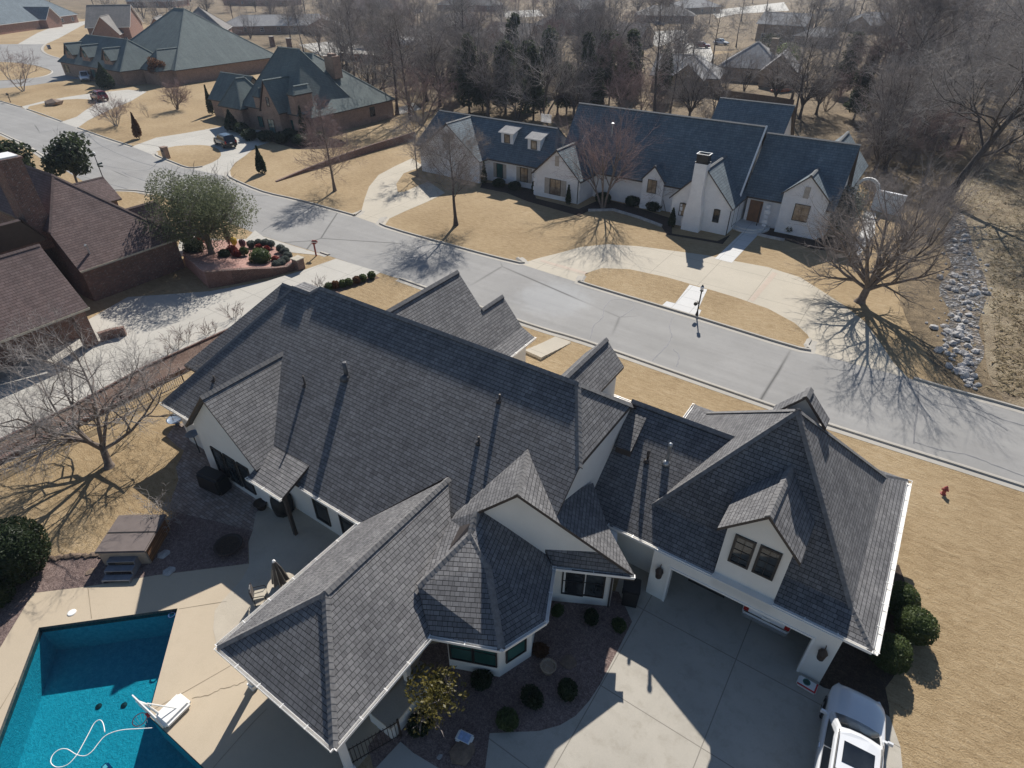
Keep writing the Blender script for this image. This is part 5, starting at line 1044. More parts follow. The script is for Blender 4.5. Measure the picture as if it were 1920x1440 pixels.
# evergreen oak over the brick bed
def leafy_tree(name, label, xy, H, crad, cz, mat, n, size, seed, r0=.25, bark='bark', z=0.0, nc=9, C=[4, 3]):
    s = bare_tree(seed, H, r0, 'vase', C, .012, 8, .3, crad * .8); t = plant_tree(name, label, xy, s, bark, 'twig', z=z); rnd = random.Random(seed + 5); parts = []
    for i in range(nc):
        a = i * 2.4; q = .62 * crad * math.sqrt((i + .3) / nc); c = (math.cos(a) * q, math.sin(a) * q, cz + (H - cz) * .62 * rnd.uniform(-.9, 1) * (1 - (q / crad) ** 2 * .4)); rr = crad * rnd.uniform(.42, .6)
        parts.append(leaves(rnd, c, (rr, rr, rr * .78), n // nc, size, .45, amp=.3, droop=.1))
    v, f = join(*parts); o = bpy.data.objects.new('foliage', make_mesh('foliage', v, f, M[mat], False)); COL.objects.link(o); o.parent = t; return t
leafy_tree('evergreen_oak', 'broad olive green tree with a rounded crown over the brick garden bed', gxy((402, 492)), 8.0, 4.5, 4.3, 'oak_leaf', 34000, .05, 31, .3, z=.6, nc=18, C=[5, 4, 3])
leafy_tree('magnolia', 'glossy dark green magnolia behind the brown roof', gxy((148, 352)), 6.2, 2.9, 3.5, 'magnolia_leaf', 3600, .17, 32, .16, nc=10)
leafy_tree('magnolia', 'low dark leafy tree beside the brick chimney', gxy((40, 345)), 4.6, 2.6, 2.9, 'magnolia_leaf', 2000, .17, 33, .14, nc=7)
leafy_tree('small_tree', 'yellow-green leafy small tree in the shaded bed beside the outdoor kitchen', gxy((822, 1345)), 2.9, 1.15, 1.9, 'yellow_leaf', 1500, .045, 34, .05, nc=11)
leafy_tree('silver_tree', 'silvery grey-green tree hiding the right corner of the white house', gxy((1558, 432)), 4.6, 3.0, 2.3, 'grey_leaf', 5200, .085, 35, .12, nc=12)
leafy_tree('small_tree', 'tawny leaved small tree against the front of the larger green-roofed house', gxy((305, 160)), 6.4, 2.2, 4.2, 'brown_leaf', 1300, .14, 36, .1, nc=8)
# shrubs
for q, l, gseed, r in (((1690, 1122), 'clipped round evergreen bush nearest the garage wall', 1, .74), ((1719, 1172), 'clipped round evergreen bush farthest out on the lawn beside the garage', 2, .78), ((1672, 1222), 'clipped round evergreen bush lowest of the three beside the garage', 3, .74)):
    p = G(q, .8); shrub('round_bush', l, (p.x, p.y), (r, r, r * 1.05), 'box_leaf', gseed, 3200, .032)
p = G((22, 1042), 1.1); shrub('holly_bush', 'big dark glossy bush at the left edge by the hot tub', (p.x, p.y), (1.55, 1.5, 1.5), 'holly_leaf', 4, 6500, .045)
p = G((-22, 1118), .6); shrub('holly_bush', 'dark bush cut by the left edge above the pool', (p.x, p.y), (.95, .95, .9), 'holly_leaf', 5, 2500, .045)
for i, (q, r) in enumerate((((998, 1312), .5), ((1064, 1300), .42), ((952, 1356), .4), ((1012, 1222), .33), ((1108, 1162), .36), ((1160, 1178), .3), ((905, 1280), .45), ((880, 1230), .4), ((1045, 1150), .28), ((790, 1365), .5))):
    shrub('shade_shrub', 'low shrub in the shaded gravel bed beneath the bay window', gxy(q), (r, r * (.8 + .08 * (i % 4)), r * (.6 + .1 * (i % 3))), ('holly_leaf', 'box_leaf', 'brown_leaf')[(0, 0, 1, 2, 0, 1, 0, 2, 1, 0)[i]], 6 + i % 3, 900, .045, group='shrubs in the shaded gravel bed', dense=i % 3 > 0)
for i, (q, r, h) in enumerate((((1465, 428), .55, 1.5), ((1507, 436), .75, .8), ((908, 345), .5, 1.5), ((1002, 362), .5, 1.2), ((1065, 383), .4, 1.2), ((1345, 435), .4, 1.2), ((1258, 425), .5, 1.1), ((1130, 380), .9, .6), ((1185, 385), .9, .55), ((1225, 394), .9, .55), ((935, 350), .8, .5), ((965, 355), .8, .5), ((1480, 436), .7, .5))):
    shrub('foundation_shrub', 'evergreen shrub planted along the foot of the white house' if i > 6 else ['dark upright shrub beside the porch of the white house', 'pale silvery dwarf shrub under the right window', 'upright shrub at the left wing of the white house', 'narrow shrub at the left corner of the shuttered gable', 'spiral clipped shrub under the shuttered window', 'slim conifer at the chimney gable corner', 'upright shrub left of the chimney gable'][i], gxy(q), (r, r, h), 'grey_leaf' if i == 1 else 'holly_leaf', 9 + i % 2, 800, .07, shape='cone' if 0 < i < 7 and i != 1 else 'ball', group='shrubs along the white house wall' if i > 6 else None)
shrub('weeping_conifer', 'rust brown narrow conifer on the lawn beside the kerb', gxy((262, 260)), (.8, .8, 2.0), 'brown_leaf', 12, 1500, .11, shape='cone', droop=.6, dense=False)
shrub('weeping_conifer', 'dark green narrow weeping conifer near the low brick wall', gxy((492, 325)), (.85, .85, 1.75), 'conifer_leaf', 13, 1700, .10, shape='cone', droop=.6, dense=True, core_k=.6)
shrub('spruce', 'blue-green spruce at the edge of the bed by the dark car', gxy((437, 246)), (1.5, 1.5, 1.7), 'conifer_leaf', 14, 1900, .12, shape='cone')
shrub('evergreen_bush', 'big dark teardrop evergreen behind the red car', gxy((202, 166)), (2.3, 2.3, 2.6), 'holly_leaf', 15, 2500, .12, shape='cone')
for i, q in enumerate(((470, 262), (500, 265), (530, 268), (565, 272), (600, 268), (455, 250), (545, 262))):
    shrub('entry_shrub', 'low dark shrub in the bed before the steep brick entry gable', gxy(q), (1.3, 1.1, .8), 'holly_leaf', 16 + i % 2, 700, .09, group='shrubs before the brick entry gable')
for i, q in enumerate(((540, 240), (572, 262), (398, 215), (600, 245))):
    shrub('slim_conifer', 'slim dark conifer against the wall of the steep-roofed brick house', gxy(q), (.8, .8, 2.6), 'cedar_leaf', 18, 900, .1, shape='cone', group='slim conifers by the steep-roofed house')
for i, q in enumerate(((617, 543), (630, 540), (643, 538), (655, 535), (669, 531), (681, 527), (697, 522))):
    shrub('edging_shrub', 'small clipped shrub in the row edging the neighbouring driveway', gxy(q), (.36, .36, .34), ('box_leaf', 'brown_leaf')[i % 3 == 1], 20, 420, .05, group='row of clipped shrubs edging the driveway')
for i, (q, r, m, l) in enumerate((((474, 470), .42, 'grey_leaf', 0), ((488, 468), .42, 'grey_leaf', 0), ((501, 468), .45, 'grey_leaf', 0), ((510, 470), .42, 'grey_leaf', 0), ((529, 478), .42, 'grey_leaf', 0), ((537, 484), .42, 'grey_leaf', 0), ((542, 492), .42, 'grey_leaf', 0), ((538, 500), .42, 'grey_leaf', 0), ((530, 505), .42, 'grey_leaf', 0), ((521, 509), .42, 'grey_leaf', 0),
        ((493, 502), .95, 'box_leaf', 1), ((462, 490), .45, 'box_leaf', 2), ((370, 488), .9, 'holly_leaf', 3), ((426, 496), .5, 'holly_leaf', 4), ((378, 470), .5, 'red_leaf', 5), ((440, 488), .5, 'red_leaf', 6), ((488, 473), .3, 'red_leaf', 7), ((503, 477), .3, 'red_leaf', 8), ((519, 498), .35, 'red_leaf', 9), ((449, 494), .4, 'red_leaf', 10), ((355, 466), .6, 'box_leaf', 11))):
    lab = ['small round grey-green shrub edging the raised brick bed', 'large round olive bush at the middle of the raised brick bed', 'green bush beside the stepping stones of the brick bed', 'dark spreading bush at the house end of the brick bed', 'dark bush behind the tree trunk in the brick bed', 'bright red shrub at the house end of the brick bed', 'red shrub beside the yellow sculpture', 'deep red shrub between the grey round shrubs at the back of the bed', 'small red shrub at the centre of the pink gravel', 'red round shrub near the brick pier', 'red shrub beside the stone steps of the bed', 'yellowish bush at the far left of the brick bed'][l]
    shrub('round_shrub' if m != 'red_leaf' else 'red_shrub', lab, gxy(q), (r, r, r * .85), m, 22 + i % 2, 620 if r < .6 else 1500, .045, group='grey round shrubs in the brick bed' if l == 0 else None, z=.35 + (.3 if q[0] < 470 else 0))
# dormant perennials in the strip beside the driveway
for i, q in enumerate(((313, 668), (350, 640), (296, 690), (388, 628), (402, 622), (262, 712), (225, 735), (180, 757), (140, 778), (438, 598), (450, 590), (598, 540), (606, 545), (330, 655), (90, 800), (40, 822))):
    plant_tree('dormant_shrub', 'leafless dormant shrub in the red mulch strip by the driveway', gxy(q), bare_tree(40 + i % 4, (1.0, 1.5, .8, 1.2)[i % 4], .018, 'multi', [5, 3], .009, 6 if i % 2 else 3, .2, 1, ang=(15, 40)), 'bark', 'twig_red', 'shrub', 'dormant shrubs along the red mulch strip')
# ---- the wood behind
def proto_set():
    P = []
    for i, (k, H, r0, n, sp, C, bark, tw, b) in enumerate((('leader', 17, .26, 18, 4.6, [6, 6, 4], 'bark_dark', 'twig', .3), ('leader', 15, .22, 16, 4.8, [6, 6, 4], 'bark', 'twig_red', .25), ('vase', 14, .3, 11, 5.2, [7, 6, 5], 'bark_dark', 'twig', .22), ('multi', 13, .17, 4, 4.5, [8, 7, 5], 'bark_dark', 'twig_grey', .2), ('leader', 19, .3, 20, 5.0, [6, 6, 4], 'bark_dark', 'twig_grey', .34), ('multi', 8, .08, 6, 3, [7, 6, 4], 'bark', 'twig_red', .2))):
        s = bare_tree(60 + i, H, r0, k, C, .0135, n, b, sp, wob=.17); P.append((make_mesh('trunk', s.tv, s.tf, M[bark]), make_mesh('crown', s.cv, s.cf, M[tw])))
    return P
PROTO = proto_set()
def wood_tree(q, kind, sc, rz, label, group, name='bare_tree'):
    x, y = gxy(q); t = thing(name, label, 'tree', (x, y, 0), rz, group); t.scale = (sc, sc, sc)
    for nm, me in zip(('trunk', 'crown'), PROTO[kind]):
        o = bpy.data.objects.new(nm, me); COL.objects.link(o); o.parent = t
cedv = []
for i in range(3):
    rnd = random.Random(80 + i); parts = [leaves(rnd, (rnd.uniform(-.5, .5), rnd.uniform(-.5, .5), 2.6 + j * 1.25), (2.4 - j * .22, 2.4 - j * .22, 1.3), 620 - j * 40, .19, .35, amp=.4, droop=.15) for j in range(8 - i)]
    v, f = join(*parts); mb = MB(); mb.tube([(0, 0, -.2), (.1, 0, 4), (0, .1, 11 - i)], [.22, .16, .04], 7); cedv.append((make_mesh('trunk', [tuple(x) for x in mb.v], mb.f, M['bark_dark']), make_mesh('foliage', v, f, M['cedar_leaf'], False)))
def cedar(q, kind, sc, rz, label, group=None):
    x, y = gxy(q); t = thing('cedar_tree', label, 'tree', (x, y, 0), rz, group); t.scale = (sc, sc, sc)
    for nm, me in zip(('trunk', 'foliage'), cedv[kind]):
        o = bpy.data.objects.new(nm, me); COL.objects.link(o); o.parent = t
rnd = random.Random(5)
for i, (q, s) in enumerate((((880, 212), 1.0), ((905, 208), .85), ((948, 214), 1.15), ((1000, 225), .9), ((985, 205), 1.0), ((1062, 214), .8), ((1098, 208), 1.0), ((1130, 196), 1.1), ((1160, 200), 1.0), ((1120, 218), .6), ((1180, 180), 1.05), ((1025, 175), 1.15), ((960, 165), 1.1), ((1240, 190), .8), ((860, 190), .9), ((1600, 225), .9), ((1575, 180), 1.0))):
    cedar(q, i % 3, s, i * 1.7, 'dark cedar in the belt of trees behind the white house', 'cedars in the belt behind the white house')
for i, q in enumerate(((640, 205), (668, 190), (700, 200), (722, 185), (745, 215), (770, 225), (800, 190), (825, 200), (845, 215), (870, 200), (915, 222), (935, 200), (970, 225), (1020, 228), (1045, 215), (1075, 225), (1110, 205), (1140, 215), (1170, 222), (1200, 215), (1225, 230), (1255, 220), (1290, 235), (690, 150), (730, 140), (780, 150), (830, 140), (890, 150), (930, 140), (1000, 150), (1050, 145), (1100, 150), (1150, 140), (1200, 150), (1270, 165), (650, 120), (800, 105), (860, 100), (920, 105), (1040, 105), (1090, 110), (1140, 100), (1180, 105), (1260, 140))):
    wood_tree(q, rnd.choice((0, 1, 2, 3, 2, 2, 4, 5)), rnd.uniform(.65, 1.15), rnd.uniform(0, 6), 'leafless tree in the belt of trees behind the white house', 'leafless trees in the belt behind the white house')
for i in range(66):
    q = (rnd.uniform(1480, 1990), rnd.uniform(105, 345))
    if q[1] > 250 + max(0, (1640 - q[0]) * -.2) and q[0] < 1625: continue
    if q[0] > 1790 and q[1] > 290: continue
    wood_tree(q, rnd.choice((0, 1, 2, 3, 4, 5, 5, 3)), rnd.uniform(.6, 1.0), rnd.uniform(0, 6), 'leafless tree in the thicket on the right', 'leafless trees in the right-hand thicket')
for i, q in enumerate(((1360, 165), (1395, 170), (1335, 120), (1420, 120), (1470, 130), (1500, 110), (1540, 120), (1380, 88), (1300, 100), (1340, 210), (1450, 200), (1530, 215), (1560, 160), (1600, 130), (1660, 95), (1720, 80), (1780, 90), (1850, 80), (1900, 100), (1640, 60), (1800, 60), (1560, 70), (1490, 60), (1890, 45), (1740, 50))):
    wood_tree(q, rnd.choice((2, 3, 2, 4)), rnd.uniform(.55, .85), rnd.uniform(0, 6), 'leafless tree among the grey roofs at the upper right', 'leafless trees among the upper right roofs')
for i, q in enumerate(((470, 72), (545, 75), (570, 100), (600, 96), (620, 110), (640, 60), (560, 60), (510, 45), (440, 50), (390, 30), (350, 45), (300, 40), (270, 35), (200, 30), (180, 22), (210, 34), (260, 22), (320, 22), (480, 22), (560, 26), (610, 40), (660, 70), (700, 60), (750, 55), (790, 60), (830, 66), (600, 16), (680, 14), (760, 16), (840, 12), (880, 40), (940, 50), (1000, 46), (1060, 50), (1110, 40), (1160, 60), (1220, 30), (1020, 12), (1100, 12), (1240, 14), (1330, 44), (1390, 40), (305, 62), (100, 20), (40, 12))):
    wood_tree(q, rnd.choice((0, 1, 2, 3, 4)), rnd.uniform(.65, 1.0), rnd.uniform(0, 6), 'leafless tree between the distant houses', 'leafless trees between the distant houses')
far = random.Random(77)
for i in range(120):
    q = (far.uniform(350, 1960), far.choice((far.uniform(2, 40), far.uniform(30, 110)))) if i % 3 else (far.uniform(620, 1320), far.uniform(60, 160))
    if q[0] < 620 and q[1] > 60 or 1190 < q[0] < 1500 and q[1] > 40: continue
    wood_tree(q, far.choice((0, 1, 2, 2, 3, 4)), far.uniform(.6, 1.05), far.uniform(0, 6), 'leafless tree in the far background wood', 'leafless trees of the far background')
us = bare_tree(90, 3.2, .04, 'multi', [6, 5, 3], .014, 7, .2, 2); ume = (make_mesh('stem', us.tv, us.tf, M['bark']), make_mesh('crown', us.cv, us.cf, M['twig']))
for i in range(110):
    q = (far.uniform(640, 1330), far.uniform(150, 232)) if i % 2 else (far.uniform(1600, 1990), far.uniform(150, 400))
    if q[0] < 1000 and q[1] > 215 or q[1] > 330 and q[0] > 1760: continue
    x, y = gxy(q); t = thing('brushwood', 'leafless brushwood between the trunks of the wood', 'shrub', (x, y, 0), far.uniform(0, 6), 'leafless brushwood in the wood'); t.scale = (1, 1, far.uniform(.6, 1.1))
    for nm, me in zip(('stem', 'crown'), ume): o = bpy.data.objects.new(nm, me); COL.objects.link(o); o.parent = t
for q, m, l in (((1470, 122), 'lime_leaf', 'bright yellow-green bush beside the pale pyramid roof'), ((1700, 150), 'lime_leaf', 'pale green brush patch in the right-hand thicket'), ((1690, 128), 'grey_leaf', 'grey-green bush deep in the right-hand thicket'), ((1440, 100), 'cedar_leaf', 'dark green bush behind the pale pyramid roof')):
    shrub('wild_bush', l, gxy(q), (3.2, 3.2, 2.6), m, 30, 900, .22, dense=False)
# creek: riprap and brush
rk = random.Random(3); rmesh = []
for i in range(5):
    bm = bmesh.new(); bmesh.ops.create_icosphere(bm, subdivisions=1, radius=1)
    for v in bm.verts: v.co = Vector((v.co.x * rk.uniform(.7, 1.15), v.co.y * rk.uniform(.7, 1.15), v.co.z * rk.uniform(.45, .8)))
    me = bpy.data.meshes.new('creek_rock'); bm.to_mesh(me); bm.free(); me.materials.append(M['rock']); rmesh.append(me)
path = [((1805, 425), 34), ((1800, 480), 40), ((1812, 540), 42), ((1800, 590), 38), ((1790, 640), 34), ((1800, 690), 18), ((1822, 730), 12)]
k = 0
while k < 290:
    i = rk.randrange(len(path) - 1); t = rk.random(); (a, wa), (b, wb) = path[i], path[i + 1]; x = a[0] + (b[0] - a[0]) * t + rk.gauss(0, .55) * (wa + (wb - wa) * t); y = a[1] + (b[1] - a[1]) * t
    p = gxy((x, y)); s = .09 + .34 * rk.random() ** 2.5; o = bpy.data.objects.new('creek_rock', rmesh[k % 5]); COL.objects.link(o); o.location = (p[0], p[1], s * .2); o.scale = (s, s * rk.uniform(.7, 1.2), s); o.rotation_euler = (rk.uniform(-.4, .4), rk.uniform(-.4, .4), rk.uniform(0, 6))
    tag(o, 'pale grey rock among the riprap lining the creek', 'rock', 'rocks of the creek riprap'); k += 1
STRAW = leafmat('straw_grass', (.26, .20, .12), (.46, .39, .26), .9, .1)
mb_v, mb_f = [], []
for _ in range(9000):
    q = (rk.uniform(1775, 2050), rk.uniform(330, 800))
    if q[1] > 400 and q[0] < 1850 + (q[1] - 400) * .06 and rk.random() < .93: continue
    if q[1] > 735 + (q[0] - 1870) * .25: continue
    p = gxy(q); h = rk.uniform(.06, .28); a = rk.uniform(0, 6.28); w = rk.uniform(.04, .12); dx, dy = math.cos(a) * w, math.sin(a) * w; lx, ly_ = rk.gauss(0, .3), rk.gauss(0, .3); b = len(mb_v)
    mb_v += [(p[0] - dx, p[1] - dy, 0), (p[0] + dx, p[1] + dy, 0), (p[0] + lx + dx * .3, p[1] + ly_ + dy * .3, h)]; mb_f.append((b, b + 1, b + 2))
o = bpy.data.objects.new('dry_grass', make_mesh('dry_grass', mb_v, mb_f, STRAW, False)); COL.objects.link(o); tag(o, 'tangle of dry straw grass on the creek bank', 'grass', kind='stuff')
# ================================================================ VEHICLES
def paint(name, col, rough=0.25, metal=0.0):
    m, nt, b = new_mat(name); p = N(nt, 'TexCoord').outputs['Object']
    nt.links.new(ramp(nt, noise(nt, p, 2.0, 3.0), [(.3, tuple(c * .94 for c in col)), (.7, col)]), b.inputs['Base Color'])
    b.inputs['Roughness'].default_value = rough; b.inputs['Metallic'].default_value = metal; b.inputs['Coat Weight'].default_value = .8; b.inputs['Coat Roughness'].default_value = .06; return m
M['paint_white'] = paint('white_car_paint', (.74, .75, .76)); M['paint_black'] = paint('black_car_paint', (.014, .015, .018)); M['paint_red'] = paint('dark_red_car_paint', (.20, .018, .025)); M['paint_silver'] = paint('silver_car_paint', (.45, .46, .47), .3, .4); M['paint_blue'] = paint('blue_car_paint', (.03, .07, .16))
M['car_glass'] = glassy('tinted_car_glass', (.008, .010, .012), (.022, .026, .03), .8, .03, .9); M['tyre'] = plain('black_tyre', (.018, .018, .018), .9); M['rim'] = plain('alloy_rim', (.42, .42, .43), .35, .7); M['chrome'] = plain('chrome', (.72, .73, .75), .15, .9, var=.03)
M['tail_red'] = plain('red_lens', (.35, .012, .012), .2); M['lamp_clear'] = plain('clear_lens', (.62, .63, .64), .12, .2); M['trim_black'] = plain('black_trim', (.02, .02, .02), .5)
def ring_loft(mb, rings, mi=0):
    n = len(rings[0]); vs = [p for r in rings for p in r]; fs = []
    for i in range(len(rings) - 1):
        for j in range(n): fs.append((i * n + j, i * n + (j + 1) % n, (i + 1) * n + (j + 1) % n, (i + 1) * n + j))
    fs.append(tuple(range(n - 1, -1, -1))); fs.append(tuple(range((len(rings) - 1) * n, len(rings) * n))); mb.mesh(vs, fs, mi)
def car(name, label, cat, loc, rz, pm, kind='suv', L=5.1, Wd=1.95, Hh=1.85, group=None, sunroof=False, detail=True):
    t = thing(name, label, cat, (loc[0], loc[1], loc[2] if len(loc) > 2 else .012), rz, group); o3 = t.location.copy(); h = L / 2; w = Wd / 2
    zb = 1.06 if kind != 'sedan' else .92
    def B(mb, nm, m, parent=None, smooth=False):
        mb.v = [v + o3 for v in mb.v]; return mb.build(nm, M[m], parent or t, smooth)
    st = [(-h, .58, .88, .74), (-h + .05, .42, .94, zb - .06), (-h + .3, .34, .985, zb), (-h * .45, .3, 1.0, zb), (0, .3, 1.0, zb), (h * .36, .3, 1.0, zb), (h * .46, .3, .995, zb - .01), (h * .75, .32, .97, zb - .07), (h - .34, .36, .92, zb - .12), (h - .14, .40, .82, zb - .18), (h - .03, .45, .66, zb - .27), (h + .02, .52, .5, zb - .40)]
    mb = MB(); rings = []
    for x, z0, f, zt in st:
        ww = w * f; cr = .05; rings.append([V((x, -ww * .9, z0)), V((x, -ww, z0 + .16)), V((x, -ww, (z0 + zt) / 2 + .05)), V((x, -ww * .985, zt - .07)), V((x, -ww * .93, zt - .005)), V((x, -ww * .55, zt + cr * .8)), V((x, 0, zt + cr)), V((x, ww * .55, zt + cr * .8)), V((x, ww * .93, zt - .005)), V((x, ww * .985, zt - .07)), V((x, ww, (z0 + zt) / 2 + .05)), V((x, ww, z0 + .16)), V((x, ww * .9, z0))])
    ring_loft(mb, rings); B(mb, 'body', pm, smooth=True)
    if kind == 'suv': b0, b1, r0, r1 = -h + .1, h * .45, -h + .42, h * .06
    elif kind == 'pickup': b0, b1, r0, r1 = -h * .22, h * .43, -h * .16, h * .17
    else: b0, b1, r0, r1 = -h + .35, h * .42, -h + .95, h * .05
    wb, wr = w * .93, w * .76
    def gp(u, s, v):                                # point on the cabin: u along 0..1, s side -1..1, v height 0..1
        x = (b0 + (b1 - b0) * u) * (1 - v) + (r0 + (r1 - r0) * u) * v; y = s * (wb * (1 - v) + wr * v) * (1 - .10 * max(0, (u - .85) / .15) ** 2 * 1.0); return V((x, y, zb - .02 + (Hh - zb + .02) * v))
    mb = MB(); us = [0, .04, .2, .5, .8, .95, 1]; rings = []
    for v in (0, .5, .88, .97, 1.0):
        sh = 1.0 if v < .9 else .975 if v < .98 else .92; ring = []
        pts = [(u, -1) for u in us] + [(1.0, -.5), (1.0, 0), (1.0, .5)] + [(u, 1) for u in us[::-1]] + [(0, .5), (0, 0), (0, -.5)]
        for u, s in pts:
            p = gp(u, s, v); c = gp(.5, 0, v); p = c + (p - c) * sh
            if u == 1.0: p.x += .10 * (1 - s * s)
            p.z += .035 * (1 - s * s) * (v > .9); ring.append(p)
        rings.append(ring)
    ring_loft(mb, rings); B(mb, 'cabin', pm, smooth=False)
    def pane(nm, q, off, m='car_glass'):
        P = [gp(*a) for a in q]; n = (P[1] - P[0]).cross(P[2] - P[0]).normalized(); c = gp(.5, 0, .5)
        if n.dot((P[0] + P[2]) / 2 - c) < 0: n = -n
        P = [p + n * off for p in P]; mb = MB(); mb.poly(P); mb.poly([p - n * .03 for p in P][::-1]); k = len(P)
        for i in range(k): mb.poly([P[(i + 1) % k], P[i], P[i] - n * .03, P[(i + 1) % k] - n * .03])
        B(mb, nm, m)
    mb = MB(); P0, P1 = [], []
    for s in (-.88, -.5, 0, .5, .88):
        for v, l in ((.08, P0), (.9, P1)): p = gp(1, s, v); p.x += .10 * (1 - s * s) + .02; p.z += .03 * (v > .5) + .012; l.append(p)
    for i in range(4): mb.poly([P0[i], P0[i + 1], P1[i + 1], P1[i]])
    B(mb, 'windscreen', 'car_glass', smooth=True)
    pane('rear_window', [(0, -.8, .25), (0, .8, .25), (0, .74, .86), (0, -.74, .86)], .015)
    cuts = {'suv': ((.05, .305), (.32, .62), (.635, .92)), 'pickup': ((.08, .44), (.52, .9)), 'sedan': ((.1, .46), (.52, .88))}[kind]
    for s in (-1, 1):
        for a, b in cuts: pane('side_window', [(a, s, .14), (b, s, .14), (b - (.05 if b > .85 else 0), s, .84), (a + (.03 if a < .1 else 0), s, .84)], .012)
    if kind == 'pickup':
        mb = MB(); mb.box((-h * .63, 0, zb + .065), (h * .72, w * 1.55, .02)); B(mb, 'bed_floor', 'trim_black')
        mb = MB()
        for y in (-w * .86, w * .86): mb.box((-h * .61, y, zb + .08), (h * .76, .12, .14))
        mb.box((-h + .07, 0, zb + .06), (.09, w * 1.7, .14)); B(mb, 'bed_rail', pm)
    for x in (-h * .58, h * .6):
        for s in (-1, 1):
            mb = MB(); pr = [(.30, -.13), (.37, -.11), (.385, -.05), (.385, .05), (.37, .11), (.30, .13)]; vs = []; n = 20
            for r, yy in pr:
                for j in range(n): a = 6.2832 * j / n; vs.append(V((x + r * math.cos(a), s * (w - .10) + yy, .385 + r * math.sin(a))))
            fs = [(i * n + j, i * n + (j + 1) % n, (i + 1) * n + (j + 1) % n, (i + 1) * n + j) for i in range(5) for j in range(n)] + [tuple(range(n - 1, -1, -1)), tuple(range(5 * n, 6 * n))]
            mb.mesh(vs, fs); wh = B(mb, 'wheel', 'tyre', smooth=False)
            mb = MB(); mb.v = []; 
            for j in range(5): a = j * 1.2566; mb.box((x + .14 * math.cos(a), s * (w + .035), .385 + .14 * math.sin(a)), (.24, .02, .07), M=Matrix.Rotation(-a, 4, 'Y'))
            mb.box((x, s * (w + .03), .385), (.12, .03, .12)); B(mb, 'rim', 'rim', wh)
            ab = MB(); n = 14; pts = [(x + .47 * math.cos(math.pi * j / n), .385 + .47 * math.sin(math.pi * j / n)) for j in range(n + 1)]; pin = [(x + .39 * math.cos(math.pi * j / n), .385 + .39 * math.sin(math.pi * j / n)) for j in range(n + 1)]; y = s * (w + .004)
            for j in range(n): ab.poly([(pts[j][0], y, pts[j][1]), (pts[j + 1][0], y, pts[j + 1][1]), (pin[j + 1][0], y, pin[j + 1][1]), (pin[j][0], y, pin[j][1])])
            B(ab, 'wheel_arch', 'trim_black')
    for s in (-1, 1):
        mb = MB(); mb.box((h - .24, s * w * .62, zb - .25), (.2, .34, .13), rz=-s * .55); B(mb, 'headlight', 'lamp_clear')
        mb = MB(); mb.box((-h + .03, s * w * .82, zb - .12), (.10, .2, .34)); B(mb, 'tail_light', 'tail_red')
        mb = MB(); mb.box((b1 - .22, s * (w + .10), zb + .06), (.09, .2, .14), top=.8); mb.box((b1 - .2, s * (w - .02), zb), (.08, .12, .06)); B(mb, 'wing_mirror', pm)
        if detail:
            mb = MB()
            for x in (b0 + (b1 - b0) * .30, b0 + (b1 - b0) * .62): mb.box((x, s * (w + .012), zb - .13), (.18, .03, .035))
            B(mb, 'door_handle', 'chrome')
            if kind == 'suv': mb = MB(); mb.tube([(r0 + .1, s * wr * .88, Hh + .0), (r0 + .3, s * wr * .88, Hh + .05), (r1 - .3, s * wr * .88, Hh + .05), (r1 - .05, s * wr * .88, Hh + .0)], .025, 6); B(mb, 'roof_rail', 'trim_black')
    mb = MB(); mb.box((h - .03, 0, .5), (.10, w * 1.4, .16)); mb.box((h - .015, 0, .68), (.07, w * .9, .14)); B(mb, 'grille', 'trim_black')
    mb = MB(); mb.box((-h + .0, 0, .5), (.12, w * 1.8, .2)); B(mb, 'bumper', 'chrome' if kind == 'pickup' else 'trim_black')
    mb = MB(); mb.box((-h - .005, 0, .82), (.03, .34, .16)); B(mb, 'number_plate', 'white')
    if sunroof: mb = MB(); mb.box(((r0 + r1) / 2 + .42, 0, Hh + .03), (.72, wr * 1.25, .02)); B(mb, 'sunroof', 'car_glass'); mb = MB(); mb.box(((r0 + r1) / 2 - .28, 0, Hh + .036), (.045, wr * 1.7, .012)); B(mb, 'roof_seam', 'trim_black')
    return t
car('parked_suv', 'white sport utility vehicle with a dark sunroof parked by the garage, half in shade', 'car', (4.28, 14.15), R(93), 'paint_white', 'suv', 5.2, 1.92, 1.86, sunroof=True)
p = V((*gxy((417, 275)), 0)); car('parked_suv', 'black sport utility vehicle on the curved drive of the steep-roofed house', 'car', (p.x, p.y + .6), R(168), 'paint_black', 'suv', 4.7, 1.9, 1.75)
p = V((*gxy((188, 188)), 0)); car('parked_suv', 'dark red sport utility vehicle on the drive of the larger green-roofed house', 'car', (p.x, p.y), R(172), 'paint_red', 'suv', 4.9, 1.95, 1.8)
p = V((*gxy((152, 152)), 0)); car('pickup_truck', 'white pickup truck in the side street beyond the red car', 'truck', (p.x, p.y + 1.2), R(-28), 'paint_white', 'pickup', 5.8, 2.0, 1.9)
car('pickup_truck', 'white pickup truck backed up to the open garage door, tailgate showing', 'truck', (.48, 20.75), R(90), 'paint_white', 'pickup', 5.8, 2.0, 1.9)
car('parked_car', 'pale car deep in the left bay of the open garage', 'car', (-2.1, 20.6), R(90), 'paint_white', 'sedan', 4.7, 1.8, 1.45)
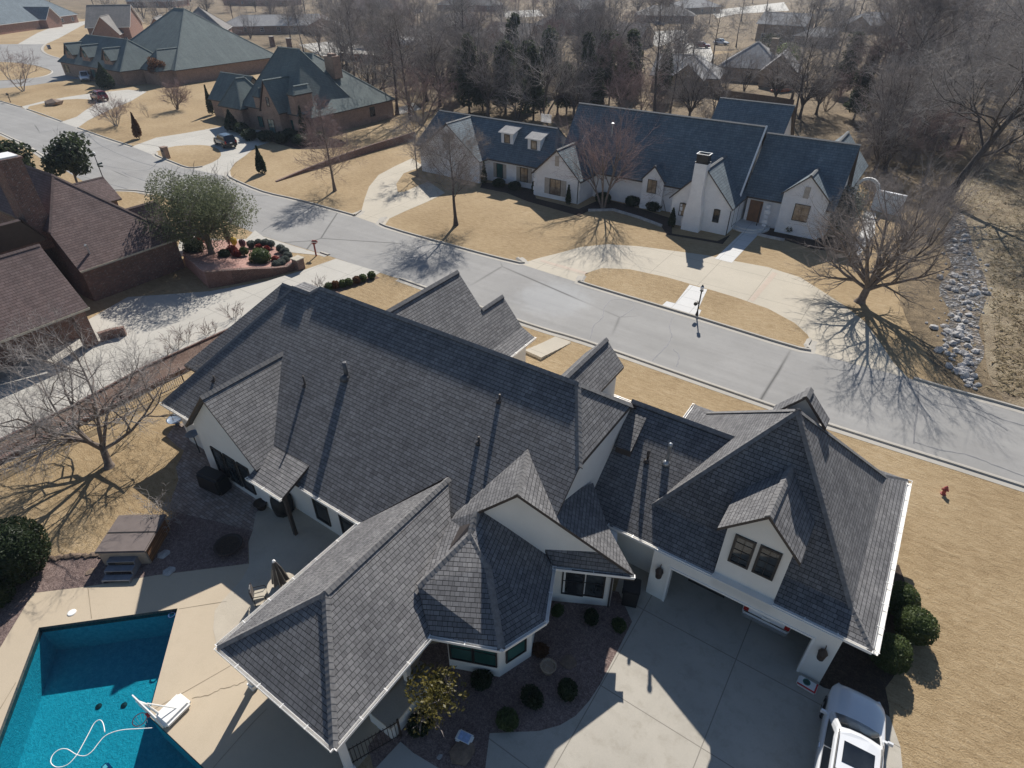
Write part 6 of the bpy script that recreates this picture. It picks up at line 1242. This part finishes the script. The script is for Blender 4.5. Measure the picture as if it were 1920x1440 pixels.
for q, pm, kd, rz, l in (((672, 82), 'paint_black', 'pickup', 20, 'black pickup truck by the pale driveway left of the cedars'), ((757, 44), 'paint_blue', 'suv', 70, 'blue car among the trunks at the upper left of the belt'), ((785, 24), 'paint_white', 'sedan', 10, 'white car near the distant reddish roof'), ((1316, 90), 'paint_red', 'suv', 10, 'dark red car on the concrete yard at the upper right'), ((1352, 84), 'paint_white', 'sedan', 0, 'white car beside the dark red one at the upper right'), ((1555, 22), 'paint_white', 'pickup', -5, 'white truck at the top right edge'), ((1236, 48), 'paint_blue', 'sedan', 30, 'dark blue car on the distant street above the cedars')):
    car('distant_car', l, 'car', gxy(q), R(rz), pm, kd, 4.8, 1.9, 1.7, detail=False)
# ================================================================ SMALL THINGS NEAR THE HOUSE
def rbox(c, s, r=.06, seg=2, rz=0.0, top=1.0):
    bm = bmesh.new(); bmesh.ops.create_cube(bm, size=1)
    for v in bm.verts: v.co = Vector((v.co.x * s[0] * (top if v.co.z > 0 else 1), v.co.y * s[1] * (top if v.co.z > 0 else 1), v.co.z * s[2]))
    bmesh.ops.bevel(bm, geom=bm.edges[:], offset=r, segments=seg, affect='EDGES'); Rm = Matrix.Rotation(rz, 4, 'Z'); bm.verts.index_update()
    vs = [Rm @ v.co + Vector(c) for v in bm.verts]; fs = [tuple(v.index for v in f.verts) for f in bm.faces]; bm.free(); return vs, fs
# hot tub
hc, ha = V((-25.4, 5.6, 0)), R(36); t = thing('hot_tub', 'square hot tub with a brown cover and timber side panels', 'hot tub', hc, ha)
M['cover'] = plain('brown_vinyl_cover', (.155, .125, .112), .55, var=.1); M['tub_wood'] = bricks('tub_cedar_panel', (.30, .155, .07), (.22, .105, .05), (.07, .04, .025), w=3.0, h=.14); M['tub_shell'] = plain('taupe_tub_panel', (.34, .27, .21), .6)
def loc(mb, nm, m, t, parent=None, smooth=False):                       # parts of a turned thing are built in its own frame
    mb.v = [v + t.location for v in mb.v]; return mb.build(nm, M[m], parent or t, smooth)
loc(MB().box((0, 0, .42), (2.1, 2.1, .84)), 'cabinet', 'tub_shell', t); mb = MB()
for s in (-1, 1): mb.box((s * 1.06, 0, .42), (.03, 1.9, .74)); 
loc(mb, 'side_panel', 'tub_wood', t); mb = MB()
for y in (-.57, .57): mb.mesh(*rbox((0, y, .93), (2.3, 1.13, .13), .045))
loc(mb, 'cover', 'cover', t); loc(MB().box((0, 0, .99), (2.28, .05, .02)), 'fold_seam', 'black', t)
st = thing('tub_steps', 'grey slatted three-tread step unit in front of the hot tub', 'steps', hc + V((math.cos(ha - R(90)) * 1.55, math.sin(ha - R(90)) * 1.55, 0)), ha); M['grey_wood'] = plain('grey_composite', (.20, .20, .215), .7, var=.15)
for i in range(3): loc(MB().box((0, .36 - .36 * i, .56 - .2 * i), (1.25, .33, .05)), 'tread', 'grey_wood', st)
mb = MB()
for x in (-.6, .6):
    mb = MB()
    for i in range(3): mb.box((x, .36 - .36 * i, (.54 - .2 * i) / 2), (.05, .36, .54 - .2 * i))
    loc(mb, 'stringer', 'grey_wood', st)
# fire bowl, covered grill, pots
p = G((428, 1022), .3); t = thing('fire_bowl', 'round brown fire bowl on the gravel beside the curved patio', 'fire pit', (p.x, p.y, 0)); loc(MB().lathe((0, 0, 0), [(.3, 0), (.36, .12), (.62, .34), (.66, .36), (.62, .38), (.5, .28), (.2, .22)], 24), 'bowl', 'rust_iron', t, smooth=True)
loc(MB().lathe((0, 0, .3), [(.6, 0), (.6, .012)], 24), 'ash_bed', 'mulch', t)
p = G((404, 900), .5); t = thing('grill', 'black covered barbecue beneath the three tall windows', 'barbecue', (p.x, p.y - .1, 0), R(8)); loc(MB().mesh(*rbox((0, 0, .55), (1.7, .85, 1.1), .12, 3, top=.92)), 'cover', 'black', t); loc(MB().box((0, 0, .04), (1.4, .6, .08)), 'base', 'iron', t)
p = G((523, 950), .5); t = thing('grill', 'black covered smoker under the lean-to roof corner', 'barbecue', (p.x, p.y + .2, 0)); loc(MB().lathe((0, 0, 0), [(.45, 0), (.52, .5), (.5, .95), (.3, 1.15), (.05, 1.2)], 16), 'cover', 'black', t, smooth=True); loc(MB().box((0, 0, .03), (.7, .7, .06)), 'base', 'iron', t)
p = G((490, 948), .2); tag(MB().lathe((p.x, p.y, 0), [(.2, 0), (.33, .4), (.36, .42), (.3, .42), (.27, .36)], 16).build('plant_pot', M['rust_iron'], smooth=True), 'dark round pot beside the black smoker', 'pot')
p = G((1028, 1254), .15); tag(MB().lathe((p.x, p.y, 0), [(.2, 0), (.3, .3), (.33, .38), (.27, .38), (.24, .28)], 16).build('plant_pot', M['tan_stone']), 'round stone pot in the shaded gravel bed below the bay', 'pot')
for q, s, m, l in (((1066, 1243), .34, 'rock_brown', 'brown rock beside the stone pot'), ((868, 1412), .5, 'rock_brown', 'flat brown slab in the gravel beside the blue bag'), ((824, 1420), .12, 'rock', 'small pale stone near the front footpath'), ((308, 1040), .3, 'rock', 'flat grey stepping stone right of the hot tub'), ((318, 1072), .3, 'rock', 'flat grey stepping stone near the pool deck edge'), ((170, 1072), .22, 'rock_brown', 'flat stone at the left of the tub steps'), ((102, 197), 1.7, 'rock_brown', 'brown boulder on the grass island of the far driveway')):
    x, y = gxy(q); o = bpy.data.objects.new('boulder', rmesh[int(q[0]) % 5].copy()); o.data.materials.clear(); o.data.materials.append(M[m]); COL.objects.link(o); o.location = (x, y, s * .12); o.scale = (s, s * 1.2, s * (.35 if s != 1.7 else .8)); tag(o, l, 'rock')
rs = random.Random(9)
for i in range(26): 
    f = i / 25; x, y = gxy((75 + 122 * f + rs.uniform(-2, 2), 1049 - 8 * f + rs.uniform(-2, 2))); o = bpy.data.objects.new('edging_stone', rmesh[i % 5].copy()); o.data.materials.clear(); o.data.materials.append(M['rock_brown']); COL.objects.link(o); s = rs.uniform(.13, .2); o.location = (x, y, .05); o.scale = (s, s, s * .7); o.rotation_euler = (0, 0, i); tag(o, 'brown stone in the edging between lawn and gravel by the hot tub', 'stone', 'edging stones left of the hot tub')
# umbrella, table, chairs
ut = G((513, 1052), 2.35); t = thing('patio_table', 'round grey patio table with a furled umbrella through it', 'table', (ut.x, ut.y, 0)); loc(MB().lathe((0, 0, .70), [(.62, 0), (.64, .02), (.64, .045), (.62, .05)], 28), 'table_top', 'patio', t); mb = MB()
for a in range(4): mb.tube([(.45 * math.cos(a * 1.57), .45 * math.sin(a * 1.57), 0), (.3 * math.cos(a * 1.57), .3 * math.sin(a * 1.57), .4), (.5 * math.cos(a * 1.57), .5 * math.sin(a * 1.57), .7)], .022, 6)
loc(mb, 'leg', 'rust_iron', t)
t = thing('patio_umbrella', 'furled taupe striped umbrella with a pale finial standing in the table', 'umbrella', (ut.x, ut.y, 0)); M['canvas'] = plain('taupe_canvas', (.115, .10, .092), .9, var=.15); M['canvas_pale'] = plain('cream_canvas', (.5, .45, .36), .9)
loc(MB().tube([(0, 0, .03), (0, 0, 2.32)], .025, 8), 'pole', 'frame', t); loc(MB().lathe((0, 0, 0), [(.25, 0), (.25, .08), (.05, .1)], 16), 'base', 'iron', t); vs, fs = [], []; n = 32
for i, (r, z) in enumerate(((.03, 2.3), (.10, 2.15), (.17, 1.8), (.23, 1.35), (.29, 1.0))):
    for j in range(n): a = 6.2832 * j / n; rr = r * (1 + .28 * (1 if j % 4 < 2 else -1) * (.4 + .15 * i)); vs.append(V((rr * math.cos(a), rr * math.sin(a), z + (.05 * math.sin(j * 2) if i == 4 else 0))))
fs = [(i * n + j, (i + 1) * n + j, (i + 1) * n + (j + 1) % n, i * n + (j + 1) % n) for i in range(4) for j in range(n)]; mb = MB(); mb.mesh(vs, fs); cv = loc(mb, 'canopy', 'canvas', t, smooth=True); mb = MB()
for j in range(0, 32, 4): a = 6.2832 * (j + .5) / 32; mb.tube([(.1 * math.cos(a), .1 * math.sin(a), 2.12), (.24 * math.cos(a), .24 * math.sin(a), 1.7), (.37 * math.cos(a), .37 * math.sin(a), 1.0)], .012, 4)
loc(mb, 'piping', 'canvas_pale', t, cv); loc(MB().lathe((0, 0, 2.28), [(.05, 0), (.08, .04), (.06, .1), (.01, .13)], 12), 'finial', 'white', t)
def patio_chair(label, xy, rz):
    t = thing('patio_chair', label, 'chair', (xy[0], xy[1], 0), rz); loc(MB().mesh(*rbox((0, 0, .44), (.52, .52, .08), .03)), 'seat', 'canvas_pale', t); mb = MB(); mb.box((-.27, 0, .74), (.03, .46, .44)); loc(mb, 'backrest', 'canvas', t); mb = MB()
    mb.tube([(-.28, -.26, .4), (-.3, -.26, 1.0), (-.3, -.12, 1.06), (-.3, .12, 1.06), (-.3, .26, 1.0), (-.28, .26, .4)], .018, 6)
    for s in (-1, 1): mb.tube([(-.28, s * .27, .66), (.2, s * .28, .64), (.26, s * .28, .4)], .018, 6)
    loc(mb, 'frame', 'frame', t)
    for x in (-.24, .24):
        for y in (-.24, .24): loc(MB().tube([(x, y, .42), (x * 1.1, y * 1.1, 0)], .018, 6), 'leg', 'frame', t)
patio_chair('dark framed patio chair left of the furled umbrella with a pale cushion', (ut.x - .62, ut.y - .75), R(50)); patio_chair('dark framed patio chair right of the furled umbrella against the roof edge', (ut.x + .35, ut.y + 1.0), R(-110)); patio_chair('wooden patio chair partly under the covered patio eave', (ut.x + .6, ut.y - .9), R(130))
# pool hoop, hose and fittings
t = thing('pool_hoop', 'white poolside basketball hoop with a red ring over the water', 'basketball hoop', (-16.72, 2.15, 0), R(4)); M['red_plastic'] = plain('red_plastic', (.55, .03, .04), .4)
loc(MB().mesh(*rbox((0, 0, .14), (.8, 1.1, .26), .09, 3, top=.95)), 'base', 'white', t); loc(MB().tube([(-.25, -.35, .2), (-.45, -.5, 1.0), (-.62, -.62, 1.25)], .04, 8).tube([(.15, .1, .25), (-.45, -.45, .95)], .025, 6), 'post', 'white', t)
b0_, b1_ = G((248, 1303), 1.75) - t.location, G((293, 1346), 1.75) - t.location; bc = (b0_ + b1_) / 2; bd = (b1_ - b0_).normalized(); bn = V((-bd.y, bd.x, 0)); bn = bn if bn.x < 0 else -bn; Rm = Matrix.Rotation(R(-4), 4, 'Z'); bc, bd, bn = Rm @ bc, Rm @ bd, Rm @ bn
loc(MB().box((bc.x, bc.y, 1.4), ((b1_ - b0_).length, .04, .72), rz=math.atan2(bd.y, bd.x)), 'backboard', 'white', t); rc = Rm @ (G((262, 1349), 1.2) - t.location); rc.z = 1.2; bn = (rc - bc); bn.z = 0; bn.normalize()
loc(MB().tube([rc + V((.23 * math.cos(a * .3142), .23 * math.sin(a * .3142), 0)) for a in range(21)], .014, 6).box((rc - bn * .26).to_tuple(), (.14, .1, .12)), 'ring', 'red_plastic', t); mb = MB()
for a in range(10): mb.tube([rc + V((.23 * math.cos(a * .628), .23 * math.sin(a * .628), 0)), rc + V((.13 * math.cos(a * .628 + .3), .13 * math.sin(a * .628 + .3), -.35))], .005, 3)
loc(mb, 'net', 'white', t)
hz = [(860, 1215), (780, 1220), (700, 1225), (640, 1238), (590, 1262), (555, 1300), (520, 1345), (480, 1372), (430, 1365), (380, 1335), (335, 1337), (297, 1368), (286, 1410), (320, 1436), (380, 1422), (430, 1370), (465, 1310), (500, 1245), (530, 1190), (560, 1170), (580, 1190), (590, 1240)]
path = [tuple(G((x / 3, 960 + y / 3), -.13)) for x, y in hz]; pp_ = smooth_path([q[:2] for q in path], 4, False); tag(MB().tube([(x, y, -.125) for x, y in pp_], .017, 6).build('pool_hose', M['white'], smooth=True), 'looped white vacuum hose floating on the pool', 'hose')
x, y = gxy((135, 1149)); tag(MB().lathe((x, y, .01), [(.17, 0), (.17, .02), (.15, .03)], 20).build('skimmer_lid', M['white']), 'round white skimmer lid set in the pool deck', 'lid')
p = G((322, 1153), -.13); tag(MB().tube([(p.x + .13 * math.cos(a * .3142), p.y + .13 * math.sin(a * .3142), -.13) for a in range(21)], .03, 6).build('floating_ring', M['paint_blue']), 'small blue ring floating in the pool corner', 'float')
for q in ((177, 1314), (225, 1312)): 
    p = G(q, -1.3); tag(MB().lathe((p.x, p.y, -1.745), [(.12, 0), (.12, .03), (.03, .05)], 12).build('pool_drain', M['trim_black']), 'dark round drain cover on the pool floor', 'drain', 'drains on the pool floor')
p = G((188, 1428), -1.0); t = thing('pool_cleaner', 'blue and white pool cleaner lying underwater at the bottom edge', 'pool cleaner', (p.x, p.y, -1.7)); loc(MB().mesh(*rbox((0, 0, .12), (.4, .3, .2), .06)), 'shell', 'paint_blue', t); loc(MB().box((0, 0, .24), (.16, .12, .05)), 'lid', 'white', t)
# outdoor kitchen beneath the covered patio
k = [G(q, .95) for q in ((703, 1322), (734, 1366), (800, 1300), (795, 1262))]; t = thing('outdoor_kitchen', 'stone topped outdoor kitchen counter at the edge of the covered patio', 'counter', (k[0].x, k[0].y, 0)); cxk = (k[0].x + k[1].x) / 2
MB().box((k[1].x - .45, (k[1].y + 8.2) / 2, .45), (.8, 8.2 - k[1].y, .9)).box((k[1].x - .95, k[1].y + .42, .45), (.5, .8, .9)).build('counter_base', M['stucco'], t); MB().box((k[1].x - .45, (k[1].y + 8.2) / 2, .93), (.9, 8.3 - k[1].y, .06)).box((k[1].x - 1.05, k[1].y + .42, .932), (.5, .9, .055)).build('counter_top', M['patio'], t); MB().mesh(*rbox((k[1].x - .5, k[1].y + 1.9, 1.05), (.55, 1.0, .2), .05)).build('grill_hood', M['steel'], t)
# gate run of the iron fence in front of the patio
def iron_fence(label, pts, h=1.25, step=.13, postn=2.4, z=0.0):
    P = [V((*p, z)) for p in pts]; t = thing('iron_fence', label, 'fence', P[0]); rails, posts = MB(), []
    for a, b in zip(P, P[1:]):
        L = (b - a).length; d = (b - a).normalized()
        for zz in (.15, h - .12): rails.tube([a + V((0, 0, zz)), b + V((0, 0, zz))], .02, 4)
        k = int(L / step)
        for i in range(k + 1): q = a + d * (L * i / k); rails.tube([q + V((0, 0, .05)), q + V((0, 0, h))], .013, 4)
        k = max(1, int(L / postn))
        for i in range(k + 1): q = a + d * (L * i / k); MB().box(q + V((0, 0, h / 2 + .03)), (.06, .06, h + .06)).build('fence_post', M['rust_iron'], t)
    rails.build('picket_panel', M['rust_iron'], t); return t
iron_fence('brown iron picket fence between the back lawn and the red mulch strip', [gxy(q) for q in ((-120, 950), (0, 890), (130, 826), (240, 774), (347, 721))])
iron_fence('black iron gate fence beside the outdoor kitchen', [gxy(q) for q in ((650, 1440), (752, 1381))], 1.2)
def low_wall(label, px, h, th, m, cat='retaining wall', capm=None, taper=None):
    P = [V((*gxy(q), 0)) for q in px]; t = thing('low_wall', label, cat, P[0]); mb = MB(); cb = MB()
    for i in range(len(P) - 1):
        a, b = P[i], P[i + 1]; d = (b - a).normalized(); n = V((-d.y, d.x, 0)) * th / 2; ha_ = taper[i] if taper else h; hb_ = taper[i + 1] if taper else h
        mb.mesh([a - n, b - n, b + n, a + n, a - n + V((0, 0, ha_)), b - n + V((0, 0, hb_)), b + n + V((0, 0, hb_)), a + n + V((0, 0, ha_))], [(4, 5, 6, 7), (0, 1, 5, 4), (2, 3, 7, 6), (1, 2, 6, 5), (3, 0, 4, 7)])
    mb.build('wall_run', M[m], t); return t
low_wall('low rough stone edging between the iron fence and the red mulch', [(-120, 932), (0, 868), (140, 800), (345, 697), (430, 652)], .3, .3, 'red_brick')
low_wall('thin brick kerb edging the pale driveway above the red mulch', [(-120, 888), (0, 828), (133, 765), (273, 690), (423, 622), (520, 578)], .16, .14, 'red_brick')
low_wall('long low red brick wall sloping across the lawn before the white house', [(518, 341), (575, 322), (640, 302), (700, 284), (778, 262)], .9, .3, 'red_brick', taper=[.12, .45, .8, 1.0, 1.15])
low_wall('weathered wooden board fence behind the white house', [(1310, 178), (1372, 190), (1437, 199), (1485, 207)], 1.8, .08, 'fence_wood' if 'fence_wood' in M else 'wood_door', 'fence')
low_wall('dark wooden board fence at the upper left behind the iron piers', [(636, 112), (720, 118), (800, 112)], 1.7, .08, 'wood_door', 'fence')
low_wall('low grey stone border curving round the bed of the white house', [(1103, 396), (1150, 395), (1200, 410), (1240, 425)], .22, .25, 'rock'); low_wall('low pale stone border by the porch walk of the white house', [(1421, 441), (1440, 446), (1470, 452)], .22, .25, 'rock')
low_wall('low brick parapet at the corner of the brown roofed house', [(190, 640), (215, 632), (238, 628)], .7, .35, 'red_brick'); iron_fence('black iron fence between brick piers by the ranch house', [gxy(q) for q in ((512, 86), (544, 92), (620, 104), (700, 116))], 1.6, .5, 4)
for q, l in (((512, 88), 'left brick gate pier by the ranch house'), ((544, 92), 'right brick gate pier by the ranch house')):
    x, y = gxy(q); t = thing('brick_pier', l, 'pier', (x, y, 0)); MB().box((x, y, 1.4), (1.1, 1.1, 2.8)).build('shaft', M['red_brick'], t); MB().box((x, y, 2.87), (1.3, 1.3, .14)).build('pier_cap', M['concrete'], t)
# bin, bags, dishes
def bin_(label, xy, m, rz=0.0):
    t = thing('wheelie_bin', label, 'bin', (xy[0], xy[1], 0), rz); loc(MB().box((0, 0, .52), (.62, .7, .95), top=1.12), 'bin_body', m, t); loc(MB().mesh(*rbox((0, 0, 1.05), (.74, .82, .1), .04)), 'lid', m, t); loc(MB().box((0, -.36, .8), (.2, .02, .1)), 'badge', 'white', t)
    for s in (-1, 1): loc(MB().tube([(s * .3, .34, .12), (s * .36, .34, .12)], .12, 10), 'wheel', 'tyre', t)
bin_('black wheeled bin in the dark passage beside the garage', gxy((1180, 1126)), 'black', R(20)); bin_('dark blue wheeled bin at the mouth of the side street', gxy((93, 92)), 'paint_blue')
M['blue_bag'] = plain('pale_blue_bag', (.36, .48, .70), .5, var=.2, scale=8); M['green_print'] = plain('green_print', (.06, .20, .16), .6)
p = G((871, 1384), .08); t = thing('bag', 'pale blue printed bag lying on the gravel by the small tree', 'bag', (p.x, p.y, 0), R(10)); loc(MB().mesh(*rbox((0, 0, .09), (.62, .42, .15), .05)), 'sack', 'white', t); loc(MB().box((0, 0, .17), (.42, .3, .012)), 'print', 'blue_bag', t)
p = G((1513, 1285), .08); t = thing('bag', 'white bag with red edge and green round emblem against the garage pier', 'bag', (p.x, p.y + .02, 0), R(-4)); loc(MB().mesh(*rbox((0, 0, .09), (.72, .46, .15), .05)), 'sack', 'white', t); loc(MB().box((0, -.20, .168), (.68, .06, .012)).box((.31, .02, .168), (.06, .38, .012)), 'red_edge', 'red_plastic', t); loc(MB().lathe((-.05, .04, .166), [(.14, 0), (.14, .012), (.09, .012), (.09, .0)], 16).box((-.05, .04, .17), (.1, .05, .014)), 'emblem', 'green_print', t)
M['dish_grey'] = plain('blue_grey_metal', (.20, .25, .32), .4, .3)
p = G((331, 790), .25); t = thing('bird_bath', 'blue-grey round bowl on the lawn at the house corner', 'bird bath', (p.x, p.y, 0)); loc(MB().lathe((0, 0, 0), [(.14, 0), (.1, .3), (.5, .44), (.52, .46), (.45, .42), (.1, .38)], 20), 'bowl', 'dish_grey', t, smooth=True)
p = G((361, 814), 1.4); t = thing('satellite_dish', 'blue-grey dish on a short post against the gable wall', 'dish', (p.x, p.y, 0)); loc(MB().tube([(0, 0, 0), (0, 0, 1.3)], .03, 6), 'post', 'iron', t); loc(MB().lathe((0, 0, 1.3), [(.04, 0), (.25, .05), (.36, .14), (.34, .14), (.1, .06)], 18), 'reflector', 'dish_grey', t)
# ================================================================ STREET FURNITURE
def street_lamp(label, q, h, mailbox=False, blades=False):
    x, y = gxy(q); t = thing('street_lamp', label, 'street lamp', (x, y, 0)); loc(MB().lathe((0, 0, 0), [(.14, 0), (.14, .1), (.09, .3), (.055, .5), (.05, h - .45)], 10), 'post', 'iron', t, smooth=True)
    loc(MB().lathe((0, 0, h - .45), [(.06, 0), (.14, .04), (.15, .12), (.10, .12)], 10).lathe((0, 0, h - .02), [(.12, 0), (.06, .07), (.015, .16)], 10) if mailbox else MB().lathe((0, 0, h - .45), [(.06, 0), (.14, .04), (.15, .12)], 10), 'lamp_cap', 'iron', t); loc(MB().lathe((0, 0, h - .34), [(.1, 0), (.19, .12), (.2, .24), (.12, .36), (.02, .4)] if not mailbox else [(.10, 0), (.14, .2), (.13, .33)], 12), 'lamp_globe', 'white', t, smooth=True)
    if mailbox: loc(MB().mesh(*rbox((-.2, -.1, 1.15), (.26, .5, .3), .06)), 'mailbox', 'iron', t)
    if blades:
        for rz, z in ((.35, 1.75), (1.9, 1.95)): loc(MB().box((.28 * math.cos(rz), .28 * math.sin(rz), z), (.8, .03, .2), rz=rz), 'street_sign', 'green_sign', t)
M['green_sign'] = plain('dark_green_sign', (.03, .07, .06), .5)
street_lamp('black street lamp with a white globe and two sign blades behind the brown roof', (195, 338), 3.4, blades=True); street_lamp('black lamp post with a mailbox at the kerb of the curved drive', (1306, 593), 2.6, mailbox=True)
x, y = gxy((593, 480)); t = thing('mailbox', 'rusty red mailbox on a post beside the brick garden bed', 'mailbox', (x, y, 0), R(30)); M['rust_red'] = plain('rusty_red', (.26, .06, .045), .7, var=.25); loc(MB().box((0, 0, .6), (.12, .12, 1.2)).box((0, 0, 1.22), (.34, .16, .06)), 'post', 'rust_red', t); loc(MB().mesh(*rbox((.1, 0, 1.42), (.55, .26, .3), .08)), 'box', 'rust_red', t); loc(MB().box((.1, -.135, 1.42), (.5, .012, .08)), 'flag_stripe', 'white', t)
x, y = gxy((313, 297)); t = thing('mailbox', 'pinkish brick mailbox pillar on the oval lawn island', 'mailbox', (x, y, 0), R(5)); loc(MB().box((0, 0, .75), (.75, .7, 1.5)), 'pillar', 'pink_brick', t); loc(MB().box((0, 0, 1.53), (.85, .8, .08)), 'coping', 'pink_brick', t); loc(MB().box((0, -.36, 1.1), (.3, .04, .3)), 'door', 'iron', t)
x, y = gxy((20, 192)); t = thing('mailbox', 'dark mailbox on a leaning post at the far left kerb', 'mailbox', (x, y, 0)); loc(MB().tube([(0, 0, 0), (-.15, .1, 1.3)], .07, 6), 'post', 'iron', t); loc(MB().mesh(*rbox((-.3, .1, 1.4), (.7, .3, .35), .08)), 'box', 'iron', t)
x, y = gxy((1768, 926)); t = thing('fire_hydrant', 'red fire hydrant standing in the front lawn', 'hydrant', (x, y, 0)); t.scale = (.82, .82, .82); M['hydrant_red'] = plain('faded_hydrant_red', (.34, .075, .065), .7, var=.25)
loc(MB().lathe((0, 0, 0), [(.17, 0), (.17, .05), (.11, .07), (.11, .42), (.15, .44), (.15, .48), (.12, .5), (.10, .6), (.04, .66), (.03, .7)], 12), 'barrel', 'hydrant_red', t); loc(MB().tube([(-.2, 0, .36), (.2, 0, .36)], .06, 8).tube([(0, 0, .36), (0, -.2, .36)], .075, 8), 'nozzle', 'hydrant_red', t)
x, y = gxy((1024, 250)); t = thing('basketball_hoop', 'white framed basketball backboard rising behind the white house', 'basketball hoop', (x, 78, 0)); p = PY((1024, 222), 78); t.location.x = p.x; loc(MB().tube([(0, .6, 0), (0, .6, 3.2), (0, .05, p.z)], .07, 6), 'post', 'iron', t); mb = MB()
for a in ((0, .5, 1.7, .08), (0, -.5, 1.7, .08), (-.82, 0, .08, 1.0), (.82, 0, .08, 1.0), (0, .1, .6, .05), (-.28, -.12, .05, .45), (.28, -.12, .05, .45), (0, -.33, .6, .05)): mb.box((a[0], 0, p.z + a[1]), (a[2], .05, a[3]))
loc(mb, 'board_frame', 'white', t); loc(MB().box((0, .02, p.z), (1.6, .012, .95)), 'board', 'lamp_clear', t)
# sculptures in the brick bed
M['yellow_paint'] = plain('yellow_enamel', (.62, .42, .03), .5, var=.15); M['maroon_paint'] = plain('maroon_enamel', (.10, .03, .04), .5, var=.2)
for q, h, m, l in (((444, 474), 1.1, 'yellow_paint', 'yellow petal-shaped garden sculpture in the brick bed'), ((434, 472), 1.9, 'maroon_paint', 'tall maroon leaf-shaped garden sculpture beside the yellow one'), ((460, 478), 1.1, 'maroon_paint', 'shorter maroon garden sculpture right of the yellow one')):
    x, y = gxy(q); t = thing('garden_sculpture', l, 'sculpture', (x, y, .5)); loc(MB().tube([(0, 0, -.5), (0, 0, .4)], .03, 6), 'stem', 'maroon_paint', t)
    for a in range(5):
        c, s = math.cos(a * 1.257), math.sin(a * 1.257); mb = MB(); mb.tube([(0, 0, .2), (c * .16, s * .16, h * .45), (c * .2, s * .2, h * .75), (c * .1, s * .1, h)], [.04, .13, .11, .01], 6); loc(mb, 'petal', m, t, smooth=True)
# far yards
x, y = gxy((768, 102)); t = thing('garden_shed', 'small ochre shed with a pale curved roof under the trees', 'shed', (x, y, 0)); M['ochre'] = plain('ochre_siding', (.36, .22, .08), .8); loc(MB().box((0, 0, 1.3), (7, 4, 2.6)), 'wall', 'ochre', t); mb = MB()
for i in range(6): a0_, a1_ = math.pi * i / 6, math.pi * (i + 1) / 6; mb.mesh([V((sx * 3.7, -2.2 * math.cos(a), 2.6 + 1.0 * math.sin(a))) for a in (a0_, a1_) for sx in (-1, 1)], [(0, 1, 3, 2)])
mb.poly([(-3.7, -2.2, 2.6), (-3.7, 2.2, 2.6), (-3.7, 1.1, 3.45), (-3.7, -1.1, 3.45)]); loc(mb, 'roof', 'steel', t)
x, y = gxy((735, 92)); t = thing('carport', 'flat white roofed carport beside the grey house behind the trees', 'carport', (x, y, 0)); loc(MB().box((0, 0, 3), (22, 8, .3)), 'roof', 'white', t)
for sx in (-10, 0, 10):
    for sy in (-3.6, 3.6): loc(MB().box((sx, sy, 1.45), (.2, .2, 2.85)), 'post', 'white', t)
for q, m, l, rz in (((1464, 172), 'orange_kayak', 'orange kayak lying on the grass behind the wooden fence', .8), ((1500, 148), 'white', 'white kayak lying on the grass beyond the orange one', 1.0)):
    if 'orange_kayak' not in M: M['orange_kayak'] = plain('orange_plastic', (.62, .17, .05), .5)
    x, y = gxy(q); t = thing('kayak', l, 'kayak', (x, y, 0), rz); loc(MB().tube([(-2.6, 0, .45), (-1.8, 0, .28), (0, 0, .24), (1.8, 0, .28), (2.6, 0, .45)], [.03, .3, .42, .3, .03], 8), 'hull', m, t, smooth=True); loc(MB().box((0, 0, .64), (1.2, .4, .06)), 'cockpit', 'trim_black', t)
# ================================================================ AIR
hm, nt, b = new_mat('haze'); nt.nodes.remove(b)
pv = N(nt, 'VolumePrincipled'); pv.inputs['Color'].default_value = (0.66, 0.77, 0.95, 1); pv.inputs['Density'].default_value = 0.0002; pv.inputs['Anisotropy'].default_value = 0.2
nt.links.new(pv.outputs[0], nt.nodes['Material Output'].inputs['Volume'])
hb = MB().box((0, 700, 11.5), (3100, 1640, 30.0)).build('haze', hm, kind='stuff', uv=False); hb.visible_shadow = True
